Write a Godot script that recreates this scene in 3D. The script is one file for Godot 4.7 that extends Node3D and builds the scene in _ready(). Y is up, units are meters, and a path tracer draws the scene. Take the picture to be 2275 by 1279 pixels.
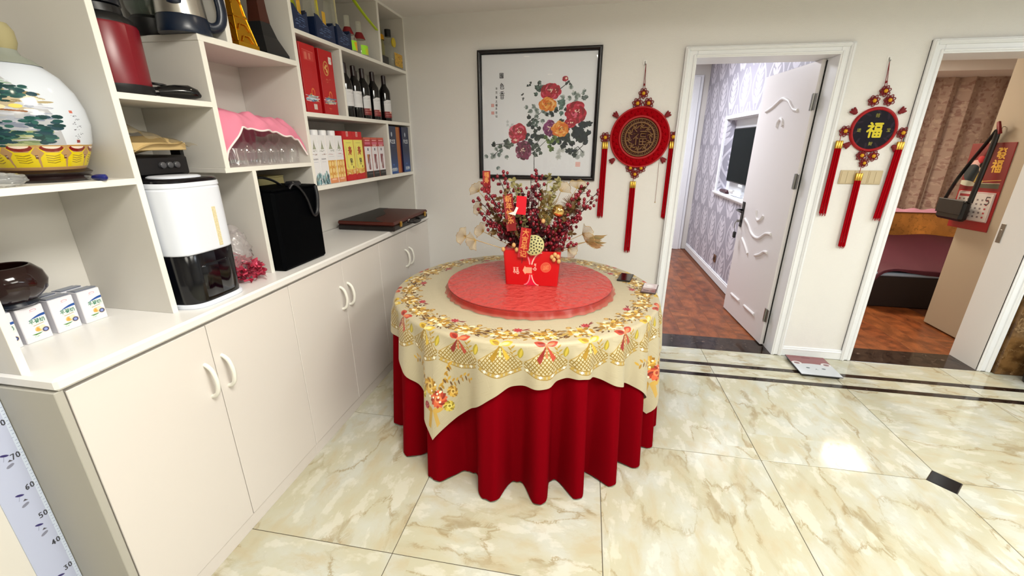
extends Node3D
# A dining corner: white shelf wall on the left, round table with a festive arrangement, picture, two doorways.
const EXPOSURE := 0.88
const L_TRAY := 6.2
const L_LIVING := 4.8
const L_WALL_FILL := 2.8
const L_ENTRY := 2.6
const L_DOWN := 0.25
const L_ROOM1 := 6.5
const L_ROOM2 := 7

var rng := RandomNumberGenerator.new()
var used := {}
var mats := {}
var glyphs := {}

# ---------------------------------------------------------------- mesh building
class MB:
	var st := SurfaceTool.new()
	var xf := Transform3D()
	var group := 0
	var has_any := false
	func _init() -> void:
		st.begin(Mesh.PRIMITIVE_TRIANGLES)
	func at(x: float, y: float, z: float) -> MB:
		xf = Transform3D(Basis(), Vector3(x, y, z))
		return self
	func use(t: Transform3D) -> MB:
		xf = t
		return self
	func smooth() -> void:
		group += 1
		st.set_smooth_group(group)
	func flat() -> void:
		st.set_smooth_group(-1)
	func v(p: Vector3, uv: Vector2) -> void:
		st.set_uv(uv)
		st.add_vertex(xf * p)
		has_any = true
	func tri(a: Vector3, b: Vector3, c: Vector3, out: Vector3, ua := Vector2(), ub := Vector2(), uc := Vector2()) -> void:
		if (b - a).cross(c - a).dot(out) > 0.0:
			v(a, ua); v(c, uc); v(b, ub)
		else:
			v(a, ua); v(b, ub); v(c, uc)
	func quad(a: Vector3, b: Vector3, c: Vector3, d: Vector3, out: Vector3, ua := Vector2(), ub := Vector2(), uc := Vector2(), ud := Vector2()) -> void:
		tri(a, b, c, out, ua, ub, uc)
		tri(a, c, d, out, ua, uc, ud)
	# chamfered box; the uvs of each face run over the whole texture
	func box(c: Vector3, s: Vector3, bev := 0.002) -> MB:
		flat()
		var h := s * 0.5
		var b := minf(bev, minf(h.x, minf(h.y, h.z)) * 0.6)
		var i := h - Vector3(b, b, b)
		for ax in 3:
			var p := (ax + 1) % 3
			var q := (ax + 2) % 3
			for sg in [-1.0, 1.0]:
				var n := Vector3(); n[ax] = sg
				var k: Array[Vector3] = []
				for e in [[-1, -1], [1, -1], [1, 1], [-1, 1]]:
					var w := Vector3(); w[ax] = sg * h[ax]; w[p] = e[0] * i[p]; w[q] = e[1] * i[q]
					k.append(c + w)
				quad(k[0], k[1], k[2], k[3], n, Vector2(0, 1), Vector2(1, 1), Vector2(1, 0), Vector2(0, 0))
		if b <= 0.0:
			return self
		for ax in 3:
			var p := (ax + 1) % 3
			var q := (ax + 2) % 3
			for sp in [-1.0, 1.0]:
				for sq in [-1.0, 1.0]:
					var n := Vector3(); n[p] = sp; n[q] = sq
					var k: Array[Vector3] = []
					for e in [[-1, 0], [1, 0], [1, 1], [-1, 1]]:
						var w := Vector3(); w[ax] = e[0] * i[ax]
						w[p] = sp * (h[p] if e[1] == 0 else i[p]); w[q] = sq * (i[q] if e[1] == 0 else h[q])
						k.append(c + w)
					quad(k[0], k[1], k[2], k[3], n)
		for sx in [-1.0, 1.0]:
			for sy in [-1.0, 1.0]:
				for sz in [-1.0, 1.0]:
					tri(c + Vector3(sx * h.x, sy * i.y, sz * i.z), c + Vector3(sx * i.x, sy * h.y, sz * i.z), c + Vector3(sx * i.x, sy * i.y, sz * h.z), Vector3(sx, sy, sz))
		return self
	# box between two corners
	func span(a: Vector3, b: Vector3, bev := 0.002) -> MB:
		return box((a + b) * 0.5, (b - a).abs(), bev)
	# turned profile of (radius, height) points, from the foot up the outside; kx, kz squash it
	func lathe(prof: Array, segs := 24, kx := 1.0, kz := 1.0, sharp := 0.7, power := 2.0) -> MB:
		var total := 0.0
		var run: Array[float] = [0.0]
		for i in prof.size() - 1:
			total += (prof[i + 1] - prof[i]).length()
			run.append(total)
		smooth()
		for i in prof.size() - 1:
			var a: Vector2 = prof[i]
			var b: Vector2 = prof[i + 1]
			if i > 0:
				var d0: Vector2 = (a - prof[i - 1]).normalized()
				if d0.dot((b - a).normalized()) < sharp:
					smooth()
			var n2 := Vector2(b.y - a.y, a.x - b.x)
			for s in segs:
				var t0 := TAU * s / segs
				var t1 := TAU * (s + 1) / segs
				var c0 := circle(t0, kx, kz, power)
				var c1 := circle(t1, kx, kz, power)
				var m := (c0 + c1).normalized()
				var out := Vector3(m.x * n2.x, n2.y, m.z * n2.x)
				var u0 := 1.0 - float(s) / segs
				var u1 := 1.0 - float(s + 1) / segs
				var v0 := 1.0 - run[i] / total
				var v1 := 1.0 - run[i + 1] / total
				var p00 := c0 * a.x + Vector3(0, a.y, 0)
				var p10 := c1 * a.x + Vector3(0, a.y, 0)
				var p11 := c1 * b.x + Vector3(0, b.y, 0)
				var p01 := c0 * b.x + Vector3(0, b.y, 0)
				if a.x < 1e-5:
					tri(p00, p11, p01, out, Vector2(u0, v0), Vector2(u1, v1), Vector2(u0, v1))
				elif b.x < 1e-5:
					tri(p00, p10, p11, out, Vector2(u0, v0), Vector2(u1, v0), Vector2(u1, v1))
				else:
					quad(p00, p10, p11, p01, out, Vector2(u0, v0), Vector2(u1, v0), Vector2(u1, v1), Vector2(u0, v1))
		return self
	func circle(t: float, kx: float, kz: float, power: float) -> Vector3:
		var c := cos(t)
		var s := sin(t)
		if power != 2.0:
			c = signf(c) * pow(absf(c), 2.0 / power)
			s = signf(s) * pow(absf(s), 2.0 / power)
		return Vector3(c * kx, 0, s * kz)
	func ball(c: Vector3, r: float, segs := 8, rings := 5, ky := 1.0) -> MB:
		var keep := xf
		xf = xf * Transform3D(Basis(), c)
		var prof := []
		for i in rings + 1:
			var a := -PI / 2 + PI * i / rings
			prof.append(Vector2(maxf(cos(a) * r, 0.0) if i > 0 and i < rings else 0.0, sin(a) * r * ky))
		lathe(prof, segs, 1, 1, -2.0)
		xf = keep
		return self
	func tube(pts: Array, r: Variant, segs := 8, closed := false, squash := 1.0) -> MB:
		smooth()
		var n := pts.size()
		var rings := []
		var up := Vector3(0.13, 0.97, 0.21)
		for i in n:
			var a: Vector3 = pts[(i - 1 + n) % n] if closed or i > 0 else pts[i]
			var b: Vector3 = pts[(i + 1) % n] if closed or i < n - 1 else pts[i]
			var d := (b - a).normalized()
			var x := up.cross(d)
			if x.length() < 1e-3:
				x = Vector3(1, 0, 0).cross(d)
			x = x.normalized()
			var y := d.cross(x)
			up = y
			var rad: float = r[i] if r is Array else r
			var ring: Array[Vector3] = []
			for s in segs:
				var t := TAU * s / segs
				ring.append(pts[i] + x * cos(t) * rad + y * sin(t) * rad * squash)
			rings.append(ring)
		for i in (n if closed else n - 1):
			var j := (i + 1) % n
			for s in segs:
				var s2 := (s + 1) % segs
				var mid: Vector3 = (rings[i][s] + rings[i][s2] + rings[j][s] + rings[j][s2]) * 0.25
				quad(rings[i][s], rings[i][s2], rings[j][s2], rings[j][s], mid - (pts[i] + pts[j]) * 0.5, Vector2(float(s) / segs, float(i) / n), Vector2(float(s + 1) / segs, float(i) / n), Vector2(float(s + 1) / segs, float(i + 1) / n), Vector2(float(s) / segs, float(i + 1) / n))
		if not closed:
			for e in [0, n - 1]:
				var d: Vector3 = (pts[0] - pts[1]) if e == 0 else (pts[n - 1] - pts[n - 2])
				smooth()
				for s in range(1, segs - 1):
					tri(rings[e][0], rings[e][s], rings[e][s + 1], d)
		return self
	# flat outline in x,y, given depth along z (front face at +depth/2), uv from its bounding box
	func prism(poly: PackedVector2Array, depth: float) -> MB:
		flat()
		var lo := poly[0]
		var hi := poly[0]
		for p in poly:
			lo = lo.min(p); hi = hi.max(p)
		var sz := (hi - lo).max(Vector2(1e-6, 1e-6))
		var t := Geometry2D.triangulate_polygon(poly)
		for i in range(0, t.size(), 3):
			for sg in [-1.0, 1.0]:
				var a := poly[t[i]]; var b := poly[t[i + 1]]; var c := poly[t[i + 2]]
				var z: float = sg * depth * 0.5
				tri(Vector3(a.x, a.y, z), Vector3(b.x, b.y, z), Vector3(c.x, c.y, z), Vector3(0, 0, sg), uvof(a, lo, sz), uvof(b, lo, sz), uvof(c, lo, sz))
		var cw := 1.0 if Geometry2D.is_polygon_clockwise(poly) else -1.0
		for i in poly.size():
			var a := poly[i]
			var b := poly[(i + 1) % poly.size()]
			var n := Vector2(-(b.y - a.y), b.x - a.x) * cw
			quad(Vector3(a.x, a.y, -depth / 2), Vector3(b.x, b.y, -depth / 2), Vector3(b.x, b.y, depth / 2), Vector3(a.x, a.y, depth / 2), Vector3(n.x, n.y, 0))
		return self
	func uvof(p: Vector2, lo: Vector2, sz: Vector2) -> Vector2:
		return Vector2((p.x - lo.x) / sz.x, 1.0 - (p.y - lo.y) / sz.y)
	# a sheet from f(u, v) -> Vector3
	func sheet(nu: int, nv: int, f: Callable, out: Callable, uvf: Variant = null) -> MB:
		smooth()
		var pts := []
		for j in nv + 1:
			var row: Array[Vector3] = []
			for i in nu + 1:
				row.append(f.call(float(i) / nu, float(j) / nv))
			pts.append(row)
		for j in nv:
			for i in nu:
				var a: Vector3 = pts[j][i]; var b: Vector3 = pts[j][i + 1]; var c: Vector3 = pts[j + 1][i + 1]; var d: Vector3 = pts[j + 1][i]
				var o: Vector3 = out.call(float(i + 0.5) / nu, float(j + 0.5) / nv)
				var ua := Vector2(float(i) / nu, float(j) / nv); var ub := Vector2(float(i + 1) / nu, float(j) / nv)
				var uc := Vector2(float(i + 1) / nu, float(j + 1) / nv); var ud := Vector2(float(i) / nu, float(j + 1) / nv)
				if uvf != null:
					ua = uvf.call(ua.x, ua.y); ub = uvf.call(ub.x, ub.y); uc = uvf.call(uc.x, uc.y); ud = uvf.call(ud.x, ud.y)
				quad(a, b, c, d, o, ua, ub, uc, ud)
		return self
	# thin printed plate: corner top-left o, along r (texture right) and d (texture down), thickness t
	func plate(o: Vector3, r: Vector3, d: Vector3, t := 0.0006, lo := Vector2(0, 0), hi := Vector2(1, 1)) -> MB:
		flat()
		var n := d.cross(r).normalized()
		var f := n * t
		quad(o + f, o + r + f, o + r + d + f, o + d + f, n, lo, Vector2(hi.x, lo.y), hi, Vector2(lo.x, hi.y))
		quad(o, o + r, o + r + d, o + d, -n, lo, Vector2(hi.x, lo.y), hi, Vector2(lo.x, hi.y))
		quad(o, o + r, o + r + f, o + f, -d, lo, lo, lo, lo)
		quad(o + d, o + r + d, o + r + d + f, o + d + f, d, hi, hi, hi, hi)
		quad(o, o + d, o + d + f, o + f, -r, lo, lo, lo, lo)
		quad(o + r, o + r + d, o + r + d + f, o + r + f, r, hi, hi, hi, hi)
		return self
	func done() -> ArrayMesh:
		st.generate_normals()
		return st.commit()

# ---------------------------------------------------------------- objects
func numbered(n: String) -> String:
	if not used.has(n):
		used[n] = 0
		return n
	used[n] += 1
	return "%s_%03d" % [n, used[n]]

func tag(o: Node, label: String, category: String, group := "") -> void:
	o.set_meta("label", label)
	o.set_meta("category", category)
	if group:
		o.set_meta("group", group)

func thing(called: String, label: String, category: String, pos := Vector3.ZERO, turn := 0.0, group := "") -> Node3D:
	var o := Node3D.new()
	o.name = numbered(called)
	add_child(o)
	o.position = pos
	o.rotation.y = turn
	tag(o, label, category, group)
	return o

func obj(called: String, mb: MB, m: Material, parent: Node = self) -> MeshInstance3D:
	return put(called, mb.done(), m, parent)

func put(called: String, mesh: Mesh, m: Material, parent: Node = self) -> MeshInstance3D:
	var o := MeshInstance3D.new()
	o.mesh = mesh
	o.material_override = m
	if parent == self:
		o.name = numbered(called)
		add_child(o)
	else:
		o.name = called
		parent.add_child(o, true)
	return o

func struct(called: String, mb: MB, m: Material, label := "") -> MeshInstance3D:
	var o := obj(called, mb, m)
	o.set_meta("kind", "structure")
	if label:
		o.set_meta("label", label)
	return o

func dup(o: Node3D, called: String, pos: Vector3, turn: float, label: String) -> Node3D:
	var r: Node3D = o.duplicate()
	r.name = numbered(called)
	add_child(r)
	r.position = pos
	r.rotation.y = turn
	r.set_meta("label", label)
	return r

# ---------------------------------------------------------------- materials
func mat(key: String, c: Color, rough := 0.5, metal := 0.0, tex: Texture2D = null) -> StandardMaterial3D:
	if mats.has(key):
		return mats[key]
	var m := StandardMaterial3D.new()
	m.resource_name = key
	m.albedo_color = c
	m.roughness = rough
	m.metallic = metal
	if tex:
		m.albedo_texture = tex
	mats[key] = m
	return m

func dull(m: StandardMaterial3D, k := 0.12) -> StandardMaterial3D:
	m.metallic_specular = k
	return m

func noise_tex(freq: float, seed_: int, size := 256, normal := true, strength := 2.0, kind := FastNoiseLite.TYPE_SIMPLEX_SMOOTH) -> ImageTexture:
	var n := FastNoiseLite.new()
	n.seed = seed_
	n.frequency = freq
	n.noise_type = kind
	n.fractal_octaves = 3
	var im := n.get_seamless_image(size, size)
	if normal:
		im.convert(Image.FORMAT_RGBA8)
		im.bump_map_to_normal_map(strength)
	return ImageTexture.create_from_image(im)

func bump(m: StandardMaterial3D, tex: Texture2D, k: float, scale: float, triplanar := true) -> void:
	m.normal_enabled = true
	m.normal_texture = tex
	m.normal_scale = k
	if triplanar:
		m.uv1_triplanar = true
		m.uv1_scale = Vector3.ONE * scale

func pane(key: String, c: Color, alpha := 0.05, spec := 0.5) -> StandardMaterial3D:
	var m := mat(key, Color(c.r, c.g, c.b, alpha), 0.02)
	m.transparency = BaseMaterial3D.TRANSPARENCY_ALPHA
	m.metallic_specular = spec
	return m

func film(key: String, c: Color, alpha: float, rough := 0.3) -> StandardMaterial3D:
	var m := mat(key, Color(c.r, c.g, c.b, alpha), rough)
	m.transparency = BaseMaterial3D.TRANSPARENCY_ALPHA
	return m

func glass(key: String, c: Color, alpha := 0.0) -> StandardMaterial3D:
	var m := mat(key, Color(c.r, c.g, c.b, alpha), 0.02)
	m.refraction_enabled = true
	m.refraction_scale = 0.05
	return m

# ---------------------------------------------------------------- drawing prints
class Art:
	var im: Image
	var w: int
	var h: int
	var row: Image
	func _init(ww: int, hh: int, c: Color) -> void:
		w = ww; h = hh
		im = Image.create_empty(w, h, false, Image.FORMAT_RGBA8)
		im.fill(c)
		row = Image.create_empty(w, 1, false, Image.FORMAT_RGBA8)
	func poly(p: PackedVector2Array, c: Color) -> void:
		var lo := 1e9
		var hi := -1e9
		for q in p:
			lo = minf(lo, q.y); hi = maxf(hi, q.y)
		var y0 := maxi(0, int(ceil(lo - 0.5)))
		var y1 := mini(h - 1, int(floor(hi - 0.5)))
		var soft := c.a < 0.995
		if soft:
			row.fill(c)
		var n := p.size()
		for y in range(y0, y1 + 1):
			var fy := y + 0.5
			var xs: Array[float] = []
			for i in n:
				var a := p[i]
				var b := p[(i + 1) % n]
				if (a.y <= fy) != (b.y <= fy):
					xs.append(a.x + (fy - a.y) / (b.y - a.y) * (b.x - a.x))
			xs.sort()
			for k in range(0, xs.size() - 1, 2):
				var x0 := clampi(roundi(xs[k]), 0, w)
				var x1 := clampi(roundi(xs[k + 1]), 0, w)
				if x1 > x0:
					if soft:
						im.blend_rect(row, Rect2i(0, 0, x1 - x0, 1), Vector2i(x0, y))
					else:
						im.fill_rect(Rect2i(x0, y, x1 - x0, 1), c)
	func rect(x: float, y: float, ww: float, hh: float, c: Color) -> void:
		if c.a < 0.995:
			poly(PackedVector2Array([Vector2(x, y), Vector2(x + ww, y), Vector2(x + ww, y + hh), Vector2(x, y + hh)]), c)
		else:
			im.fill_rect(Rect2i(int(x), int(y), maxi(1, int(ww)), maxi(1, int(hh))), c)
	func ell(x: float, y: float, rx: float, ry: float, c: Color, turn := 0.0, n := 18) -> void:
		var p := PackedVector2Array()
		for i in n:
			var t := TAU * i / n
			p.append(Vector2(x, y) + Vector2(cos(t) * rx, sin(t) * ry).rotated(turn))
		poly(p, c)
	# leaf or petal from a to b, with width wd at a third
	func leaf(a: Vector2, b: Vector2, wd: float, c: Color, k := 0.45) -> void:
		var d := b - a
		var n := d.orthogonal().normalized() * wd
		var p := PackedVector2Array()
		for i in 9:
			var t := i / 8.0
			p.append(a + d * t + n * pow(sin(PI * pow(t, k * 2.0)), 0.8))
		for i in range(7, 0, -1):
			var t := i / 8.0
			p.append(a + d * t - n * pow(sin(PI * pow(t, k * 2.0)), 0.8))
		poly(p, c)
	func line(pts: Array, wd: float, c: Color, taper := 1.0) -> void:
		for i in pts.size() - 1:
			var a: Vector2 = pts[i]
			var b: Vector2 = pts[i + 1]
			var n := (b - a).orthogonal().normalized() * wd * 0.5
			var k0 := lerpf(1.0, taper, float(i) / maxi(1, pts.size() - 1))
			var k1 := lerpf(1.0, taper, float(i + 1) / maxi(1, pts.size() - 1))
			poly(PackedVector2Array([a + n * k0, b + n * k1, b - n * k1, a - n * k0]), c)
			if wd > 2.5:
				ell(b.x, b.y, wd * 0.5 * k1, wd * 0.5 * k1, c, 0, 8)
				if i == 0:
					ell(a.x, a.y, wd * 0.5, wd * 0.5, c, 0, 8)
	func tex() -> ImageTexture:
		return ImageTexture.create_from_image(im)

# strokes on a 10 x 10 grid; strokes are parted by ; and points by blanks
func fill_glyphs() -> void:
	glyphs = {
		"福": "2,.5 3,1.3;.8,2.6 4,2.6 .7,6.2;2.6,4.4 2.6,10;3,5 4,6;5,1 9.6,1;5.6,2.4 9,2.4 9,4.6 5.6,4.6 5.6,2.4;5,5.8 9.6,5.8 9.6,9.8 5,9.8 5,5.8;7.3,5.8 7.3,9.8;5,7.8 9.6,7.8",
		"新": "2.5,0 2.5,1;.5,1.2 5,1.2;1.5,2 2,3;4,2 3.4,3;.3,3.6 5.2,3.6;.6,5.4 5,5.4;2.8,3.6 2.8,10;2.4,6 .4,8.4;3.4,6.6 4.8,8.2;9.4,.4 6.4,1.6 6.2,6 5,10;6.3,4.2 10,4.2;8.3,4.2 8.3,10",
		"年": "3,0 1.4,3;2.4,1.8 9,1.8;2.2,4.4 8.8,4.4;2.2,4.4 2.2,7;.3,7 10,7;5.6,1.8 5.6,10",
		"快": "2.2,0 2.2,10;.8,2.4 .4,4.6;3.2,2 3.9,3.6;4.8,2.2 8.8,2.2 8.8,5;4,5 10,5;6.6,0 6.6,5 3.8,10;6.8,5.6 10,10",
		"乐": "7.6,.4 2.4,1.4 1.8,4.8 9.4,4.8;5.5,2.4 5.5,9.6 4.4,9;3,6 1,9;7.6,6 9.4,8.6",
		"大": ".6,3.4 9.4,3.4;5,.2 4.8,4 .8,10;5.2,4 9.6,10",
		"吉": ".8,1.8 9.2,1.8;5,0 5,4;1.8,4 8.2,4;2,6 8,6 8,9.6 2,9.6 2,6",
		"记": "1.4,.6 2.6,1.8;.4,3.6 2.4,3.6 2.4,9 4,7.8;4.6,1.4 9,1.4 9,5 5,5 5,9 9.8,9 9.8,7",
		"早": "2.5,.4 7.5,.4 7.5,4.4 2.5,4.4 2.5,.4;2.5,2.4 7.5,2.4;.6,6.6 9.4,6.6;5,4.4 5,10",
		"餐": "2,0 1,2;1.4,1 4.6,1 2,4.6;6,.6 9,.6 6.4,4.4;6,1.6 9.4,4.4;5,3.6 .4,6.6;5,3.6 9.8,6.6;3,5.8 7,5.8 7,8.4 3,8.4 3,5.8;3,7.1 7,7.1;3,8.4 3,10 5,9;5.6,8.4 8,10",
		"奶": "2,0 1,5 4,9;4,2.6 1,9.6;.2,3 4.4,3;5,1.2 9,1.2 8,4.6 9.6,4.6 9,9.4 8,9;6.4,1.2 6,6 4.6,10",
		"寿": "1.6,1.4 8.4,1.4;2.2,3 7.8,3;.6,4.8 9.4,4.8;5,0 4.4,4.8 .8,10;3.6,6.6 9,6.6;7,5.4 7,10 6,9.4;4.4,7.6 5.2,8.8",
		"天": "1.5,1.4 8.5,1.4;.6,4.4 9.4,4.4;5,1.4 4.6,4.6 .6,10;5.2,4.6 9.6,10",
		"之": "5,0 5.6,1.2;1.4,2.6 8.4,2.6 1.2,9;2,8.6 4.6,9.8 9.8,9.6",
		"蓝": ".5,1.2 9.5,1.2;3,0 3,2.4;7,0 7,2.4;2.4,3 2.4,6;4,2.8 4,6.2;6,2.8 5,4.6;5.4,3.6 9,3.6;7,4.4 8,5.6;1.6,6.8 8.4,6.8 8.4,9.6;1.6,6.8 1.6,9.6;3.8,6.8 3.8,9.6;6.2,6.8 6.2,9.6;.2,9.8 9.8,9.8",
		"招": ".4,2.4 4,2.4;2.2,0 2.2,9.4 1.2,9;.4,6 4,4.8;5,.8 9.4,.8 9,4 8,3.6;7,.8 6.6,3 5,4.6;5.4,5.6 9,5.6 9,9.6 5.4,9.6 5.4,5.6",
		"财": ".8,.8 4,.8 4,7;.8,.8 .8,7;2.4,2.4 2.4,6 .6,9.8;2.8,7 4.2,9;5,3 9.8,3;7.8,0 7.8,9.6 6.8,9;7.8,3.4 5,7.4",
		"进": "1,.6 2,1.8;.4,4 2.2,4 2,8;.4,9 2,8 5,9.6 9.8,9.6;3.6,2.2 9.4,2.2;3.2,5 9.8,5;5.4,.4 5.4,5 4,8.4;7.8,.4 7.8,8.6",
		"宝": "5,0 5,1;1,2.6 1,1.4 9,1.4 9,2.6;2,4 8,4;2.4,6.4 7.6,6.4;.8,9.4 9.2,9.4;5,4 5,9.4;6.8,7.2 7.6,8.4",
		"國": "1,.6 9,.6 9,9.6 1,9.6 1,.6;2.4,2.6 7.6,2.6;3,4 5,4 5,6 3,6 3,4;2.6,8 5.4,7.2;5.8,1.6 7.8,8.6;7.8,5 5.4,8.4",
		"色": "4,0 1.6,3.2;3.2,1.4 7,1.4 5.6,3.4;2,3.4 8.6,3.4 8.6,6.2 2,6.2;5,3.4 5,6.2;2,3.4 2,9.4 9.6,9.4 9.6,7.4",
		"香": "8,.2 2,1;.4,2.6 9.6,2.6;5,1 5,5;4.6,2.8 .8,5.4;5.4,2.8 9.2,5.4;2.6,5.8 7.6,5.8 7.6,10 2.6,10 2.6,5.8;2.6,7.8 7.6,7.8",
		"喜": "1,1 9,1;5,0 5,2.4;2,2.4 8,2.4;2.6,3.6 7.4,3.6 7.4,5 2.6,5 2.6,3.6;.4,6.6 9.6,6.6;3,5.4 3.4,6.4;7,5.4 6.6,6.4;2.4,7.8 7.6,7.8 7.6,10 2.4,10 2.4,7.8",
		"發": ".8,.6 4,.6 1,4;6,.4 8.8,3.6;9,.8 7,2;4.8,1.6 .6,4.6;1.4,4.8 4,4.8 4,6.4 1.4,6.4 1.4,8 4.2,8 3.8,10;5.6,4.8 8.4,4.8 8.4,6 9.4,6;5.4,7 8.8,7 5.4,10;6,7.6 9.4,10",
		"0": "5,0 8,2 8,8 5,10 2,8 2,2 5,0", "1": "3,2 5,0 5,10", "2": "2,2 4,0 7,.6 8,3 2,10 8.4,10", "3": "2,.6 7.6,.6 4.6,4.2 8,6.4 7,9.4 4,10 1.8,8.8",
		"4": "6.4,10 6.4,0 1.4,6.8 9,6.8", "5": "8,0 2.8,0 2.4,4.4 6.6,4.2 8.2,7 6.4,9.8 2,9.4", "6": "7.4,.4 3.4,2.6 2,7 4,10 7.4,9 7.8,6 5,5 2.4,6.4",
		"7": "1.6,0 8.4,0 4.4,10", "8": "5,4.6 2.6,2.4 5,0 7.4,2.4 5,4.6 8,7.4 5,10 2,7.4 5,4.6", "9": "7.6,4 4.6,5.4 2.2,3 4.6,0 7.6,1.6 7.4,6 4.6,10",
	}

func glyph(art: Art, key: String, x: float, y: float, s: float, wd: float, c: Color, kx := 1.0) -> void:
	for stroke in glyphs[key].split(";"):
		var pts := []
		for p in stroke.split(" "):
			var q: PackedStringArray = p.split(",")
			pts.append(Vector2(x + float(q[0]) * 0.1 * s * kx, y + float(q[1]) * 0.1 * s))
		art.line(pts, wd, c)

# a running-hand word: n small brush marks inside the box
func scrawl(art: Art, x: float, y: float, w: float, h: float, c: Color, n := 6, wd := 2.0) -> void:
	for i in n:
		var a := Vector2(x + rng.randf() * w, y + rng.randf() * h)
		var b := a + Vector2(rng.randf_range(-0.4, 0.5) * w, rng.randf_range(-0.1, 0.35) * h)
		art.line([a, (a + b) * 0.5 + Vector2(rng.randf_range(-0.1, 0.1) * w, 0), b], wd, c)

func hexc(s: String, a := 1.0) -> Color:
	var c := Color(s)
	c.a = a
	return c

func _ready() -> void:
	rng.seed = 20
	# ---- camera
	var cam := Camera3D.new()
	cam.name = "camera"
	add_child(cam)
	cam.fov = 2.0 * rad_to_deg(atan(639.5 / 923.94))
	cam.near = 0.02
	cam.transform = Transform3D(Basis(Vector3.UP, deg_to_rad(9.9472)) * Basis(Vector3.RIGHT, deg_to_rad(-19.2242)) * Basis(Vector3.BACK, deg_to_rad(0.2475)), Vector3(0, 1.5, 0))
	cam.current = true
	# ---- sky and exposure
	var we := WorldEnvironment.new()
	we.name = "world"
	var e := Environment.new()
	e.background_mode = Environment.BG_COLOR
	e.background_color = Color(0.62, 0.7, 0.8)
	e.background_energy_multiplier = 0.3
	e.tonemap_mode = Environment.TONE_MAPPER_LINEAR
	e.tonemap_exposure = EXPOSURE
	e.sdfgi_enabled = true
	e.ssao_enabled = true
	e.ssil_enabled = true
	we.environment = e
	add_child(we)
	# ---- lights of the main room
	area("tray_light", Vector3(0.15, 2.44, -0.55), Vector2(0.7, 0.7), Color(1.0, 0.985, 0.945), L_TRAY)
	area("living_light", Vector3(2.2, 2.31, -0.6), Vector2(1.2, 1.2), Color(0.985, 1.0, 0.98), L_LIVING)
	area("wall_fill_light", Vector3(1.5, 2.31, 1.7), Vector2(1.2, 1.2), Color(0.99, 1.0, 0.975), L_WALL_FILL)  # added unseen light behind the camera to brighten the walls
	area("entry_light", Vector3(3.6, 2.31, -1.9), Vector2(0.7, 0.7), Color(0.86, 0.93, 1.0), L_ENTRY)
	for p in [Vector3(-0.84, 2.315, -1.6), Vector3(-0.82, 2.315, -0.4)]:
		var s := SpotLight3D.new()
		s.name = numbered("downlight_beam")
		add_child(s)
		s.position = p
		s.rotation_degrees.x = -90
		s.spot_angle = 62
		s.spot_range = 8
		s.spot_attenuation = 2
		s.light_size = 0.04
		s.light_color = Color(1.0, 0.94, 0.84)
		s.light_energy = L_DOWN
		s.shadow_enabled = true
	area("bedroom_light", Vector3(0.6, 2.5, -4.9), Vector2(0.6, 0.6), Color(0.975, 0.98, 1.0), L_ROOM1)
	area("guest_light", Vector3(3.5, 2.375, -5.15), Vector2(0.5, 0.5), Color(1.0, 0.94, 0.86), L_ROOM2 * 0.14)
	area("guest_fill_light", Vector3(2.2, 2.4, -5.4), Vector2(0.4, 0.4), Color(1.0, 0.94, 0.84), L_ROOM2)  # added unseen fill, brightens the right bedroom; has no fitting
	fill_glyphs()
	materials()
	room()
	doorways()
	bedrooms()
	shelves()
	stock()
	counter_things()
	table()
	wall_things()

func area(called: String, p: Vector3, size: Vector2, c: Color, k: float) -> void:
	var l := AreaLight3D.new()
	l.name = called
	add_child(l)
	l.position = p
	l.rotation_degrees.x = -90
	l.area_size = size
	l.area_normalize_energy = true
	l.light_color = c
	l.light_energy = k
	l.area_range = 12
	l.area_attenuation = 2
	l.shadow_enabled = true

func materials() -> void:
	var fine := noise_tex(0.12, 3, 256, true, 3.0)
	var m := mat("wallpaper", hexc("e9e8e6"), 0.75)
	bump(m, weave_normal(), 1.0, 7.0)
	m = mat("paint", hexc("dbd8d2"), 0.8)
	m = mat("ceiling paint", hexc("e8e6e4"), 0.9)
	m = mat("white trim", hexc("eef1f5"), 0.35)
	m = mat("white door", hexc("eae7e8"), 0.38)
	m = mat("laminate", hexc("dfdad6"), 0.42)
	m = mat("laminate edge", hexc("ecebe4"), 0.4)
	m = mat("shaded shelf inside", hexc("d6d3cd"), 0.5)  # same laminate darkened: compartment shade is put into the colour
	m = mat("worktop", hexc("eae9e8"), 0.3)
	mat("steel", hexc("9a9a98"), 0.3, 1.0)
	mat("chrome", hexc("d8d8d6"), 0.12, 1.0)
	mat("brass", hexc("c9a24a"), 0.3, 1.0)
	mat("gold", hexc("e0a92c"), 0.22, 1.0)
	mat("black", hexc("0d0d10"), 0.4)
	mat("black gloss", hexc("08080b"), 0.12)
	mat("gap", hexc("141312"), 0.9)
	mat("red silk", hexc("9c0a13"), 0.55)
	mat("dark red", hexc("7d0812"), 0.6)
	m = mat("marble", Color.WHITE, 0.09, 0, marble())
	mat("grout", hexc("4a4034"), 0.8)
	var dm := stone_tex(hexc("33261f"), hexc("150f0d"), hexc("8a7668"), 31, 512)
	m = mat("dark marble", Color.WHITE, 0.12, 0, dm)
	m.uv1_triplanar = true
	m.uv1_scale = Vector3.ONE * 1.8
	m = mat("black stone", hexc("17171b"), 0.15)
	m = mat("brown marble", Color.WHITE, 0.2, 0, stone_tex(hexc("7a5a35"), hexc("52391f"), hexc("b79a72"), 37, 512))
	m.uv1_triplanar = true
	m.uv1_scale = Vector3.ONE * 1.4
	for i in 3:
		m = mat("plank %d" % i, [hexc("a86238"), hexc("a05a32"), hexc("ae683c")][i], 0.33, 0, wood_tex(40 + i))

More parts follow.
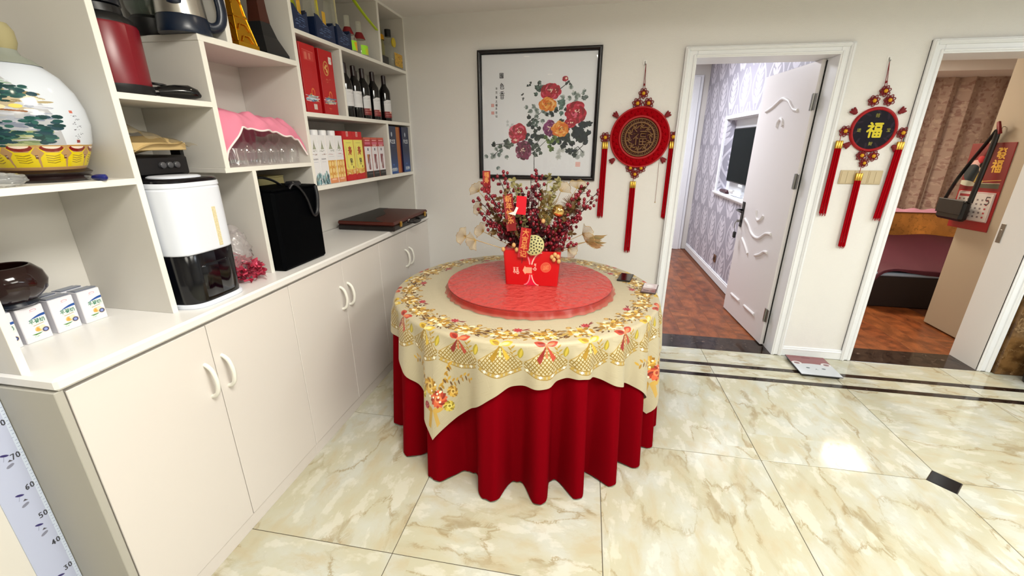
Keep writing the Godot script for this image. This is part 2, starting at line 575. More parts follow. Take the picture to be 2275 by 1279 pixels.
func weave_normal() -> ImageTexture:
	# the wallpaper's pressed basket pattern: short raised dashes, staggered
	var art := Art.new(256, 256, Color(0.4, 0.4, 0.4))
	var r := RandomNumberGenerator.new()
	r.seed = 5
	for j in 32:
		for i in 16:
			var x := i * 16 + (8 if j % 2 else 0)
			var g := r.randf_range(0.55, 0.95)
			art.ell(x + 6, j * 8 + 4, 6.5, 3.2, Color(g, g, g), 0, 10)
			if x + 13 > 256:
				art.ell(x + 6 - 256, j * 8 + 4, 6.5, 3.2, Color(g, g, g), 0, 10)
	art.im.bump_map_to_normal_map(1.6)
	return art.tex()

var _linen: ImageTexture
func linen_normal() -> ImageTexture:
	if _linen:
		return _linen
	var art := Art.new(256, 256, Color(0.5, 0.5, 0.5))
	var r := RandomNumberGenerator.new()
	r.seed = 6
	for k in 900:
		var g := r.randf_range(0.3, 0.7)
		art.rect(r.randi() % 256, r.randi() % 256, r.randi_range(10, 60), 1, Color(g, g, g))
		art.rect(r.randi() % 256, r.randi() % 256, 1, r.randi_range(6, 24), Color(g, g, g))
	art.im.bump_map_to_normal_map(1.0)
	_linen = art.tex()
	return _linen

func noise_im(freq: float, seed_: int, w: int, h: int, warp := 0.0, octaves := 4, stretch := 1.0) -> PackedByteArray:
	var n := FastNoiseLite.new()
	n.seed = seed_
	n.noise_type = FastNoiseLite.TYPE_SIMPLEX_SMOOTH
	n.frequency = freq
	n.fractal_octaves = octaves
	if warp > 0.0:
		n.domain_warp_enabled = true
		n.domain_warp_amplitude = warp
		n.domain_warp_frequency = freq * 1.3
		n.domain_warp_fractal_octaves = 3
	var im := n.get_image(int(w * stretch), h)
	if stretch != 1.0:
		im.resize(w, h, Image.INTERPOLATE_CUBIC)
	im.convert(Image.FORMAT_L8)
	return im.get_data()

func marble() -> ImageTexture:
	var s := 1024
	var a := noise_im(0.0035, 11, s, s, 60.0)
	var b := noise_im(0.011, 12, s, s, 30.0, 5, 0.45)
	var c := noise_im(0.0034, 13, s, s, 90.0, 4, 0.5)
	var d := noise_im(0.007, 14, s, s, 60.0, 5, 0.5)
	var f := noise_im(0.03, 15, s, s, 8.0, 4)
	var out := PackedByteArray()
	out.resize(s * s * 3)
	var cream := hexc("bbb8a2"); var pale := hexc("c0c2b8"); var warm := hexc("b9ae92"); var vein := hexc("86714a"); var white := hexc("dddcd4")
	for i in s * s:
		var k := a[i] / 255.0
		var col := cream.lerp(pale, clampf((k - 0.35) * 2.4, 0, 1))
		col = col.lerp(warm, clampf((b[i] / 255.0 - 0.55) * 2.2, 0, 0.75))
		var wv := b[i] / 255.0
		if wv < 0.38:
			col = col.lerp(white, clampf((0.38 - wv) * 3.0 + (f[i] / 255.0 - 0.5) * 0.6, 0, 0.4))
		var v1 := absf(c[i] / 255.0 - 0.5) * 2.0
		var s1 := clampf(1.0 - v1 * 13.0, 0, 1) * clampf((d[i] / 255.0 - 0.28) * 2.6, 0, 1)
		var halo := clampf(1.0 - v1 * 6.5, 0, 1) * 0.30
		var v2 := absf(d[i] / 255.0 - 0.46) * 2.0
		var s2 := clampf(1.0 - v2 * 26.0, 0, 1) * clampf((k - 0.42) * 2.2, 0, 0.7)
		col = col.lerp(vein, clampf(halo * (0.3 + k) * 0.7 + s1 * 0.36 + s2 * 0.16, 0, 0.6))
		out[i * 3] = int(clampf(col.r, 0, 1) * 255); out[i * 3 + 1] = int(clampf(col.g, 0, 1) * 255); out[i * 3 + 2] = int(clampf(col.b, 0, 1) * 255)
	return ImageTexture.create_from_image(Image.create_from_data(s, s, false, Image.FORMAT_RGB8, out))

func stone_tex(base: Color, dark: Color, vein: Color, seed_: int, s: int) -> ImageTexture:
	var a := noise_im(0.012, seed_, s, s, 20.0)
	var c := noise_im(0.008, seed_ + 1, s, s, 60.0, 5)
	var out := PackedByteArray()
	out.resize(s * s * 3)
	for i in s * s:
		var col := base.lerp(dark, clampf((a[i] / 255.0 - 0.3) * 2.0, 0, 1))
		var v := absf(c[i] / 255.0 - 0.5) * 2.0
		col = col.lerp(vein, clampf(1.0 - v * 16.0, 0, 1) * clampf((a[i] / 255.0 - 0.3) * 2.0, 0, 0.8))
		out[i * 3] = int(col.r * 255); out[i * 3 + 1] = int(col.g * 255); out[i * 3 + 2] = int(col.b * 255)
	return ImageTexture.create_from_image(Image.create_from_data(s, s, false, Image.FORMAT_RGB8, out))

func wood_tex(seed_: int) -> ImageTexture:
	# grain along v; a tint map round white
	var n := FastNoiseLite.new()
	n.seed = seed_
	n.frequency = 0.02
	n.fractal_octaves = 4
	n.domain_warp_enabled = true
	n.domain_warp_amplitude = 12
	var im := n.get_image(256, 48)
	im.resize(256, 768, Image.INTERPOLATE_CUBIC)
	im.convert(Image.FORMAT_L8)
	var d := im.get_data()
	var out := PackedByteArray()
	out.resize(d.size() * 3)
	for i in d.size():
		var k := 0.62 + 0.38 * d[i] / 255.0 - (0.14 if d[i] % 52 < 5 else 0.0)
		out[i * 3] = int(k * 255); out[i * 3 + 1] = int(k * 0.97 * 255); out[i * 3 + 2] = int(k * 0.93 * 255)
	return ImageTexture.create_from_image(Image.create_from_data(256, 768, false, Image.FORMAT_RGB8, out))

# one floor slab piece: a convex outline in x,z with its top at y = 0, slightly eased edges
func slab_mesh(poly: PackedVector2Array, uv0: Vector2, uvs: float, rot: int) -> ArrayMesh:
	var mb := MB.new()
	mb.flat()
	var c := Vector2()
	for p in poly:
		c += p / poly.size()
	var inner := PackedVector2Array()
	for p in poly:
		inner.append(p + (c - p).normalized() * 0.002)
	var f := func(p: Vector2) -> Vector2: return uv0 + (p - c).rotated(rot * PI / 2) * uvs
	for i in range(1, poly.size() - 1):
		mb.tri(Vector3(inner[0].x, 0, inner[0].y), Vector3(inner[i].x, 0, inner[i].y), Vector3(inner[i + 1].x, 0, inner[i + 1].y), Vector3.UP, f.call(inner[0]), f.call(inner[i]), f.call(inner[i + 1]))
	for i in poly.size():
		var j := (i + 1) % poly.size()
		var n := (poly[i] + poly[j]) * 0.5 - c
		mb.quad(Vector3(inner[i].x, 0, inner[i].y), Vector3(inner[j].x, 0, inner[j].y), Vector3(poly[j].x, -0.001, poly[j].y), Vector3(poly[i].x, -0.001, poly[i].y), Vector3(n.x, 0.5, n.y), f.call(inner[i]), f.call(inner[j]), f.call(poly[j]), f.call(poly[i]))
		mb.quad(Vector3(poly[i].x, -0.001, poly[i].y), Vector3(poly[j].x, -0.001, poly[j].y), Vector3(poly[j].x, -0.008, poly[j].y), Vector3(poly[i].x, -0.008, poly[i].y), Vector3(n.x, 0, n.y))
	return mb.done()

func rectpoly(x0: float, z0: float, x1: float, z1: float, g := 0.0) -> PackedVector2Array:
	return PackedVector2Array([Vector2(x0 + g, z0 + g), Vector2(x1 - g, z0 + g), Vector2(x1 - g, z1 - g), Vector2(x0 + g, z1 - g)])

# plan outline (x, -z) raised to a prism from the floor
const UPRIGHT := Transform3D(Basis(Vector3(1, 0, 0), Vector3(0, 0, -1), Vector3(0, 1, 0)), Vector3(0, 1.375, 0))

func room() -> void:
	# ---- floor: bed of grout with marble tiles of 0.8 m and the two dark border strips
	var fl := struct("floor", MB.new().span(Vector3(-1.9, -0.12, -3.34), Vector3(5.2, -0.0025, 3.7), 0.0), mats["grout"], "cream veined marble tile floor with two dark border strips")
	var g := 0.0014
	var corner := Vector2(1.744, -1.884)
	var cut := 0.075
	for i in range(-2, 6):
		var x0 := 0.144 + 0.8 * (i - 1)
		for j in 7:
			var z0 := -2.684 + 0.8 * j
			var x1 := minf(x0 + 0.8, 5.1)
			var z1 := minf(z0 + 0.8, 3.6)
			if x0 > 5.0 or x0 < -1.5 and z0 < -0.7 and x1 < -1.4 or z0 > 3.5:
				continue
			var poly := rectpoly(maxf(x0, -1.66), z0, x1, z1, g)
			var q := PackedVector2Array()
			for p in poly:
				if p.distance_to(corner) < 0.02:
					var inx := signf((x0 + 0.4) - corner.x)
					var inz := signf((z0 + 0.4) - corner.y)
					var pa := corner + Vector2(inx * cut, inz * g)
					var pb := corner + Vector2(inx * g, inz * cut)
					# keep the winding of the outline
					var first := pa if inx * inz < 0 else pb
					q.append(first)
					q.append(pb if first == pa else pa)
				else:
					q.append(p)
			put("tile", slab_mesh(q, Vector2(rng.randf(), rng.randf()), 0.78, rng.randi() % 4), mats["marble"], fl)
	put("cabochon", slab_mesh(PackedVector2Array([corner + Vector2(cut - 0.002, 0), corner + Vector2(0, cut - 0.002), corner - Vector2(cut - 0.002, 0), corner - Vector2(0, cut - 0.002)]), Vector2(), 1, 0), mats["black stone"], fl)
	for band in [[-2.726, -2.684, "dark marble", "border_strip"], [-2.840, -2.726, "marble", "tile"], [-2.884, -2.840, "dark marble", "border_strip"], [-3.1, -2.884, "marble", "tile"]]:
		var xs := [-1.25, -0.656, 0.144, 0.944, 1.744, 2.544, 3.344, 4.144, 5.1]
		for k in xs.size() - 1:
			put(band[3], slab_mesh(rectpoly(xs[k], band[0], xs[k + 1], band[1], g), Vector2(rng.randf(), rng.randf()), 0.78, 0), mats[band[2]], fl)
	# ---- walls
	struct("wall_back", MB.new().use(UPRIGHT).prism(PackedVector2Array([Vector2(-1.9, 3.236), Vector2(0.622, 3.115), Vector2(0.622, 3.34), Vector2(-1.9, 3.34)]), 2.75).use(Transform3D()) \
		.span(Vector3(0.622, 2.02, -3.34), Vector3(5.2, 2.75, -3.115), 0).span(Vector3(1.455, 0, -3.34), Vector3(1.966, 2.02, -3.115), 0) \
		.span(Vector3(2.79, 0, -3.34), Vector3(5.2, 2.02, -3.115), 0), mats["wallpaper"], "cream back wall with pressed wallpaper")
	struct("wall_left", MB.new().span(Vector3(-1.9, 0, -3.34), Vector3(-1.67, 2.75, -0.6), 0).span(Vector3(-1.9, 0, -0.667), Vector3(-1.445, 2.75, 3.7), 0), mats["paint"], "cream wall at the near end of the cabinets")
	struct("wall_right", MB.new().span(Vector3(5.0, 0, -3.34), Vector3(5.2, 2.75, 3.7), 0), mats["paint"])
	struct("wall_front", MB.new().span(Vector3(-1.9, 0, 3.5), Vector3(5.2, 2.75, 3.7), 0), mats["paint"])
	# ---- ceiling with a round tray
	var ce := CSGCombiner3D.new()
	ce.name = numbered("ceiling")
	add_child(ce)
	ce.set_meta("kind", "structure")
	ce.set_meta("label", "off-white dropped ceiling with a round lit tray")
	var cb := CSGBox3D.new()
	cb.size = Vector3(7.1, 0.2, 7.1); cb.position = Vector3(1.65, 2.437, 0.18)
	ce.add_child(cb)
	for r in [[1.15, 0.13, 2.37], [0.85, 0.2, 2.45]]:
		var cc := CSGCylinder3D.new()
		cc.operation = CSGShape3D.OPERATION_SUBTRACTION
		cc.radius = r[0]; cc.height = r[1]; cc.sides = 64; cc.position = Vector3(0.15, r[2], -0.55)
		ce.add_child(cc)
	var ct := CSGBox3D.new()
	ct.size = Vector3(7.1, 0.1, 7.1); ct.position = Vector3(1.65, 2.6, 0.18)
	ce.add_child(ct)
	for ch in ce.get_children():
		ch.material = mats["ceiling paint"]
	# ---- light fittings (mirrored in the picture glass)
	var glow := mat("lamp glow", hexc("fff4e4"), 0.5)
	glow.emission_enabled = true
	glow.emission = hexc("fff0da")
	glow.emission_energy_multiplier = 5.0
	var lamp := thing("ceiling_lamp", "round crystal ceiling lamp in the tray above the table, seen mirrored in the picture glass", "lamp", Vector3(0.15, 2.52, -0.55))
	obj("plate", MB.new().lathe([Vector2(0, 0.03), Vector2(0.3, 0.03), Vector2(0.3, -0.01), Vector2(0, -0.01)].map(func(p): return Vector2(p.x, p.y)), 40), mats["chrome"], lamp)
	obj("glow_disc", MB.new().lathe([Vector2(0, -0.05), Vector2(0.26, -0.03), Vector2(0.28, -0.011), Vector2(0, -0.011)], 40), glow, lamp)
	for p in [[Vector3(-0.84, 2.337, -1.6), "round recessed downlight above the middle of the shelves"], [Vector3(-0.82, 2.337, -0.4), "round recessed downlight above the near end of the shelves"]]:
		var dl := thing("downlight", p[1], "downlight", p[0], 0, "recessed downlights along the shelves")
		obj("ring", MB.new().lathe([Vector2(0.035, -0.001), Vector2(0.05, -0.006), Vector2(0.052, 0.0), Vector2(0.035, 0.0)], 24), mats["white trim"], dl)
		obj("glow_disc", MB.new().lathe([Vector2(0, -0.003), Vector2(0.035, -0.002), Vector2(0.035, 0.0), Vector2(0, 0.0)], 20), glow, dl)
	for p in [[Vector3(2.2, 2.336, -0.6), 0.6, "large square ceiling panel lamp near the middle of the living room"], [Vector3(3.6, 2.336, -1.9), 0.36, "square cool white ceiling panel lamp by the entry"], [Vector3(1.5, 2.336, 1.7), 0.6, "added unseen square ceiling panel behind the camera, brightening the walls"]]:  # the last panel is an added, unseen fitting for the wall fill
		var pl := thing("panel_lamp", p[2], "lamp", p[0])
		obj("frame", MB.new().span(Vector3(-p[1] - 0.02, -0.012, -p[1] - 0.02), Vector3(p[1] + 0.02, 0, p[1] + 0.02)), mats["white trim"], pl)
		obj("glow_panel", MB.new().span(Vector3(-p[1], -0.016, -p[1]), Vector3(p[1], -0.012, p[1]), 0.001), glow, pl)
	# ---- baseboard between the doors, marble pier and what stands by it at the right edge
	struct("baseboard_back", MB.new().span(Vector3(1.512, 0, -3.116), Vector3(1.912, 0.052, -3.1)).span(Vector3(1.512, 0.05, -3.116), Vector3(1.912, 0.062, -3.097), 0.004).span(Vector3(1.512, 0.06, -3.116), Vector3(1.912, 0.075, -3.104), 0.005), mats["white trim"], "white moulded baseboard between the two doors")
	struct("baseboard_back", MB.new().use(Transform3D(Basis(Vector3.UP, -0.048), Vector3(0.556, 0, -3.1182))).span(Vector3(-1.75, 0, 0), Vector3(0, 0.075, 0.014)), mats["white trim"], "white baseboard behind the table")
	struct("column", MB.new().span(Vector3(2.86, 0, -3.116), Vector3(3.3, 2.337, -3.07), 0.004), mats["brown marble"], "brown marble pier right of the right doorway")
	var bin := thing("floor_bin", "black bin standing on the floor at the right edge, by the brown marble", "bin", Vector3(3.03, 0, -2.965))
	obj("body", MB.new().lathe([Vector2(0, 0.002), Vector2(0.075, 0.002), Vector2(0.095, 0.2), Vector2(0.1, 0.21), Vector2(0.09, 0.21), Vector2(0.07, 0.02), Vector2(0, 0.02)], 24), mats["black"], bin)
	# ---- growth chart on the near left wall
	var art := Art.new(128, 2048, hexc("bcc4e0"))
	art.rect(114, 0, 14, 2048, hexc("d3dff4"))
	for k in range(1, 13):
		var yy := 2048.0 - (k * 0.1 + 0.016) * 1600.0
		var n := str(k * 10)
		for q in n.length():
			glyph(art, n[q], 84 + (q - n.length() + 2) * 17, yy - 12, 24, 4.2, hexc("34363f"), 0.62)
		for q in 10:
			art.rect(118 - (6 if q == 5 else 0), yy + q * 16, 8, 2, hexc("8f9bc4"))
	for u in [[74, 1260], [70, 880], [66, 1560], [60, 1080]]:
		art.ell(u[0], u[1], 15, 5, hexc("332c6a"), 0.5)
		art.line([Vector2(u[0] - 2, u[1] + 4), Vector2(u[0] - 9, u[1] + 24)], 2, hexc("8d95b4"))
		art.poly(PackedVector2Array([Vector2(u[0] + 2, u[1] + 34), Vector2(u[0] + 18, u[1] + 38), Vector2(u[0] + 9, u[1] + 26)]), hexc("4b4a55"))
		art.ell(u[0] + 4, u[1] + 54, 14, 7, hexc("84879c"), -0.3)
	var chart := obj("growth_chart", MB.new().plate(Vector3(-1.4445, 1.28, -0.588), Vector3(0, 0, -0.0785), Vector3(0, -1.28, 0), 0.002), mat("chart paper", Color.WHITE, 0.5, 0, art.tex()))
	tag(chart, "narrow pale blue height chart for children with black numbers, at the bottom left", "height chart")

func casing(n: String, x0: float, x1: float, xo0: float, xo1: float, top: float, otop: float, label: String) -> void:
	var mb := MB.new()
	var zb := -3.116
	# flat board, raised outer bead, inner bead
	for k in [[0.0, 1.0, 0.014], [0.62, 1.0, 0.026], [0.1, 0.3, 0.021], [0.72, 0.9, 0.031]]:
		var a0 := lerpf(x0, xo0, k[0]); var a1 := lerpf(x0, xo0, k[1])
		var b0 := lerpf(x1, xo1, k[0]); var b1 := lerpf(x1, xo1, k[1])
		var t0 := lerpf(top, otop, k[0]); var t1 := lerpf(top, otop, k[1])
		mb.span(Vector3(a1, 0, zb), Vector3(a0, t1, zb + k[2]), 0.004)
		mb.span(Vector3(b0, 0, zb), Vector3(b1, t1, zb + k[2]), 0.004)
		mb.span(Vector3(a0, t0, zb), Vector3(b0, t1, zb + k[2]), 0.004)
	# lining of the opening, with a stop
	mb.span(Vector3(x0 - 0.016, 0, -3.345), Vector3(x0, top, -3.1), 0.002).span(Vector3(x1, 0, -3.345), Vector3(x1 + 0.016, top, -3.1), 0.002).span(Vector3(x0 - 0.016, top, -3.345), Vector3(x1 + 0.016, top + 0.014, -3.1), 0.002)
	struct(n, mb, mats["white trim"], label)

func doorways() -> void:
	casing("trim_1", 0.632, 1.443, 0.556, 1.513, 2.009, 2.072, "white moulded frame of the left doorway")
	casing("trim_2", 1.978, 2.776, 1.908, 2.851, 1.997, 2.072, "white moulded frame of the right doorway")
	struct("trim_3", MB.new().span(Vector3(0.632, -0.03, -3.336), Vector3(1.443, 0.001, -3.098), 0.002), mats["dark marble"], "dark marble threshold of the left doorway")
	struct("trim_4", MB.new().span(Vector3(1.978, -0.03, -3.336), Vector3(2.776, 0.001, -3.098), 0.002), mats["dark marble"], "dark marble threshold of the right doorway")
	# ---- open white door of the left doorway; local x along the leaf from the hinge
	var d := Node3D.new()
	d.name = "door_1"
	add_child(d)
	d.set_meta("kind", "structure")
	d.set_meta("label", "open white door with raised wavy mouldings in the left doorway")
	d.position = Vector3(1.415, 0, -3.25)
	d.rotation.y = PI / 2 + 0.0569
	# faces: local z = 0 faces the camera side (-x of the room)
	# the camera side is local -z
	obj("leaf", MB.new().span(Vector3(0, 0.008, 0), Vector3(0.8, 2.008, 0.026), 0.003), mats["white door"], d)
	for r in [[0.683, 0.882, 0.588, 0.843, 0.51, 0.795, 0.429, 0.774, 0.348, 0.784, 0.263, 0.836, 0.178, 0.85], [0.366, 0.635, 0.292, 0.661, 0.228, 0.7, 0.175, 0.706], [0.665, 0.715, 0.58, 0.67, 0.502, 0.615], [0.49, 0.983, 0.47, 0.93, 0.43, 0.912, 0.383, 0.933, 0.361, 0.965],
			[0.66, 1.744, 0.57, 1.765, 0.489, 1.797, 0.43, 1.817, 0.378, 1.81, 0.32, 1.79, 0.281, 1.763, 0.23, 1.73, 0.174, 1.721], [0.43, 1.62, 0.425, 1.655, 0.395, 1.677, 0.36, 1.66, 0.345, 1.626], [0.674, 0.19, 0.484, 0.19], [0.38, 0.187, 0.177, 0.187]]:
		var pts := []
		for k in range(0, r.size(), 2):
			pts.append(Vector3(r[k], r[k + 1], 0.0))
		obj("moulding", MB.new().tube(smooth_line(pts, 3), 0.013, 8, false, 1.0), mats["white door"], d)
	for y in [0.256, 1.256, 1.759]:
		obj("hinge", MB.new().span(Vector3(-0.03, y - 0.05, -0.003), Vector3(0.03, y + 0.05, 0.002), 0.001).tube([Vector3(0, y - 0.052, -0.006), Vector3(0, y + 0.052, -0.006)], 0.008, 10), mats["steel"], d)
	var lock := obj("lock_plate", MB.new().span(Vector3(0.728, 0.80, -0.008), Vector3(0.772, 1.02, 0), 0.004), mats["black"], d)
	obj("lever", MB.new().tube([Vector3(0.75, 0.95, 0.0), Vector3(0.75, 0.95, -0.05), Vector3(0.735, 0.95, -0.058), Vector3(0.64, 0.945, -0.058)], 0.009, 10), mats["black gloss"], lock)
	obj("key", MB.new().span(Vector3(0.746, 0.84, -0.04), Vector3(0.754, 0.862, -0.008), 0.001).tube([Vector3(0.75, 0.845, -0.045), Vector3(0.75, 0.82, -0.05), Vector3(0.75, 0.79, -0.05)], 0.004, 6), mats["steel"], lock)
	obj("key_fob", MB.new().span(Vector3(0.73, 0.70, -0.05), Vector3(0.765, 0.755, -0.03), 0.005).tube([Vector3(0.75, 0.755, -0.04), Vector3(0.75, 0.79, -0.047)], 0.002, 5), mats["black"], lock)
	struct("shade_trim_5", MB.new().span(Vector3(1.44, 0.02, -3.335), Vector3(1.4425, 2.0, -3.24), 0), mats["gap"], "dark strip painted as shade in the gap on the hinge side of the open door")  # solid dark strip: shade of the hinge gap put into its colour
	# strike plate on the right doorway's lining
	var sp := obj("strike_plate", MB.new().span(Vector3(2.7735, 0.872, -3.33), Vector3(2.7765, 1.0, -3.295), 0.001).span(Vector3(2.772, 0.91, -3.322), Vector3(2.775, 0.96, -3.305), 0.001), mats["steel"])
	tag(sp, "small steel strike plate on the white lining of the right doorway", "strike plate")

func smooth_line(pts: Array, n := 4) -> Array:
	var out := []
	for i in pts.size() - 1:
		var a: Vector3 = pts[maxi(i - 1, 0)]; var b: Vector3 = pts[i]; var c: Vector3 = pts[i + 1]; var d: Vector3 = pts[mini(i + 2, pts.size() - 1)]
		for k in n:
			out.append(b.cubic_interpolate(c, a, d, float(k) / n))
	out.append(pts[-1])
	return out

func damask() -> ImageTexture:
	var bg := hexc("aaa9b4")
	var fg := hexc("dddce4")
	var art := Art.new(256, 512, bg)
	for cell in [[128, 128], [0, 384], [256, 384]]:
		var c := Vector2(cell[0], cell[1])
		for s in [-1.0, 1.0]:
			var p := []
			for k in 21:
				var t := k / 20.0
				p.append(c + Vector2(s * (18 + 84 * pow(sin(PI * t), 1.4)), -150 + 300 * t))
			art.line(p, 15, fg)
			for k in 5:
				var y := -86.0 + k * 42
				var x: float = s * (14 + 10 * sin(PI * (k + 1) / 6.0))
				art.leaf(c + Vector2(x * 0.3, y + 34), c + Vector2(x + s * 34, y - 14), 13, fg)
			art.leaf(c + Vector2(s * 6, 120), c + Vector2(s * 60, 66), 14, fg)
		art.leaf(c + Vector2(0, 120), c + Vector2(0, -120), 15, fg)
	return art.tex()

func bedrooms() -> void:
	# ---- left bedroom
	var wl := mat("damask", hexc("f4f2f6"), 0.5, 0, damask())
	wl.uv1_triplanar = true
	wl.uv1_world_triplanar = true
	wl.uv1_scale = Vector3(2.7, 1.35, 2.7)
	struct("wall_right", MB.new().span(Vector3(1.52, 0, -6.6), Vector3(1.64, 0.97, -3.34), 0).span(Vector3(1.52, 1.757, -6.6), Vector3(1.64, 2.7, -3.34), 0).span(Vector3(1.52, 0.97, -6.6), Vector3(1.64, 1.757, -5.39), 0).span(Vector3(1.52, 0.97, -3.9), Vector3(1.64, 1.757, -3.34), 0).span(Vector3(1.62, 0.95, -5.5), Vector3(1.66, 1.78, -3.8), 0), wl, "grey damask wallpaper wall of the left bedroom, with a niche")
	struct("wall_back", MB.new().span(Vector3(-1.0, 0, -6.65), Vector3(1.6, 2.7, -6.5), 0), mats["paint"], "far wall of the left bedroom")
	struct("wall_left", MB.new().span(Vector3(-1.1, 0, -6.65), Vector3(-0.95, 2.7, -3.34), 0), mats["paint"])
	struct("ceiling", MB.new().span(Vector3(-1.1, 2.55, -6.65), Vector3(1.75, 2.68, -3.34), 0), mats["ceiling paint"], "ceiling of the left bedroom")
	struct("trim_6", MB.new().span(Vector3(1.3, 0, -6.5), Vector3(1.44, 2.36, -6.46), 0.005).span(Vector3(1.33, 0, -6.49), Vector3(1.4, 2.34, -6.44), 0.005), mats["white trim"], "white door frame on the far wall of the left bedroom")
	struct("baseboard_right", MB.new().span(Vector3(1.503, 0.0, -6.46), Vector3(1.522, 0.085, -3.345), 0.005).span(Vector3(1.508, 0.08, -6.46), Vector3(1.522, 0.1, -3.345), 0.006), mats["white trim"], "white baseboard under the grey damask wallpaper")
	var fr := MB.new()
	for r in [[0.93, 0.97, -5.44, -3.84], [1.757, 1.795, -5.44, -3.84]]:
		fr.span(Vector3(1.5, r[0], r[2]), Vector3(1.53, r[1], r[3]), 0.005)
	fr.span(Vector3(1.5, 0.97, -5.44), Vector3(1.53, 1.757, -5.4), 0.005).span(Vector3(1.485, 0.95, -5.46), Vector3(1.63, 0.972, -3.84), 0.004)
	fr.span(Vector3(1.612, 0.97, -5.4), Vector3(1.621, 1.757, -3.9), 0).span(Vector3(1.53, 1.75, -5.4), Vector3(1.62, 1.757, -3.9), 0).span(Vector3(1.53, 0.97, -5.4), Vector3(1.62, 1.757, -5.392), 0)
	struct("trim_7", fr, mats["white trim"], "white framed niche in the damask wall")
	var tv := thing("television", "black flat television in the white framed wall niche of the left bedroom", "television", Vector3(1.611, 1.1, -4.8))
	obj("housing", MB.new().span(Vector3(-0.045, 0.0, -0.47), Vector3(-0.012, 0.56, 0.47), 0.005).span(Vector3(-0.015, 0.16, -0.2), Vector3(0.0, 0.4, 0.2), 0.002), mats["black"], tv)
	obj("screen", MB.new().span(Vector3(-0.047, 0.012, -0.462), Vector3(-0.0445, 0.55, 0.462), 0.0005), dull(mat("dark screen", hexc("0a1214"), 0.4)), tv)
	obj("stand_foot", MB.new().span(Vector3(-0.04, -0.03, -0.06), Vector3(-0.025, 0.01, 0.06), 0.002), mats["white trim"], tv)
	var rm := thing("remote_control", "dark long box lying on the niche sill below the television", "case", Vector3(1.55, 0.973, -5.19))
	obj("body", MB.new().span(Vector3(-0.03, 0, -0.12), Vector3(0.03, 0.035, 0.12), 0.012), mat("maroon", hexc("3a0d1c"), 0.4), rm)
	var hg := thing("white_appliance", "white plastic gadget lying on the niche sill, right of the dark box", "gadget", Vector3(1.545, 0.973, -4.85))
	obj("body", MB.new().tube([Vector3(0, 0.025, -0.12), Vector3(0, 0.03, -0.02), Vector3(0.005, 0.025, 0.1), Vector3(0.01, 0.022, 0.2)], [0.02, 0.028, 0.022, 0.018], 12), mats["white trim"], hg)
	obj("nozzle", MB.new().tube([Vector3(-0.02, 0.045, -0.1), Vector3(-0.02, 0.05, 0.02)], 0.016, 10), mats["worktop"], hg)
	var sk := thing("wall_socket", "small brown wall socket on the damask wallpaper near the floor", "socket", Vector3(1.52, 0.24, -5.04))
	obj("plate", MB.new().span(Vector3(-0.01, -0.043, -0.043), Vector3(0.0, 0.043, 0.043), 0.003), mat("bronze plastic", hexc("6a4a36"), 0.4), sk)
	obj("insert", MB.new().span(Vector3(-0.012, -0.02, -0.02), Vector3(-0.009, 0.02, 0.02), 0.002), mats["black"], sk)
	# wooden floor of the bedrooms, plank by plank
	var fl := struct("floor", MB.new().span(Vector3(-1.0, -0.12, -6.6), Vector3(5.2, -0.006, -3.336), 0), mat("plank bed", hexc("6a3a20"), 0.8), "reddish brown plank floor of the two bedrooms")
	var mesh_of := []
	for i in 3:
		mesh_of.append([])
		for l in 3:
			var mb := MB.new()
			mb.span(Vector3(-0.0748, -0.012, -0.5998), Vector3(0.0748, -0.001, 0.5998), 0.0006)
			mesh_of[i].append(mb.done())
	for area_ in [[0.25, 1.5, -6.5], [1.8, 3.2, -4.7]]:
		var x: float = area_[0] + 0.075
		var k := 0
		while x < area_[1]:
			var z: float = -3.336 - 0.6 + [0.0, 0.42, 0.85, 0.2, 0.63][k % 5]
			while z > area_[2] - 0.5:
				var pl := put("plank", mesh_of[rng.randi() % 3][0], mats["plank %d" % (rng.randi() % 3)], fl)
				if z > -3.94:
					# cut short at the threshold
					var l := 1.2 - (z + 3.936)
					pl.scale.z = l / 1.2
					pl.position = Vector3(x, 0, -3.336 - l / 2)
				else:
					pl.position = Vector3(x, 0, z)
				z -= 1.2
			x += 0.15
			k += 1
	# ---- right bedroom
	struct("wall_left", MB.new().span(Vector3(1.66, 0, -6.6), Vector3(1.78, 2.7, -3.34), 0), mat("beige wall", hexc("d6cabb"), 0.8), "beige left wall of the right bedroom")
	struct("wall_back", MB.new().span(Vector3(1.7, 0, -6.75), Vector3(5.2, 2.7, -6.55), 0), mats["beige wall"], "beige far wall of the right bedroom")
	struct("wall_right", MB.new().span(Vector3(5.0, 0, -6.7), Vector3(5.2, 2.7, -3.34), 0), mats["beige wall"])
	struct("ceiling", MB.new().span(Vector3(1.7, 2.45, -6.7), Vector3(5.2, 2.6, -3.34), 0).span(Vector3(1.7, 2.28, -6.6), Vector3(5.2, 2.46, -5.95), 0.003), mats["ceiling paint"], "ceiling and box beam of the right bedroom")
	var gl := mat("room lamp glow", hexc("fff6ea"), 0.5)
	gl.emission_enabled = true
	gl.emission = hexc("fff0e0")
	gl.emission_energy_multiplier = 1.1
	var cl := thing("ceiling_lamp", "round ringed ceiling lamp of the right bedroom, seen mirrored in the marble floor", "lamp", Vector3(3.5, 2.45, -5.15))
	obj("base", MB.new().lathe([Vector2(0, -0.03), Vector2(0.3, -0.03), Vector2(0.3, 0), Vector2(0, 0)], 40), mats["white trim"], cl)
	obj("glow_disc", MB.new().lathe([Vector2(0, -0.06), Vector2(0.16, -0.055), Vector2(0.17, -0.03), Vector2(0, -0.03)], 32), gl, cl)
	obj("glow_ring", MB.new().lathe([Vector2(0.2, -0.045), Vector2(0.22, -0.052), Vector2(0.27, -0.05), Vector2(0.28, -0.03), Vector2(0.2, -0.03)], 40), gl, cl)
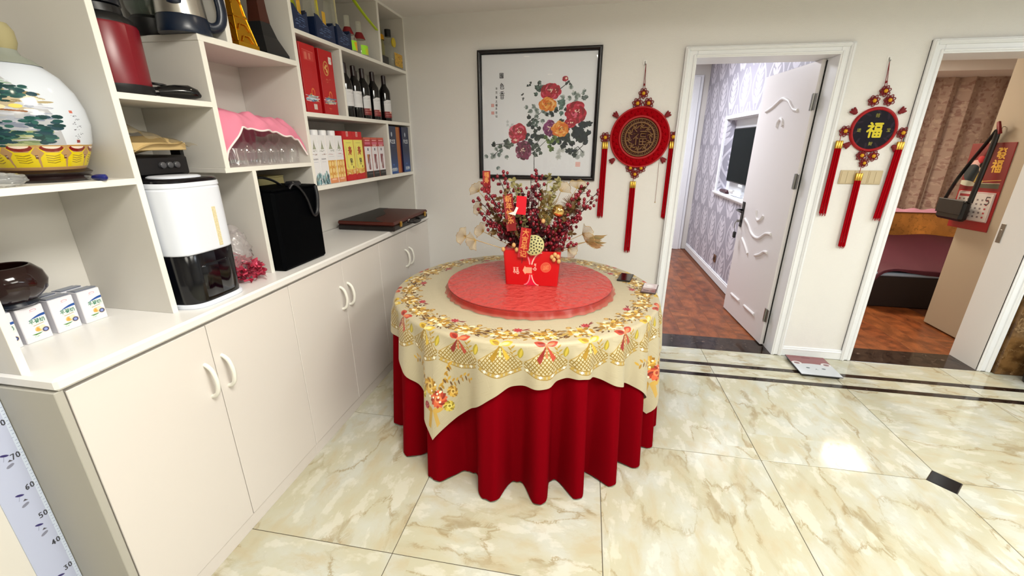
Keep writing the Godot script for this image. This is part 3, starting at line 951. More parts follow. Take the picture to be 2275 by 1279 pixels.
	# wardrobe side with the calendar
	var wd := thing("wardrobe", "tall beige wardrobe side inside the right doorway, behind the red calendar", "wardrobe", Vector3(3.03, 0, -4.0))
	var bm := mat("beige panel", hexc("b3a693"), 0.6)
	obj("side_panel", MB.new().span(Vector3(0, 0.012, 0), Vector3(0.03, 2.4, 0.62), 0.003), bm, wd)
	obj("body", MB.new().span(Vector3(0.03, 0.0, 0.01), Vector3(0.6, 2.38, 0.62), 0.003), bm, wd)
	# bed
	var bed := thing("bed", "dark bed with a maroon cover in the right bedroom", "bed", Vector3(3.55, 0, -4.36))
	obj("base", MB.new().span(Vector3(-0.8, 0.0, -1.95), Vector3(1.42, 0.31, 0), 0.01), mat("dark wood", hexc("1d0f0e"), 0.6), bed)
	obj("mattress", MB.new().span(Vector3(-0.79, 0.31, -1.94), Vector3(1.41, 0.345, 0.0), 0.012), mat("pale blue", hexc("9fb2cc"), 0.7), bed)
	var hb := obj("headboard", MB.new().span(Vector3(-0.9, 0.0, -2.02), Vector3(1.44, 0.66, -1.955), 0.01), mat("orange wood", hexc("f2ac58"), 0.4, 0, wood_tex(51)), bed)
	hb.set_meta("label", "orange wood headboard")
	var cover := MB.new()
	var fc := func(u: float, v: float) -> Vector3:
		var x := lerpf(-0.83, 1.43, u)
		var edge := minf(u, 1 - u)
		var y := 0.372 + 0.012 * sin(x * 9.0 + v * 6.0) + 0.03 * exp(-pow((x + 0.62) / 0.1, 2.0)) * v
		var z := lerpf(-1.93, 0.0, minf(v / 0.85, 1.0))
		if v > 0.85:
			var q := (v - 0.85) / 0.15
			y -= 0.035 * q * q
			z += 0.02 * sqrt(q) + 0.008 * sin(x * 30.0) * q
		if edge < 0.04:
			y -= (0.04 - edge) * 3.0
		return Vector3(x, y, z)
	cover.sheet(60, 40, fc, func(_u, v): return Vector3(0, 1, 1.5 if v > 0.88 else 0.0))
	obj("cover", cover, mat("maroon cloth", hexc("4a0a24"), 0.75), bed)
	var pk := thing("folded_cloth", "pink cloth lying on top of the orange headboard", "cloth", Vector3(4.15, 0.66, -6.345))
	obj("cloth", MB.new().sheet(24, 10, func(u, v): return Vector3(lerpf(-0.4, 0.4, u), 0.004 + 0.05 * sin(PI * v) * (0.8 + 0.2 * sin(u * 23.0)), lerpf(-0.045, 0.045, v)), func(_u, v): return Vector3(0, 1, v - 0.5)), mat("pink cloth", hexc("e6a8c4"), 0.8), pk)
	# curtain
	var art := Art.new(512, 1024, hexc("b09a8e"))
	for k in 700:
		var y := rng.randf() * 1024
		var x := rng.randf() * 512
		var c: Color = [hexc("8d6c66", 0.6), hexc("c9b6a8", 0.6), hexc("977a72", 0.6), hexc("bda79c", 0.6)][k % 4]
		match k % 3:
			0: art.rect(x, y, rng.randf_range(8, 26), rng.randf_range(14, 44), c)
			1: art.poly(PackedVector2Array([Vector2(x, y), Vector2(x + 16, y - 30), Vector2(x + 32, y)]), c)
			2: art.ell(x, y, rng.randf_range(5, 14), rng.randf_range(8, 24), c)
	var cm := mat("curtain cloth", Color.WHITE, 0.85, 0, art.tex())
	cm.uv1_scale = Vector3(3.2, 2.0, 1)
	var cu := thing("curtain", "brown and pink printed curtain behind the orange headboard", "curtain", Vector3(3.55, 0.03, -6.5))
	var cf := func(u: float, v: float) -> Vector3:
		var a := u * TAU * 12.0 + 0.7 * sin(u * 17.0)
		var k := 0.6 + 0.4 * sin(u * 31.0 + 1.0)
		return Vector3(lerpf(-1.3, 1.42, u) + 0.01 * sin(a * 2.0), lerpf(2.25, 0.0, v), 0.075 * k * sin(a) * (0.6 + 0.4 * v))
	obj("cloth", MB.new().sheet(240, 4, cf, func(_u, _v): return Vector3(0, 0, 1)), cm, cu)
	# calendar and bag on the wardrobe side
	calendar()

func calendar() -> void:
	var art := Art.new(384, 672, hexc("9c0a16"))
	art.rect(0, 0, 384, 360, hexc("7c0a14"))
	art.ell(70, 190, 90, 60, hexc("e8b9b4"), -0.4)
	art.ell(80, 230, 80, 70, hexc("20303a"), 0.3)
	art.ell(150, 130, 60, 30, hexc("d2313c"), 0.4)
	art.ell(160, 190, 26, 34, hexc("f0d3bd"))
	art.ell(158, 166, 30, 22, hexc("1c1412"))
	art.poly(PackedVector2Array([Vector2(140, 225), Vector2(185, 225), Vector2(205, 300), Vector2(120, 300)]), hexc("d8c262"))
	art.ell(60, 310, 90, 22, hexc("cfd0bd"), 0.1)
	art.rect(170, 300, 190, 40, hexc("4c4c3c"))
	art.line([Vector2(190, 290), Vector2(360, 275)], 4, hexc("e3c35a"))
	art.line([Vector2(180, 306), Vector2(360, 300)], 3, hexc("efe0c0"))
	glyph(art, "發", 250, 36, 78, 11, hexc("e9b53c"))
	glyph(art, "福", 236, 124, 92, 12, hexc("e9b53c"))
	art.rect(24, 372, 336, 224, hexc("e3dcda"))
	for r in 5:
		for c in 7:
			art.rect(40 + c * 45, 420 + r * 34, 18, 14, hexc("8b7d80") if c % 6 else hexc("c04a50"))
	art.rect(40, 386, 120, 20, hexc("b23a44"))
	glyph(art, "5", 290, 400, 60, 8, hexc("4a3c40"))
	var cal := thing("calendar", "red wall calendar with gold characters hanging on the beige wardrobe side", "calendar", Vector3(3.029, 0.86, -3.91), 0.0)
	cal.rotation.x = -0.035
	obj("backing", MB.new().span(Vector3(-0.004, 0, -0.185), Vector3(0.0, 0.655, 0.185), 0.001), mat("calendar red", hexc("980a14"), 0.5), cal)
	obj("print", MB.new().plate(Vector3(-0.0042, 0.653, -0.183), Vector3(0, 0, 0.366), Vector3(0, -0.651, 0), 0.0008), mat("calendar print", Color.WHITE, 0.4, 0, art.tex()), cal)
	obj("leaves", MB.new().span(Vector3(-0.014, 0.07, -0.16), Vector3(-0.0052, 0.29, 0.16), 0.002), mat("calendar paper", hexc("d9d2d2"), 0.7), cal)
	obj("leaves_print", MB.new().plate(Vector3(-0.0142, 0.287, -0.157), Vector3(0, 0, 0.314), Vector3(0, -0.214, 0), 0.0004, Vector2(0.06, 0.55), Vector2(0.94, 0.89)), mats["calendar print"], cal)
	var bag := thing("shoulder_bag", "black shoulder bag hanging by its strap in front of the red calendar", "bag", Vector3(2.962, 0.92, -4.0))
	obj("pouch", MB.new().span(Vector3(-0.035, 0, -0.13), Vector3(0.028, 0.16, 0.13), 0.022), mats["black"], bag)
	obj("flap", MB.new().span(Vector3(-0.042, 0.05, -0.125), Vector3(-0.033, 0.163, 0.125), 0.004), mat("black leather", hexc("17161a"), 0.45), bag)
	obj("strap", MB.new().tube(smooth_line([Vector3(0, 0.15, -0.12), Vector3(0.02, 0.34, -0.08), Vector3(0.03, 0.62, 0.06), Vector3(0.03, 0.69, 0.1), Vector3(0.028, 0.6, 0.11), Vector3(0.012, 0.34, 0.12), Vector3(0, 0.15, 0.125)]), 0.018, 8, false, 0.4), mats["black"], bag)
	obj("tassel", MB.new().tube([Vector3(0.035, 0.69, 0.1), Vector3(0.02, 0.74, 0.1), Vector3(0.03, 0.66, 0.13)], 0.012, 6), mats["dark red"], bag)
	var hook := thing("wall_hook", "small hook holding the black bag on the beige wardrobe side", "hook", Vector3(3.03, 1.6, -3.9))
	obj("hook", MB.new().tube([Vector3(0, 0.03, 0), Vector3(-0.012, 0.03, 0), Vector3(-0.016, 0.0, 0), Vector3(-0.03, -0.006, 0), Vector3(-0.034, 0.012, 0)], 0.003, 6), mats["steel"], hook)

func shelves() -> void:
	# ---- base cabinets: three units of two doors
	var zz := [-0.668, -1.5225, -2.3565, -3.204]
	var gap := [-1.102, -1.938, -2.772]
	var where := ["nearest the height chart", "under the black bag and the red foil", "beside the table, under the briefcase"]
	for u in 3:
		var c := thing("base_cabinet", "white two-door base cabinet, the one " + where[u], "cabinet", Vector3(-1.46, 0, (zz[u] + zz[u + 1]) / 2), 0, "white base cabinets along the left wall")
		var z1: float = zz[u] - c.position.z
		var z0: float = zz[u + 1] - c.position.z
		var gm: float = gap[u] - c.position.z
		obj("body", MB.new().span(Vector3(-0.205, 0.06, z0 + 0.001), Vector3(0.172, 0.912, z1 - 0.001), 0.001), mats["shaded shelf inside"], c)
		obj("plinth", MB.new().span(Vector3(-0.205, 0.0, z0), Vector3(0.193, 0.06, z1), 0.001), mats["laminate"], c)
		var zs := [[z1 - (0.026 if u == 0 else 0.0015), gm + 0.0015], [gm - 0.0015, z0 + (0.03 if u == 2 else 0.0015)]]
		for k in 2:
			var d := obj("door", MB.new().span(Vector3(0.176, 0.064, zs[k][1]), Vector3(0.198, 0.904, zs[k][0]), 0.0015), mats["laminate"], c)
			var hz: float = gm + (0.038 if k == 0 else -0.034)
			var pts := [Vector3(0.196, 0.772, hz), Vector3(0.207, 0.768, hz), Vector3(0.222, 0.752, hz), Vector3(0.23, 0.722, hz), Vector3(0.231, 0.698, hz), Vector3(0.224, 0.668, hz), Vector3(0.21, 0.652, hz), Vector3(0.196, 0.648, hz)]
			obj("handle", MB.new().tube(smooth_line(pts, 3), 0.0075, 10), mats["laminate edge"], d)
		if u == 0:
			obj("end_panel", MB.new().span(Vector3(-0.2, 0.0, z1 - 0.02), Vector3(0.203, 0.914, z1), 0.0015), mat("shaded laminate", hexc("b3b1a9"), 0.55), c)  # shade on the near end put into a darker laminate colour
		if u == 2:
			obj("filler_strip", MB.new().span(Vector3(0.176, 0.0, z0), Vector3(0.196, 0.912, z0 + 0.027), 0.001), mats["laminate"], c)
	var wt := obj("worktop", MB.new().span(Vector3(-1.666, 0.916, -3.21), Vector3(-1.249, 0.95, -0.672), 0.007), mats["worktop"])
	tag(wt, "long white worktop over the base cabinets", "worktop")
	# ---- open shelving over the worktop
	var s := thing("shelf_unit", "white open shelving with many compartments above the worktop", "shelf", Vector3(-1.51, 0.95, -1.95))
	var xf := 0.155
	var xb := -0.155
	obj("back_panel", MB.new().span(Vector3(xb - 0.012, 0, -1.272), Vector3(xb, 1.386, 1.27), 0), mats["shaded shelf inside"], s)
	for r in [[-0.678, -0.696, 0.95, 2.322], [-1.083, -1.102, 0.95, 2.322], [-1.425, -1.446, 1.405, 1.831], [-1.553, -1.573, 0.95, 1.387], [-1.556, -1.579, 1.852, 2.322], [-1.945, -1.966, 1.265, 2.322],
			[-2.325, -2.345, 1.638, 1.971], [-2.811, -2.835, 1.989, 2.322], [-2.81, -2.834, 1.287, 1.618], [-3.2, -3.223, 0.95, 2.322]]:
		var up := obj("upright", MB.new().span(Vector3(xb, r[2] - 0.95, r[1] + 1.95), Vector3(xf, r[3] - 0.95, r[0] + 1.95), 0.0012), mats["shaded shelf inside"], s)
		obj("lit_edge_strip", MB.new().span(Vector3(xf - 0.001, r[2] - 0.95, r[1] + 1.95), Vector3(xf + 0.0012, r[3] - 0.95, r[0] + 1.95), 0.0006), mats["laminate edge"], up)  # added pale strip so the front edge looks lit against darkened boards
	for r in [[1.376, 1.394, -0.696, -1.083], [1.617, 1.635, -1.102, -1.425], [1.387, 1.405, -1.421, -1.945], [1.831, 1.852, -1.423, -1.945], [1.971, 1.989, -1.966, -3.2], [1.618, 1.638, -1.966, -3.2], [1.265, 1.287, -1.966, -3.2], [2.322, 2.336, -0.678, -3.223]]:
		var sb := obj("shelf_board", MB.new().span(Vector3(xb, r[0] - 0.95, r[3] + 1.95), Vector3(xf + 0.0005, r[1] - 0.95, r[2] + 1.95), 0.0012), mats["shaded shelf inside"], s)
		obj("lit_edge_strip", MB.new().span(Vector3(xf - 0.001, r[0] - 0.95, r[3] + 1.95), Vector3(xf + 0.0015, r[1] - 0.95, r[2] + 1.95), 0.0006), mats["laminate edge"], sb)

# a printed carton standing on a shelf; front face at x = xf, from z0 (near) to z1 (far)
func carton(called: String, label: String, group: String, xf: float, y: float, z0: float, z1: float, h: float, depth: float, body: Material, print: Material, turn := 0.0) -> Node3D:
	var w := absf(z1 - z0)
	var t := thing(called, label, "box", Vector3(xf - depth / 2, y, (z0 + z1) / 2), turn, group)
	obj("body", MB.new().span(Vector3(-depth / 2, 0, -w / 2), Vector3(depth / 2 - 0.0005, h, w / 2), 0.0015), body, t)
	obj("front_print", MB.new().plate(Vector3(depth / 2 - 0.0006, h - 0.001, w / 2 - 0.001), Vector3(0, 0, -w + 0.002), Vector3(0, -h + 0.002, 0), 0.0006), print, t)
	return t

func shot(key: String, art: Art, rough := 0.4) -> StandardMaterial3D:
	return mat(key, Color.WHITE, rough, 0, art.tex())

func tower(mb: MB, segs: Array, sides := 4, turn := 0.0) -> MB:
	# square tower: [half width, height] rings
	for i in segs.size() - 1:
		mb.flat()
		for k in sides:
			var a0 := TAU * (k + 0.5) / sides + turn
			var a1 := TAU * (k + 1.5) / sides + turn
			var r0: float = segs[i][0] * 1.4142
			var r1: float = segs[i + 1][0] * 1.4142
			var p := [Vector3(cos(a0) * r0, segs[i][1], sin(a0) * r0), Vector3(cos(a1) * r0, segs[i][1], sin(a1) * r0), Vector3(cos(a1) * r1, segs[i + 1][1], sin(a1) * r1), Vector3(cos(a0) * r1, segs[i + 1][1], sin(a0) * r1)]
			var m := (a0 + a1) / 2
			mb.quad(p[0], p[1], p[2], p[3], Vector3(cos(m), 0.01 if r1 <= r0 else -0.01, sin(m)) if absf(segs[i + 1][1] - segs[i][1]) > 1e-4 else Vector3(0, signf(r0 - r1), 0), Vector2(0, 1), Vector2(1, 1), Vector2(1, 0), Vector2(0, 0))
	return mb

func stock() -> void:
	# ================= top row: kettles and bottles
	var th := thing("thermos_flask", "red and black air pot standing on the shelf beside the big porcelain jar", "thermos", Vector3(-1.475, 1.635, -1.203))
	obj("body", MB.new().lathe([Vector2(0.09, 0.03), Vector2(0.091, 0.19), Vector2(0.086, 0.2)], 32), mat("red enamel", hexc("76061a"), 0.3), th)
	obj("base", MB.new().lathe([Vector2(0, 0), Vector2(0.09, 0), Vector2(0.094, 0.006), Vector2(0.094, 0.03), Vector2(0.08, 0.031)], 32), mats["black"], th)
	obj("shoulder", MB.new().lathe([Vector2(0.088, 0.197), Vector2(0.085, 0.21), Vector2(0.062, 0.225), Vector2(0.06, 0.245), Vector2(0.052, 0.25)], 32), mats["black"], th)
	obj("lid", MB.new().lathe([Vector2(0.05, 0.248), Vector2(0.063, 0.25), Vector2(0.06, 0.29), Vector2(0.05, 0.298), Vector2(0, 0.3)], 32), mat("dark navy", hexc("10141f"), 0.35), th)
	obj("push_button", MB.new().lathe([Vector2(0.04, 0.298), Vector2(0.038, 0.312), Vector2(0, 0.315)], 24), mat("grey plastic", hexc("8c929e"), 0.4), th)
	var ap := thing("appliance", "small black appliance with a coiled cord, on the shelf beside the red air pot", "appliance", Vector3(-1.405, 1.635, -1.36))
	obj("body", MB.new().tube([Vector3(-0.03, 0.022, 0.055), Vector3(0, 0.026, 0.02), Vector3(0.02, 0.027, -0.01), Vector3(0.03, 0.022, -0.028), Vector3(0.034, 0.016, -0.04)], [0.02, 0.025, 0.026, 0.02, 0.008], 14, false, 0.85), mats["black gloss"], ap)
	var cord := []
	for i in 40:
		var a := i * 0.42
		cord.append(Vector3(-0.06 + 0.035 * cos(a), 0.012 + 0.0018 * i * 0.6, 0.035 + 0.028 * sin(a)))
	obj("cord", MB.new().tube(cord, 0.004, 6), mats["black"], ap)
	# glass pot and steel kettle
	var gp := thing("coffee_pot", "smoky glass pot with a black foot, on the top shelf behind the steel kettle", "pot", Vector3(-1.583, 1.852, -1.485))
	obj("foot", MB.new().lathe([Vector2(0, 0), Vector2(0.068, 0), Vector2(0.072, 0.012), Vector2(0.072, 0.055), Vector2(0.06, 0.066), Vector2(0, 0.066)], 28), mats["black"], gp)
	obj("jar", MB.new().lathe([Vector2(0.058, 0.067), Vector2(0.07, 0.09), Vector2(0.073, 0.15), Vector2(0.06, 0.21), Vector2(0.05, 0.23), Vector2(0.047, 0.23), Vector2(0.057, 0.205), Vector2(0.069, 0.15), Vector2(0.066, 0.09), Vector2(0.054, 0.071)], 32), film("smoked glass", hexc("5f6a60"), 0.45, 0.08), gp)
	obj("lid", MB.new().lathe([Vector2(0.052, 0.23), Vector2(0.052, 0.25), Vector2(0, 0.26)], 24), mats["black"], gp)
	var kt := thing("electric_kettle", "steel electric kettle with navy base and handle, on the top shelf", "kettle", Vector3(-1.425, 1.852, -1.452))
	obj("base", MB.new().lathe([Vector2(0, 0), Vector2(0.078, 0), Vector2(0.08, 0.008), Vector2(0.078, 0.02), Vector2(0.076, 0.05), Vector2(0.072, 0.056)], 32), mat("navy plastic", hexc("0f1c30"), 0.3), kt)
	obj("body", MB.new().lathe([Vector2(0.074, 0.055), Vector2(0.071, 0.1), Vector2(0.064, 0.2), Vector2(0.058, 0.24)], 32), mat("brushed steel", hexc("c9c7c2"), 0.28, 1.0), kt)
	obj("lid", MB.new().lathe([Vector2(0.058, 0.24), Vector2(0.055, 0.25), Vector2(0, 0.258)], 32), mats["navy plastic"], kt)
	var hp := []
	for q in [Vector2(0.06, 0.045), Vector2(0.085, 0.036), Vector2(0.112, 0.05), Vector2(0.124, 0.09), Vector2(0.12, 0.15), Vector2(0.108, 0.21), Vector2(0.08, 0.235), Vector2(0.055, 0.232)]:
		hp.append(Vector3(q.x * 0.56, q.y, -q.x * 0.83))
	obj("handle", MB.new().tube(smooth_line(hp, 3), 0.0135, 10, false, 1.3), mats["navy plastic"], kt)
	obj("spout_cap", MB.new().use(Transform3D(Basis(Vector3.UP, -0.9), Vector3(0.036, 0.074, 0.055))).lathe([Vector2(0.0, 0.0), Vector2(0.021, 0.01), Vector2(0.025, 0.03), Vector2(0.025, 0.1), Vector2(0.0, 0.115)], 20, 0.6, 1), mats["navy plastic"], kt)  # dark rounded spout cover on the near side of the kettle
	# golden and dark tower bottles
	var gb := thing("tower_bottle", "golden tower-shaped bottle on the top shelf, right of the steel kettle", "bottle", Vector3(-1.412, 1.852, -1.67))
	obj("body", tower(MB.new(), [[0.0, 0], [0.054, 0], [0.054, 0.016], [0.05, 0.018], [0.033, 0.105], [0.036, 0.107], [0.036, 0.114], [0.029, 0.117], [0.02, 0.2], [0.023, 0.202], [0.023, 0.208], [0.014, 0.22], [0.008, 0.36], [0.0, 0.4]]), mats["gold"], gb)
	var arch := MB.new()
	for f in 4:
		arch.use(Transform3D(Basis(Vector3.UP, f * PI / 2), Vector3()))
		for q in [[0.02, 0.052], [0.062, 0.044], [0.15, 0.027]]:
			arch.tube([Vector3(-0.03, q[0], q[1] + 0.001), Vector3(-0.015, q[0] + 0.022, q[1] - 0.002), Vector3(0.015, q[0] + 0.022, q[1] - 0.002), Vector3(0.03, q[0], q[1] + 0.001)], 0.0025, 5)
		arch.tube([Vector3(0.05, 0.018, 0.05), Vector3(0.033, 0.105, 0.033), Vector3(0.02, 0.2, 0.02)], 0.003, 5)
	obj("ribs", arch, mats["gold"], gb)
	var brown := film("amber glass", hexc("4a1d10"), 0.85, 0.06)
	for p in [[Vector3(-1.43, 1.852, -1.84), "dark tower-shaped bottle right of the golden one, beside the upright", 0.07], [Vector3(-1.585, 1.852, -1.765), "dark brown tower-shaped bottle standing behind the golden one", 0.058]]:
		var db := thing("tower_bottle", p[1], "bottle", p[0], 0, "dark tower bottles beside the golden one")
		var k: float = p[2]
		obj("stand", tower(MB.new(), [[0.0, 0], [k, 0], [k, 0.012], [k * 0.62, 0.075], [k * 0.42, 0.13], [0, 0.131]]), mat("black slate", hexc("15171b"), 0.35), db)
		obj("bottle", tower(MB.new(), [[k * 0.42, 0.131], [k * 0.36, 0.18], [k * 0.3, 0.27], [k * 0.2, 0.36], [0, 0.361]]), brown, db)
		obj("label", MB.new().box(Vector3(k * 0.34, 0.245, 0), Vector3(0.012, 0.03, 0.022), 0.002), mat("cream label", hexc("e6dcc4"), 0.5), db)
	# ================= row A: bottles in blue trays
	var ta := Art.new(256, 160, hexc("0e2248"))
	for k in 5:
		scrawl(ta, 60, 70 + k * 14, 130, 8, hexc("5d78a8"), 9, 2)
	scrawl(ta, 90, 40, 70, 14, hexc("8ba2c8"), 8, 2.5)
	var tray_print := shot("blue tray print", ta)
	var tray := mat("blue card", hexc("0d1f42"), 0.45)
	var lime := film("lime glass", hexc("a8b81a"), 0.8, 0.06)
	var clear := film("clear glass", hexc("d7d8c2"), 0.22, 0.04)
	var zs := [[-1.975, -2.085], [-2.15, -2.31], [-2.335, -2.475]]
	var at := ["leftmost of the three, with a yellow-green bottle", "middle of the three, with a yellow-ribboned bottle", "rightmost of the three, beside the neon labels"]
	for i in 3:
		var z0: float = zs[i][0]
		var z1: float = zs[i][1]
		var w := z0 - z1
		var t := thing("blue_tray_box", "dark blue open box, " + at[i], "box", Vector3(-1.43, 1.989, (z0 + z1) / 2), 0, "blue boxes on the top right shelf")
		var wave := PackedVector2Array([Vector2(-w / 2, 0), Vector2(w / 2, 0)])
		for k in 13:
			var u := k / 12.0
			wave.append(Vector2(w / 2 - w * u, 0.092 - 0.026 * sin(PI * clampf(u * 1.2, 0, 1)) + 0.012 * u))
		var fx := Transform3D(Basis(Vector3(0, 0, -1), Vector3(0, 1, 0), Vector3(1, 0, 0)), Vector3(0.068, 0, 0))
		obj("front", MB.new().use(fx).prism(wave, 0.004), tray_print, t)
		obj("tray", MB.new().span(Vector3(-0.07, 0, w / 2 - 0.004), Vector3(0.066, 0.092, w / 2)).span(Vector3(-0.07, 0, -w / 2), Vector3(0.066, 0.098, -w / 2 + 0.004)).span(Vector3(-0.07, 0, -w / 2 + 0.004), Vector3(-0.066, 0.085, w / 2 - 0.004)).span(Vector3(-0.066, 0, -w / 2 + 0.004), Vector3(0.066, 0.004, w / 2 - 0.004)), tray, t)
		var b := thing("tower_bottle", ["yellow-green glass tower bottle standing in the leftmost blue box", "clear glass tower bottle with a yellow ribbon in the middle blue box", "clear glass tower bottle in the rightmost blue box"][i], "bottle", Vector3(-1.43, 1.9935, (z0 + z1) / 2), 0, "glass tower bottles in the blue boxes")
		var q := 0.044 if i else 0.05
		obj("glass", tower(MB.new(), [[0, 0], [q, 0], [q, 0.02], [q * 0.6, 0.13], [q * 0.42, 0.24], [q * 0.3, 0.31], [0, 0.312]]), lime if i == 0 else clear, b)
		if i < 2:
			obj("gold_edge", tower(MB.new().at(0.02, 0.03, -0.022), [[0.008, 0.0], [0.006, 0.1], [0.004, 0.24]]), mat("yellow ribbon", hexc("d9cf2e"), 0.4), b)
		else:
			obj("gold_edge", tower(MB.new().at(0.02, 0.03, -0.022), [[0.004, 0.0], [0.003, 0.1], [0.003, 0.24]]), mat("pale gilt", hexc("d8d0a0"), 0.3), b)
		if i < 2:
			obj("tag", MB.new().box(Vector3(0.046, 0.105, -0.034), Vector3(0.004, 0.06, 0.026), 0.002), mat("gold label", hexc("d8ab2c"), 0.4), b)
	# two clear bottles with neon labels
	for i in 2:
		var b := thing("clear_bottle", ["clear bottle with a green and orange neon label, right of the blue boxes", "clear bottle with a yellow-green neon label and a dark red collar"][i], "bottle", Vector3(-1.41, 1.989, [-2.535, -2.665][i]), 0, "clear bottles with neon labels")
		obj("glass", MB.new().lathe([Vector2(0, 0), Vector2(0.042, 0), Vector2(0.044, 0.01), Vector2(0.044, 0.075), Vector2(0.03, 0.1), Vector2(0.016, 0.13), Vector2(0.015, 0.19), Vector2(0, 0.192)], 24), clear, b)
		var la := Art.new(64, 64, hexc("a8f02a"))
		if i == 0:
			la.poly(PackedVector2Array([Vector2(20, 10), Vector2(64, 0), Vector2(64, 64), Vector2(30, 64)]), hexc("f0b62a"))
			la.rect(44, 8, 20, 56, hexc("ef8a5a"))
		else:
			la.rect(20, 20, 44, 44, hexc("cdd838"))
		obj("label", MB.new().use(Transform3D(Basis(Vector3.UP, 0), Vector3())).sheet(10, 1, func(u, v): return Vector3(0.0447 * cos((u - 0.5) * 2.0), lerpf(0.062, 0.012, v), -0.0447 * sin((u - 0.5) * 2.0)), func(u, _v): return Vector3(cos((u - 0.5) * 2.0), 0, -sin((u - 0.5) * 2.0))), shot("neon label %d" % i, la), b)
		obj("collar", MB.new().lathe([Vector2(0.0165, 0.132), Vector2(0.031, 0.102), Vector2(0.0335, 0.096), Vector2(0.0345, 0.098), Vector2(0.032, 0.104), Vector2(0.0185, 0.133)], 20), mats["dark red"], b)
	var rib := thing("neon_ribbon", "yellow-green neon ribbon hanging above the clear bottles", "ribbon", Vector3(-1.36, 2.2, -2.6))
	obj("ribbon", MB.new().tube(smooth_line([Vector3(0, 0.118, 0.14), Vector3(0, 0.06, 0.06), Vector3(0, 0.01, -0.06), Vector3(0, -0.035, -0.2)]), 0.013, 8, false, 0.25), mat("neon tape", hexc("bcd820"), 0.5), rib)
	# right end compartment
	var r1 := thing("display_bottle", "dark bottle with gold trim at the left of the top right compartment", "bottle", Vector3(-1.42, 1.989, -2.93))
	obj("base", MB.new().span(Vector3(-0.045, 0, -0.045), Vector3(0.045, 0.055, 0.045), 0.003), mats["black slate"], r1)
	obj("glass", MB.new().lathe([Vector2(0, 0.055), Vector2(0.036, 0.056), Vector2(0.04, 0.1), Vector2(0.03, 0.2), Vector2(0.014, 0.26), Vector2(0.013, 0.3), Vector2(0, 0.302)], 20), film("olive glass", hexc("8a8440"), 0.55, 0.06), r1)
	obj("gold_band", MB.new().lathe([Vector2(0.041, 0.15), Vector2(0.041, 0.175), Vector2(0.037, 0.18)], 20), mats["gold"], r1)
	obj("cap", MB.new().lathe([Vector2(0.017, 0.27), Vector2(0.017, 0.315), Vector2(0, 0.318)], 16), mats["gold"], r1)
	var lb := Art.new(128, 128, hexc("c99a2c"))
	for k in 60:
		lb.ell(rng.randf() * 128, rng.randf() * 128, rng.randf_range(3, 9), rng.randf_range(2, 6), [hexc("e0b84a"), hexc("8a6420"), hexc("a5a01e")][k % 3], rng.randf() * 3)
	var r2 := thing("display_bottle", "squat bottle with a round yellow seal and gold square label at the shelf end", "bottle", Vector3(-1.425, 1.989, -3.095))
	obj("glass", MB.new().lathe([Vector2(0, 0), Vector2(0.06, 0), Vector2(0.066, 0.01), Vector2(0.066, 0.1), Vector2(0.05, 0.13), Vector2(0.018, 0.16), Vector2(0.017, 0.22), Vector2(0, 0.222)], 24, 1, 1, 0.7, 4.0), clear, r2)
	obj("label", MB.new().plate(Vector3(0.067, 0.095, 0.062), Vector3(0, 0, -0.124), Vector3(0, -0.082, 0), 0.001), shot("gold print", lb), r2)
	obj("seal", MB.new().use(Transform3D(Basis(Vector3(0, 0, 1), -PI / 2), Vector3(0.03, 0.165, 0))).lathe([Vector2(0, 0.012), Vector2(0.02, 0.012), Vector2(0.03, 0.006), Vector2(0.03, 0), Vector2(0, 0)].map(func(p): return Vector2(p.x, 0.012 - p.y)), 20), mat("yellow seal", hexc("d0b81c"), 0.4), r2)
	obj("cap", MB.new().lathe([Vector2(0.021, 0.2), Vector2(0.021, 0.245), Vector2(0, 0.248)], 16), mats["black"], r2)
	# ================= row B: two red gift boxes and wine
	for i in 2:
		var ra := Art.new(256, 680, hexc("b5060f"))
		if i == 0:
			ra.rect(50, 70, 170, 90, hexc("c24a40", 0.7))
			ra.rect(70, 80, 40, 70, hexc("d98a72", 0.6))
			ra.rect(140, 84, 30, 60, hexc("d98a72", 0.6))
			ra.line([Vector2(40, 60), Vector2(220, 70)], 4, hexc("d8776b"))
		else:
			ra.ell(110, 190, 52, 78, hexc("c9914a"))
			ra.ell(110, 190, 40, 64, hexc("b5160f"))
			for k in 5:
				ra.ell(110 + rng.randf_range(-22, 22), 160 + k * 16, 20, 9, hexc("d9a860"), rng.randf())
			scrawl(ra, 80, 300, 70, 18, hexc("d08a5a"), 8, 3)
			scrawl(ra, 90, 326, 50, 10, hexc("d08a5a"), 6, 2)
			ra.rect(176, 60, 54, 74, hexc("eae6e0"))
			scrawl(ra, 186, 70, 34, 44, hexc("8c8484"), 8, 3)
		ra.ell(140, 470, 30, 44, hexc("d87a3a")); ra.ell(140, 474, 20, 32, hexc("b5060f"))
		ra.ell(96, 506, 22, 22, hexc("b58a3a")); ra.ell(96, 506, 11, 11, hexc("3c6a8a"))
		for k in 46:
			var y := 505.0 + rng.randf() * 62
			ra.line([Vector2(rng.randf() * 240, y), Vector2(rng.randf() * 240, y + rng.randf_range(-8, 14))], rng.randf_range(4, 11), [hexc("9ec0d2"), hexc("d6dfe2"), hexc("5d86a8"), hexc("2d4a72"), hexc("c8b48a")][k % 5])
		ra.rect(0, 572, 256, 108, hexc("b0050e"))
		if i == 0:
			ra.rect(120, 590, 60, 56, hexc("cbbdb6"))
		else:
			scrawl(ra, 70, 610, 90, 24, hexc("d06a3a"), 9, 3)
		carton("gift_box", ["tall red gift box with a pale printed panel, left of the pair", "tall red gift box with a gold oval emblem, right of the pair"][i], "tall red gift boxes", -1.362, 1.638, [-1.99, -2.138][i], [-2.11, -2.258][i], 0.305, 0.115, mat("red card", hexc("a3070f"), 0.35), shot("red box print %d" % i, ra, 0.3))
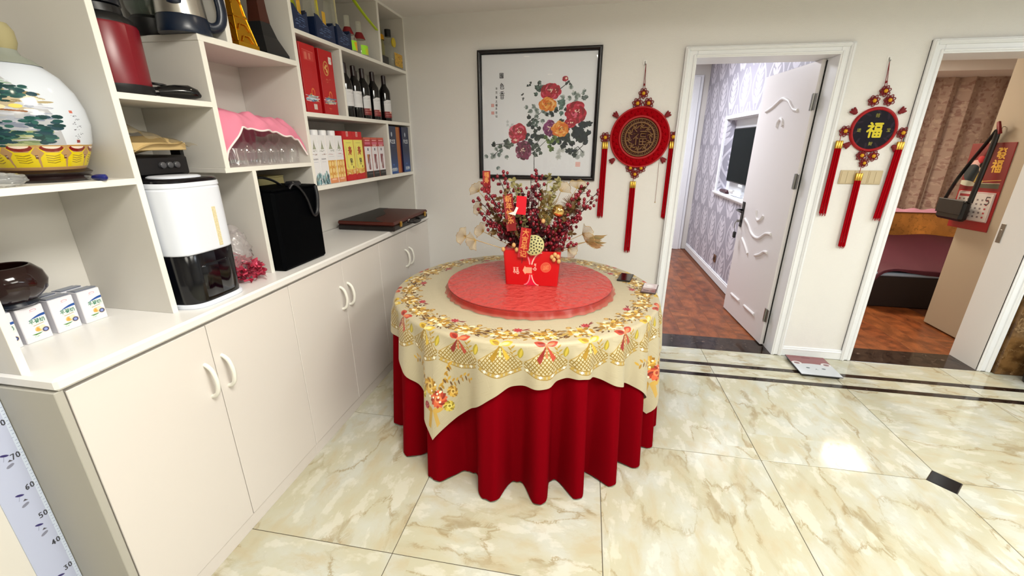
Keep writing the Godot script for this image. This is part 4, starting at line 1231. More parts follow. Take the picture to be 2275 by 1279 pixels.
	var dark_glass := mat("dark bottle glass", hexc("0b0a0c"), 0.08)
	var wl := [Art.new(128, 160, hexc("d9dade")), Art.new(128, 200, hexc("d9dade"))]
	for a in wl:
		scrawl(a, 20, 20, 80, 20, hexc("9fa2a8"), 8, 2)
		for k in 5:
			a.line([Vector2(16, 60 + k * 14), Vector2(110, 60 + k * 14)], 2, hexc("b8bac0"))
	wl[1].rect(0, 130, 128, 70, hexc("7d1a1c"))
	wl[1].line([Vector2(10, 150), Vector2(118, 150)], 4, hexc("c98a80"))
	wl[1].line([Vector2(10, 174), Vector2(118, 174)], 6, hexc("b56a60"))
	wl[1].ell(64, 140, 16, 10, hexc("d9b0a0"))
	wl[1].poly(PackedVector2Array([Vector2(0, 0), Vector2(30, 0), Vector2(0, 18)]), hexc("0b0a0c")); wl[1].poly(PackedVector2Array([Vector2(128, 0), Vector2(98, 0), Vector2(128, 18)]), hexc("0b0a0c"))
	var wine: Array[Node3D] = []
	for i in 2:
		var b := thing("wine_bottle", "", "bottle", Vector3(), 0, "dark wine bottles on the shelf")
		obj("glass", MB.new().lathe([Vector2(0, 0.004), Vector2(0.03, 0.0), Vector2(0.0365, 0.004), Vector2(0.037, 0.175), Vector2(0.034, 0.195), Vector2(0.018, 0.222), Vector2(0.0145, 0.235), Vector2(0.014, 0.28), Vector2(0, 0.281)], 28), dark_glass, b)
		obj("capsule", MB.new().lathe([Vector2(0.0152, 0.225), Vector2(0.0152, 0.284), Vector2(0.012, 0.287), Vector2(0, 0.287)], 18), mat("capsule", hexc("1c090b"), 0.35), b)
		var lo := 0.085 if i == 0 else 0.022
		var hi := 0.16 if i == 0 else 0.135
		if i == 0:
			lo = 0.06; hi = 0.148
		obj("label", MB.new().sheet(14, 1, func(u, v): return Vector3(0.0376 * cos((u - 0.5) * 2.5), lerpf(hi, lo, v), -0.0376 * sin((u - 0.5) * 2.5)), func(u, _v): return Vector3(cos((u - 0.5) * 2.5), 0, -sin((u - 0.5) * 2.5))), shot("wine label %d" % i, wl[i]), b)
		wine.append(b)
	var spots := [[-1.405, -2.435, 0, "dark wine bottle with an all-white label, leftmost in the front row"], [-1.49, -2.49, 0, "dark wine bottle half hidden behind the two leftmost wine bottles"], [-1.405, -2.535, 0, "dark wine bottle with an all-white label, second from the left in front"],
		[-1.405, -2.637, 1, "wine bottle with a white and red label, third from the left in front"], [-1.49, -2.705, 1, "wine bottle mostly hidden in the gap of the front row"], [-1.405, -2.765, 1, "wine bottle with a white and red label, second from the right in front"], [-1.45, -2.85, 1, "wine bottle set back between the two rightmost wine bottles"], [-1.405, -2.925, 1, "wine bottle with a white and red label, rightmost on its shelf"]]
	var seen_kind := [false, false]
	for s in spots:
		var k: int = s[2]
		var p := Vector3(s[0], 1.638, s[1])
		if seen_kind[k]:
			dup(wine[k], "wine_bottle", p, rng.randf_range(-0.15, 0.15), s[3])
		else:
			seen_kind[k] = true
			wine[k].position = p
			wine[k].set_meta("label", s[3])
	# ================= row C: drink cartons and spirit boxes
	var white_card := mat("white card", hexc("e9e9ec"), 0.4)
	for i in 4:
		var ja := Art.new(128, 460, hexc("e8e9ee"))
		ja.poly(PackedVector2Array([Vector2(64, 40), Vector2(74, 92), Vector2(92, 128), Vector2(36, 128), Vector2(54, 92)]), hexc("9aa08c"))
		ja.poly(PackedVector2Array([Vector2(64, 70), Vector2(70, 100), Vector2(58, 100)]), hexc("5f6656"))
		scrawl(ja, 34, 134, 60, 14, hexc("6d7466"), 7, 3)
		scrawl(ja, 26, 170, 72, 10, hexc("8c7068") if i < 2 else hexc("c09aa0"), 8, 3)
		if i < 2:
			for k in 5:
				glyph(ja, ["寿", "大", "吉", "年", "乐"][k], 26 + k * 16, 212, 14, 2.4, hexc("5a5a66"))
			ja.line([Vector2(30, 246), Vector2(100, 246)], 3, hexc("b0b6c8"))
			for k in 34:
				var x := rng.randf() * 128
				var yb := 330.0 + absf(x - (64 if i else 90)) * 0.9 + rng.randf() * 100
				ja.leaf(Vector2(x, yb + 34), Vector2(x + rng.randf_range(-8, 8), yb - 20), 12, [hexc("3f6a74"), hexc("6d98a2"), hexc("2f5059"), hexc("9fc0c6"), hexc("7d8a88")][k % 5])
		else:
			ja.line([Vector2(26, 200), Vector2(100, 200)], 4, hexc("c8ccd0"))
			ja.rect(0, 236, 128, 224, hexc("dba55a"))
			for k in 9:
				var c := Vector2(20 + (k % 3) * 44 + rng.randf() * 8, 270 + (k / 3) * 66)
				ja.ell(c.x, c.y, 24, 34, [hexc("d9a848"), hexc("cf8f3e"), hexc("e2c06a")][k % 3], 0.2)
				ja.ell(c.x, c.y, 16, 25, hexc("edd08a"), 0.2)
			ja.rect(0, 410, 128, 50, hexc("d98e5e"))
			ja.ell(64, 424, 40, 8, hexc("efc0a0"))
		var z0: float = [-1.977, -2.044, -2.112, -2.193][i]
		var z1: float = [-2.042, -2.110, -2.191, -2.27][i]
		var c := carton("drink_carton", ["white drink carton with a teal mountain picture, first from the left", "white drink carton with a teal mountain picture, second from the left", "white drink carton with orange fruit, left of the pair", "white drink carton with orange fruit, beside the yellow boxes"][i], "white drink cartons with screw caps", -1.37, 1.287, z0, z1, 0.247, 0.08, white_card, shot("drink print %d" % i, ja))
		obj("cap", MB.new().at(0.0, 0.246, 0).lathe([Vector2(0.022, 0), Vector2(0.022, 0.024), Vector2(0.019, 0.027), Vector2(0, 0.027)], 20), white_card, c)
	for i in 2:
		var ya := Art.new(160, 460, hexc("e9e06c"))
		ya.rect(0, 0, 160, 76, hexc("c00a14"))
		ya.rect(56, -1, 32, 48, hexc("d9a8a4"))
		ya.rect(66, 8, 12, 36, hexc("c05a5a"))
		ya.line([Vector2(40, 104), Vector2(120, 104)], 4, hexc("b8b060"))
		ya.poly(PackedVector2Array([Vector2(18, 130), Vector2(44, 150), Vector2(40, 300), Vector2(60, 350), Vector2(20, 330)]), hexc("d8cf70"))
		glyph(ya, "寿", 62, 140, 74, 12, hexc("a8421e"), 0.85)
		glyph(ya, "记", 78, 250, 40, 9, hexc("3c2a1c"))
		ya.ell(98, 304, 12, 12, hexc("4c3a20")); ya.ell(98, 304, 6, 6, hexc("e9e06c"))
		ya.rect(118, 324, 16, 22, hexc("7c5a2c"))
		ya.rect(0, 352, 160, 108, hexc("e3b862"))
		for k in 12:
			ya.ell(rng.randf() * 160, 360 + rng.randf() * 40, 22, 14, [hexc("e8c98a"), hexc("d89a4a"), hexc("c9a23c")][k % 3], rng.randf())
		ya.poly(PackedVector2Array([Vector2(0, 460), Vector2(0, 410), Vector2(40, 398), Vector2(90, 404), Vector2(160, 396), Vector2(160, 460)]), hexc("bd0710"))
		carton("spirit_box", ["yellow box with a red top and brush writing, left of the pair", "yellow box with a red top and brush writing, beside the white and red boxes"][i], "yellow boxes with red tops", -1.365, 1.287, [-2.274, -2.378][i], [-2.376, -2.48][i], 0.272, 0.09, mat("red box card", hexc("b00a12"), 0.4), shot("yellow print %d" % i, ya))
	for i in 3:
		var wa := Art.new(128, 400, hexc("e4e0e6"))
		wa.rect(0, 0, 128, 88, hexc("b0202e"))
		wa.rect(0, 0, 128, 16, hexc("c8604a"))
		wa.rect(20, 22, 90, 12, hexc("e0a09a"))
		wa.rect(14, 44, 104, 24, hexc("cf6a80"))
		wa.rect(24, 70, 80, 14, hexc("d9a6a0") if i else hexc("9a1440"))
		wa.rect(56, 104, 18, 26, hexc("1c2a4a"))
		wa.poly(PackedVector2Array([Vector2(38, 166), Vector2(92, 166), Vector2(92, 320), Vector2(56, 320)]), hexc("7a3a44"))
		wa.poly(PackedVector2Array([Vector2(38, 166), Vector2(74, 166), Vector2(44, 260)]), hexc("b5793c") if i == 0 else hexc("8a4c54"))
		wa.line([Vector2(90, 190), Vector2(46, 300)], 6, hexc("efe4e4"))
		wa.line([Vector2(92, 230), Vector2(58, 318)], 4, hexc("efe4e4"))
		wa.rect(0, 336, 128, 64, hexc("17171a"))
		wa.rect(30, 356, 90, 10, hexc("55555a"))
		carton("spirit_box", ["white box with red top and black foot, left of the three", "white box with red top and black foot, middle of the three", "white box with red top and black foot, right of the three"][i], "white boxes with red tops and black feet", -1.365, 1.287, [-2.5, -2.590, -2.676][i], [-2.586, -2.672, -2.762][i], 0.242, 0.085, mat("tan card", hexc("b4593f"), 0.5), shot("white box print %d" % i, wa))
	for i in 2:
		var ba := Art.new(160, 400, hexc("0d1d45"))
		for k in 40:
			ba.rect(0, 200 + k * 5, 160, 5, hexc("0d1d45").lerp(hexc("15509a"), k / 40.0))
		ba.ell(72, 66, 13, 20, hexc("b9c3d0"))
		glyph(ba, "天", 26, 106, 34, 5, hexc("dfe4ea")); glyph(ba, "之", 62, 108, 34, 5, hexc("dfe4ea")); glyph(ba, "蓝", 98, 108, 34, 3.5, hexc("dfe4ea"))
		ba.line([Vector2(56, 164), Vector2(104, 164)], 3, hexc("3f5788"))
		ba.rect(60, 316, 24, 14, hexc("2a66b4"))
		ba.rect(36, 350, 100, 30, hexc("94a4ba"))
		scrawl(ba, 40, 354, 80, 14, hexc("d0d8e2"), 8, 3)
		carton("spirit_box", ["deep blue box with white characters, left of the orange one", "deep blue box with white characters, at the right end of its shelf"][i], "deep blue boxes with white characters", -1.368, 1.287, [-2.842, -3.072][i], [-2.972, -3.19][i], 0.32, 0.1, mat("blue box card", hexc("0c1c42"), 0.35), shot("blue box print %d" % i, ba, 0.3))
	var ob := thing("spirit_box", "orange-brown box standing between the two deep blue boxes", "box", Vector3(-1.43, 1.287, -3.022))
	obj("body", MB.new().span(Vector3(-0.05, 0, -0.042), Vector3(0.05, 0.318, 0.042), 0.002), mat("orange card", hexc("b06a34"), 0.45), ob)
	obj("edge_strip", MB.new().span(Vector3(0.048, 0.0, -0.044), Vector3(0.052, 0.316, -0.03), 0.001), mat("maroon card", hexc("6a1c20"), 0.45), ob)

func counter_things() -> void:
	# ---- big porcelain jar on its stand
	var art := Art.new(1024, 640, hexc("d0d7e2"))
	for k in 12:
		var cx := 1024.0 * (k + 0.5) / 12
		art.rect(cx - 43, 500, 86, 140, hexc("b08a5c"))
		art.ell(cx, 512, 34, 20, hexc("7a1c18")); art.ell(cx, 502, 26, 14, hexc("e6d6c8"))
		art.poly(PackedVector2Array([Vector2(cx - 41, 505), Vector2(cx - 24, 540), Vector2(cx - 38, 566), Vector2(cx - 40, 620), Vector2(cx + 40, 620), Vector2(cx + 38, 566), Vector2(cx + 24, 540), Vector2(cx + 41, 505), Vector2(cx + 18, 536), Vector2(cx - 18, 536)]), hexc("dcc60c"))
		for q in 4:
			art.line([Vector2(cx - 20, 552 + q * 13), Vector2(cx + rng.randf_range(-4, 8), 558 + q * 13), Vector2(cx + 20, 550 + q * 13)], 4, hexc("8a7414"))
		art.rect(cx + 34, 550, 18, 22, hexc("6a4438")); art.rect(cx + 36, 556, 14, 4, hexc("d8c8c0"))
	art.rect(0, 494, 1024, 8, hexc("b08a4a"))
	var x0 := 150.0
	var x1 := 600.0
	art.poly(PackedVector2Array([Vector2(x0, 130), Vector2(x1 - 130, 130), Vector2(x1 - 50, 250), Vector2(x1 - 20, 330), Vector2(x1, 496), Vector2(x0, 496)]), hexc("aeb0b6"))
	art.rect(x0, 140, x1 - x0 - 150, 50, hexc("9cb0a0"))
	art.rect(x0, 250, x1 - x0 - 60, 70, hexc("b7aa90"))
	for k in 420:
		var y := rng.randf_range(140, 494)
		var x := rng.randf_range(x0, x1 - 30 - maxf(0.0, (260 - y) * 0.9))
		var band := int((y - 140) / 71)
		var c: Color = [[hexc("86a58a"), hexc("c8ced6"), hexc("6d8f86")], [hexc("a89a78"), hexc("d8d0b8"), hexc("8a7a58")], [hexc("bfc3cf"), hexc("9aa0b0"), hexc("d6d9e2")], [hexc("a2a8b6"), hexc("c8cad2"), hexc("7c8498")], [hexc("8d9a70"), hexc("b3b58c"), hexc("6a7a58")]][mini(band, 4)][k % 3]
		art.ell(x, y, rng.randf_range(10, 34), rng.randf_range(3, 8), c, rng.randf_range(-0.15, 0.15), 12)
	art.line([Vector2(380, 330), Vector2(450, 318), Vector2(520, 326)], 8, hexc("8a5a3a"))
	art.ell(455, 306, 22, 12, hexc("e2d9b0")); art.ell(500, 300, 16, 10, hexc("e8cf6a"))
	for g in [[440, 180, 40, 36], [500, 232, 46, 44], [400, 360, 50, 34], [530, 390, 60, 46], [450, 450, 60, 44], [545, 458, 34, 36], [330, 430, 50, 40], [270, 330, 60, 46], [220, 440, 60, 50]]:
		for k in 26:
			art.ell(g[0] + rng.randfn() * g[2] * 0.42, g[1] + rng.randfn() * g[3] * 0.42, rng.randf_range(8, 20), rng.randf_range(5, 12), [hexc("1f4a4a"), hexc("173a3c"), hexc("2d5c58"), hexc("24424e")][k % 4], 0, 12)
	for k in 7:
		scrawl(art, 636 + (k % 2) * 12, 330 + k * 19, 16, 12, hexc("4a4c58"), 5, 2.2)
	art.rect(634, 310, 12, 14, hexc("c06a5a")); art.rect(636, 466, 13, 16, hexc("8a3a34"))
	var jar := thing("porcelain_jar", "big round porcelain jar with a painted landscape and yellow foot band", "jar", Vector3(-1.5, 1.394, -0.96), deg_to_rad(147.4))
	obj("stand", MB.new().lathe([Vector2(0, 0), Vector2(0.094, 0), Vector2(0.1, 0.006), Vector2(0.092, 0.014), Vector2(0.1, 0.024), Vector2(0.09, 0.032), Vector2(0, 0.032)], 40), mat("dark rosewood", hexc("1c0d0e"), 0.3), jar)
	obj("body", MB.new().lathe([Vector2(0.088, 0.032), Vector2(0.093, 0.04), Vector2(0.106, 0.07), Vector2(0.118, 0.105), Vector2(0.125, 0.15), Vector2(0.122, 0.19), Vector2(0.111, 0.23), Vector2(0.09, 0.267), Vector2(0.062, 0.293), Vector2(0.045, 0.302)], 56), mat("painted porcelain", Color.WHITE, 0.12, 0, art.tex()), jar)
	obj("collar", MB.new().lathe([Vector2(0.066, 0.2915), Vector2(0.05, 0.305), Vector2(0.032, 0.316), Vector2(0.027, 0.33)], 32), mat("grey glaze", hexc("8f948a"), 0.4), jar)
	obj("stopper", MB.new().lathe([Vector2(0.028, 0.328), Vector2(0.034, 0.345), Vector2(0.034, 0.372), Vector2(0.026, 0.388), Vector2(0, 0.392)], 28), mat("tan cloth", hexc("a39a72"), 0.8), jar)
	# ---- clear wrap and brush on the same shelf
	var wrap := film("clear wrap", hexc("d8dcde"), 0.2, 0.16)
	var br := thing("brush", "clear-handled brush with a blue tip lying right of the porcelain jar", "brush", Vector3(-1.5, 1.394, -1.07), 0.0)
	obj("handle", MB.new().tube([Vector3(-0.01, 0.012, 0.0), Vector3(0.05, 0.009, -0.015), Vector3(0.088, 0.007, -0.028)], [0.009, 0.006, 0.006], 8), wrap, br)
	obj("tip", MB.new().tube([Vector3(0.084, 0.008, -0.027), Vector3(0.1, 0.009, -0.032), Vector3(0.122, 0.009, -0.04), Vector3(0.127, 0.008, -0.0415)], [0.006, 0.009, 0.009, 0.004], 12), mat("blue plastic", hexc("15206e"), 0.3), br)
	obj("wrapper", crumple(Vector3(0.0, 0.022, -0.005), Vector3(0.05, 0.022, 0.028), 5), wrap, br)
	br.rotation.y = -0.35
	br.position = Vector3(-1.475, 1.394, -1.0)
	var pb := thing("plastic_bag", "crumpled clear plastic bag in front of the porcelain jar's stand at the left edge", "plastic bag", Vector3(-1.385, 1.394, -0.80))
	obj("film", crumple(Vector3(0, 0.016, 0), Vector3(0.026, 0.018, 0.05), 9), wrap, pb)
	# ---- milk cartons and the dark bowl on them
	var ma := Art.new(256, 430, hexc("e9e9f1"))
	ma.ell(160, 46, 34, 14, hexc("d8a8b4")); ma.ell(160, 48, 25, 9, hexc("e9e9f1")); ma.line([Vector2(120, 66), Vector2(150, 58)], 4, hexc("e0b8c0"))
	var band := PackedVector2Array()
	for k in 13:
		band.append(Vector2(70 + 186 * k / 12.0, 170 - 62 * sin(PI * 0.5 * k / 12.0)))
	for k in range(12, -1, -1):
		band.append(Vector2(70 + 186 * k / 12.0, 170 - 32 * sin(PI * 0.5 * k / 12.0)))
	ma.poly(band, hexc("1b4f9e"))
	ma.rect(90, 150, 166, 90, hexc("dcecdf", 0.5))
	for k in 3:
		glyph(ma, ["早", "餐", "奶"][k], 78 + k * 54, 158, 52, 6.5, hexc("3f7d62"))
	ma.line([Vector2(112, 240), Vector2(216, 226)], 7, hexc("b09a6a"))
	ma.ell(150, 292, 40, 34, hexc("e8c486")); ma.poly(PackedVector2Array([Vector2(116, 306), Vector2(138, 262), Vector2(164, 300), Vector2(150, 316)]), hexc("e2a444"))
	ma.ell(190, 280, 30, 30, hexc("efe0c4"))
	ma.poly(PackedVector2Array([Vector2(64, 340), Vector2(178, 336), Vector2(150, 350), Vector2(100, 356)]), hexc("4d8a3c"))
	ma.ell(212, 318, 42, 36, hexc("d8ccb8")); ma.ell(212, 318, 33, 29, hexc("43466a")); ma.ell(212, 318, 19, 17, hexc("8fa0dc"))
	scrawl(ma, 70, 368, 70, 12, hexc("6aa07a"), 7, 3)
	ma.rect(0, 360, 256, 70, hexc("dff0e4", 0.35))
	var mp := shot("milk print", ma)
	var milk := mat("milk card", hexc("e6e6ee"), 0.4)
	var silver := mat("silver fold", hexc("8d95a8"), 0.3, 0.5)
	var first: Node3D = null
	for q in [[-1.545, -0.772, 0.0, "small milk carton at the left edge, half cut off by the shelf upright"], [-1.545, -0.842, 0.02, "small milk carton, second from the left in the front row"], [-1.545, -0.918, 0.0, "small milk carton, third from the left in the front row"], [-1.542, -0.991, 0.0, "small milk carton at the right end of the front row"],
			[-1.592, -0.985, 0.03, "small milk carton standing behind the rightmost one"], [-1.592, -0.915, 0.0, "small milk carton in the back row beside the dark bowl"], [-1.592, -0.845, 0.0, "small milk carton in the back row under the dark bowl"], [-1.592, -0.775, 0.0, "small milk carton in the back row at the left edge"]]:
		if first == null:
			first = carton("milk_carton", q[3], "small white milk cartons", q[0], 0.95, q[1] + 0.031, q[1] - 0.031, 0.104, 0.042, milk, mp)
			obj("top_fold", MB.new().span(Vector3(-0.02, 0.1042, -0.029), Vector3(0.014, 0.1062, 0.029), 0.0008).span(Vector3(-0.004, 0.1062, -0.029), Vector3(0.016, 0.108, 0.029), 0.0008), silver, first)
			first.set_meta("category", "carton")
		else:
			dup(first, "milk_carton", Vector3(q[0] - 0.021, 0.95, q[1]), q[2], q[3])
	var bo := thing("bowl", "dark brown glossy round bowl resting on the small milk cartons", "bowl", Vector3(-1.578, 1.0585, -0.835))
	obj("body", MB.new().lathe([Vector2(0.03, 0.012), Vector2(0.055, 0.018), Vector2(0.077, 0.042), Vector2(0.083, 0.066), Vector2(0.077, 0.092), Vector2(0.06, 0.113), Vector2(0.055, 0.115), Vector2(0.056, 0.11), Vector2(0.072, 0.09), Vector2(0.077, 0.066), Vector2(0.07, 0.042), Vector2(0.03, 0.02), Vector2(0, 0.019)], 40, 1, 1, -2), mat("brown glaze", hexc("23100f"), 0.1), bo)
	obj("foot", MB.new().lathe([Vector2(0, 0), Vector2(0.045, 0), Vector2(0.052, 0.006), Vector2(0.048, 0.016), Vector2(0, 0.016)], 32), mat("slate glaze", hexc("141d2c"), 0.25), bo)
	# ---- rice dispenser
	var rd := thing("rice_dispenser", "white and navy rice dispenser with a narrow window, standing on the worktop", "rice dispenser", Vector3(-1.44, 0.95, -1.229))
	var white := mat("white plastic", hexc("dfe5f2"), 0.25)
	var navy := mat("midnight plastic", hexc("02030a"), 0.14)
	obj("base", MB.new().lathe([Vector2(0, 0), Vector2(1.0, 0), Vector2(1.02, 0.004), Vector2(1.02, 0.012), Vector2(0.99, 0.016), Vector2(0, 0.016)], 64, 0.153, 0.117, 0.9, 4.5), white, rd)
	obj("lower_body", MB.new().lathe([Vector2(0.965, 0.016), Vector2(0.975, 0.03), Vector2(0.995, 0.186), Vector2(0.98, 0.19)], 64, 0.153, 0.117, -2, 4.5), navy, rd)
	obj("drawer", MB.new().use(Transform3D(Basis(), Vector3(0.012, 0, 0))).lathe([Vector2(0.9, 0.03), Vector2(0.93, 0.032), Vector2(0.95, 0.14), Vector2(0.92, 0.15)], 64, 0.153, 0.09, -2, 4.5), navy, rd)
	obj("upper_body", MB.new().lathe([Vector2(0.985, 0.188), Vector2(1.0, 0.192), Vector2(1.0, 0.4), Vector2(0.985, 0.404), Vector2(0.985, 0.407), Vector2(1.003, 0.409), Vector2(1.0, 0.422), Vector2(0.97, 0.424)], 64, 0.153, 0.117, 0.8, 4.5), white, rd)
	obj("lid", MB.new().lathe([Vector2(0.985, 0.422), Vector2(0.985, 0.43), Vector2(0.95, 0.436), Vector2(0, 0.436)], 64, 0.153, 0.117, 0.8, 4.5), navy, rd)
	obj("lid_inlay", MB.new().at(0.075, 0.436, 0.01).lathe([Vector2(1, 0.0), Vector2(1, 0.004), Vector2(0.9, 0.007), Vector2(0, 0.007)], 40, 0.06, 0.075, 0.8, 2.6), white, rd)
	var ra := Art.new(48, 256, hexc("d3c8a2"))
	for k in 900:
		ra.ell(rng.randf() * 48, rng.randf() * 256, 2.4, 1.2, [hexc("e6dcba"), hexc("bfb288"), hexc("f0e8cc")][k % 3], rng.randf() * 3, 6)
	obj("window", MB.new().span(Vector3(0.1495, 0.198, -0.044), Vector3(0.1535, 0.336, -0.028), 0.001).plate(Vector3(0.1535, 0.335, -0.029), Vector3(0, 0, -0.014), Vector3(0, -0.136, 0), 0.0006), shot("rice window", ra), rd)
	# ---- black set and paper bag on the dispenser's lid
	var st := thing("audio_set", "black box with three round knobs lying on the rice dispenser's lid", "device", Vector3(-1.535, 1.3865, -1.245))
	obj("body", MB.new().span(Vector3(-0.12, 0.0, -0.118), Vector3(0.09, 0.068, 0.105), 0.008), mats["black"], st)
	for k in 3:
		obj("knob", MB.new().use(Transform3D(Basis(Vector3(0, 0, 1), -PI / 2), Vector3(0.09, 0.036, -0.012 - k * 0.026))).lathe([Vector2(0.011, 0), Vector2(0.0105, 0.008), Vector2(0.008, 0.01), Vector2(0, 0.01)], 18), mat("grey knob", hexc("4c4c50"), 0.35), st)
	obj("strap", MB.new().box(Vector3(0.04, 0.066, -0.126), Vector3(0.05, 0.05, 0.014), 0.005), mats["black"], st)
	var kb := thing("paper_bag", "kraft paper bag in a clear plastic bag, lying on top of the black box", "bag", Vector3(-1.53, 1.456, -1.24))
	var bagf := func(u: float, v: float) -> Vector3:
		var a := u * TAU
		var x := lerpf(-0.11, 0.115, v)
		var w := 0.1 + 0.012 * sin(v * 5.0)
		var hgt := 0.024 * sin(PI * clampf(v * 0.8 + 0.14, 0, 1)) + 0.004
		var tip := 0.012 * sin(a * 3.0 + v * 8.0) * 0.4
		return Vector3(x + 0.02 * sin(a), 0.027 + hgt * sin(a) + tip + 0.012 * cos(a), w * cos(a) * -1.0)
	obj("paper", MB.new().sheet(36, 10, bagf, func(u, _v): return Vector3(0, sin(u * TAU), -cos(u * TAU))), mat("kraft paper", hexc("c6ac78"), 0.7), kb)
	obj("paper_end", MB.new().span(Vector3(0.112, 0.016, -0.095), Vector3(0.118, 0.04, 0.09), 0.002), mats["kraft paper"], kb)
	obj("plastic", MB.new().sheet(30, 14, func(u, v): return Vector3(lerpf(-0.12, 0.13, v) + 0.01 * sin(u * 19.0), 0.055 + 0.11 * pow(1.0 - u, 1.3) * (1.0 - 0.55 * v) + 0.006 * sin(u * 23.0 + v * 11.0) - 0.03 * pow(v, 3.0), lerpf(0.1, -0.135, u)), func(_u, _v): return Vector3(0.2, 1, 0)), film("bag film", hexc("a89a7c"), 0.42, 0.24), kb)
	# ---- inverted wine glasses and the pink towel over them
	var cg := pane("wine glass", hexc("f2f4f6"), 0.015)
	var wg: Node3D = null
	var gl := ["leftmost", "second from the left", "third from the left", "fourth from the left", "fifth from the left", "rightmost"]
	for row in 2:
		for k in 6:
			var p := Vector3(-1.43 - row * 0.082, 1.4055, -1.555 - k * 0.0715 + row * 0.008)
			var lab: String = "upside-down stemmed wine glass under the pink towel, %s in the %s row" % [gl[k], ["front", "back"][row]]
			if row == 0 and k == 0:
				continue
			if wg == null:
				wg = thing("wine_glass", lab, "wine glass", p, 0, "upturned wine glasses under the pink towel")
				obj("bowl", MB.new().lathe([Vector2(0.029, 0.0), Vector2(0.033, 0.03), Vector2(0.034, 0.052), Vector2(0.028, 0.078), Vector2(0.01, 0.094), Vector2(0.0045, 0.1), Vector2(0.0, 0.1), Vector2(0.0, 0.096), Vector2(0.012, 0.09), Vector2(0.027, 0.074), Vector2(0.0325, 0.05), Vector2(0.028, 0.0)], 24, 1, 1, -2), cg, wg)
				obj("stem", MB.new().lathe([Vector2(0.005, 0.099), Vector2(0.0035, 0.12), Vector2(0.004, 0.155)], 12), cg, wg)
				obj("foot", MB.new().lathe([Vector2(0.004, 0.152), Vector2(0.012, 0.159), Vector2(0.033, 0.164), Vector2(0.033, 0.167), Vector2(0, 0.168)], 24), cg, wg)
			else:
				dup(wg, "wine_glass", p, 0.0, lab)
	var tm := thing("tumbler", "short cut-glass tumbler at the left end of the towel-covered glasses", "glass", Vector3(-1.405, 1.4055, -1.55))
	var facets := MB.new().lathe([Vector2(0, 0.0), Vector2(0.026, 0.0), Vector2(0.028, 0.004), Vector2(0.034, 0.07), Vector2(0.032, 0.07), Vector2(0.025, 0.008), Vector2(0, 0.007)], 20)
	for k in 14:
		var a := TAU * k / 14
		facets.tube([Vector3(cos(a) * 0.0285, 0.006, sin(a) * 0.0285), Vector3(cos(a + 0.2) * 0.0315, 0.04, sin(a + 0.2) * 0.0315)], 0.0025, 5)
	obj("body", facets, cg, tm)
	var tw := thing("towel", "pink terry towel with a white hem draped over the upturned wine glasses", "towel", Vector3(-1.5, 1.405, -1.695))
	var hem := func(z: float) -> float:
		# height of the front hem above the shelf along local z (near +0.25 .. far -0.24)
		var pts := [[0.25, 0.012], [0.225, 0.06], [0.2, 0.082], [0.165, 0.118], [0.14, 0.146], [0.09, 0.148], [0.0, 0.136], [-0.06, 0.134], [-0.12, 0.122], [-0.165, 0.108], [-0.2, 0.1], [-0.23, 0.06], [-0.245, 0.04]]
		for k in pts.size() - 1:
			if z <= pts[k][0] and z >= pts[k + 1][0]:
				return lerpf(pts[k][1], pts[k + 1][1], (pts[k][0] - z) / (pts[k][0] - pts[k + 1][0]))
		return pts[0][1] if z > 0 else pts[-1][1]
	var tf := func(u: float, v: float) -> Vector3:
		var z := lerpf(0.246, -0.243, u)
		var top := 0.2 + 0.022 * exp(-pow((z - 0.17) / 0.07, 2.0)) + 0.014 * exp(-pow((z - 0.02) / 0.09, 2.0)) + 0.006 * sin(z * 60.0) - 0.05 * clampf((-z - 0.17) / 0.07, 0, 1) - 0.03 * clampf((z - 0.2) / 0.05, 0, 1)
		var hm: float = hem.call(z)
		var x := 0.0
		var y := 0.0
		if v < 0.2:
			x = -0.135 - 0.012 * (1.0 - v / 0.2)
			y = lerpf(0.01, top - 0.035, v / 0.2)
		elif v < 0.5:
			var q := (v - 0.2) / 0.3
			x = lerpf(-0.132, 0.085, q)
			y = top - 0.03 * pow(1.0 - q, 2.0) - 0.01 * q
		else:
			var q := (v - 0.5) / 0.5
			x = 0.085 + 0.048 * sin(q * PI / 2) + 0.006 * sin(z * 45.0 + 1.0) * q
			y = lerpf(top - 0.01, hm, q * q * 0.45 + q * 0.55)
		return Vector3(x, y + 0.003 * sin(z * 90.0 + x * 60.0) + 0.004 * sin(z * 37.0 - x * 80.0), z)
	var tmt := mat("pink terry", hexc("e78aa5"), 0.95)
	bump(tmt, noise_tex(0.2, 8, 256, true, 4.0), 1.0, 14.0)
	obj("cloth", MB.new().sheet(80, 30, tf, func(_u, v): return Vector3(1.5 if v > 0.5 else 0.0, 1, 0)), tmt, tw)
	var hl := []
	for k in 61:
		hl.append(tf.call(k / 60.0, 1.0) + Vector3(0.001, 0, 0))
	obj("hem", MB.new().tube(hl, 0.004, 6), mat("white hem", hexc("f0e4e6"), 0.9), tw)
	# ---- red foil in a clear bag
	var fb := thing("foil_bouquet", "crumpled clear bag with red and pink foil, between the rice dispenser and the shelf upright", "wrapping", Vector3(-1.425, 0.95, -1.455))
	var fo := MB.new()
	fo.flat()
	for k in 420:
		var a := rng.randf() * TAU
		var rr := sqrt(rng.randf())
		var hh := rng.randf() * 0.11 * (1.0 - 0.5 * rr)
		var c := Vector3(cos(a) * rr * 0.09 + 0.018, 0.012 + hh, sin(a) * rr * 0.078 + 0.02 * (hh / 0.1))
		var n := Vector3(rng.randfn(), rng.randfn(), rng.randfn()).normalized()
		var t := n.cross(Vector3(0.3, 1, 0.2)).normalized() * rng.randf_range(0.006, 0.016)
		var b := n.cross(t).normalized() * rng.randf_range(0.004, 0.01)
		if c.y + t.y < 0.003 or c.y - t.length() < 0.002:
			c.y += 0.016
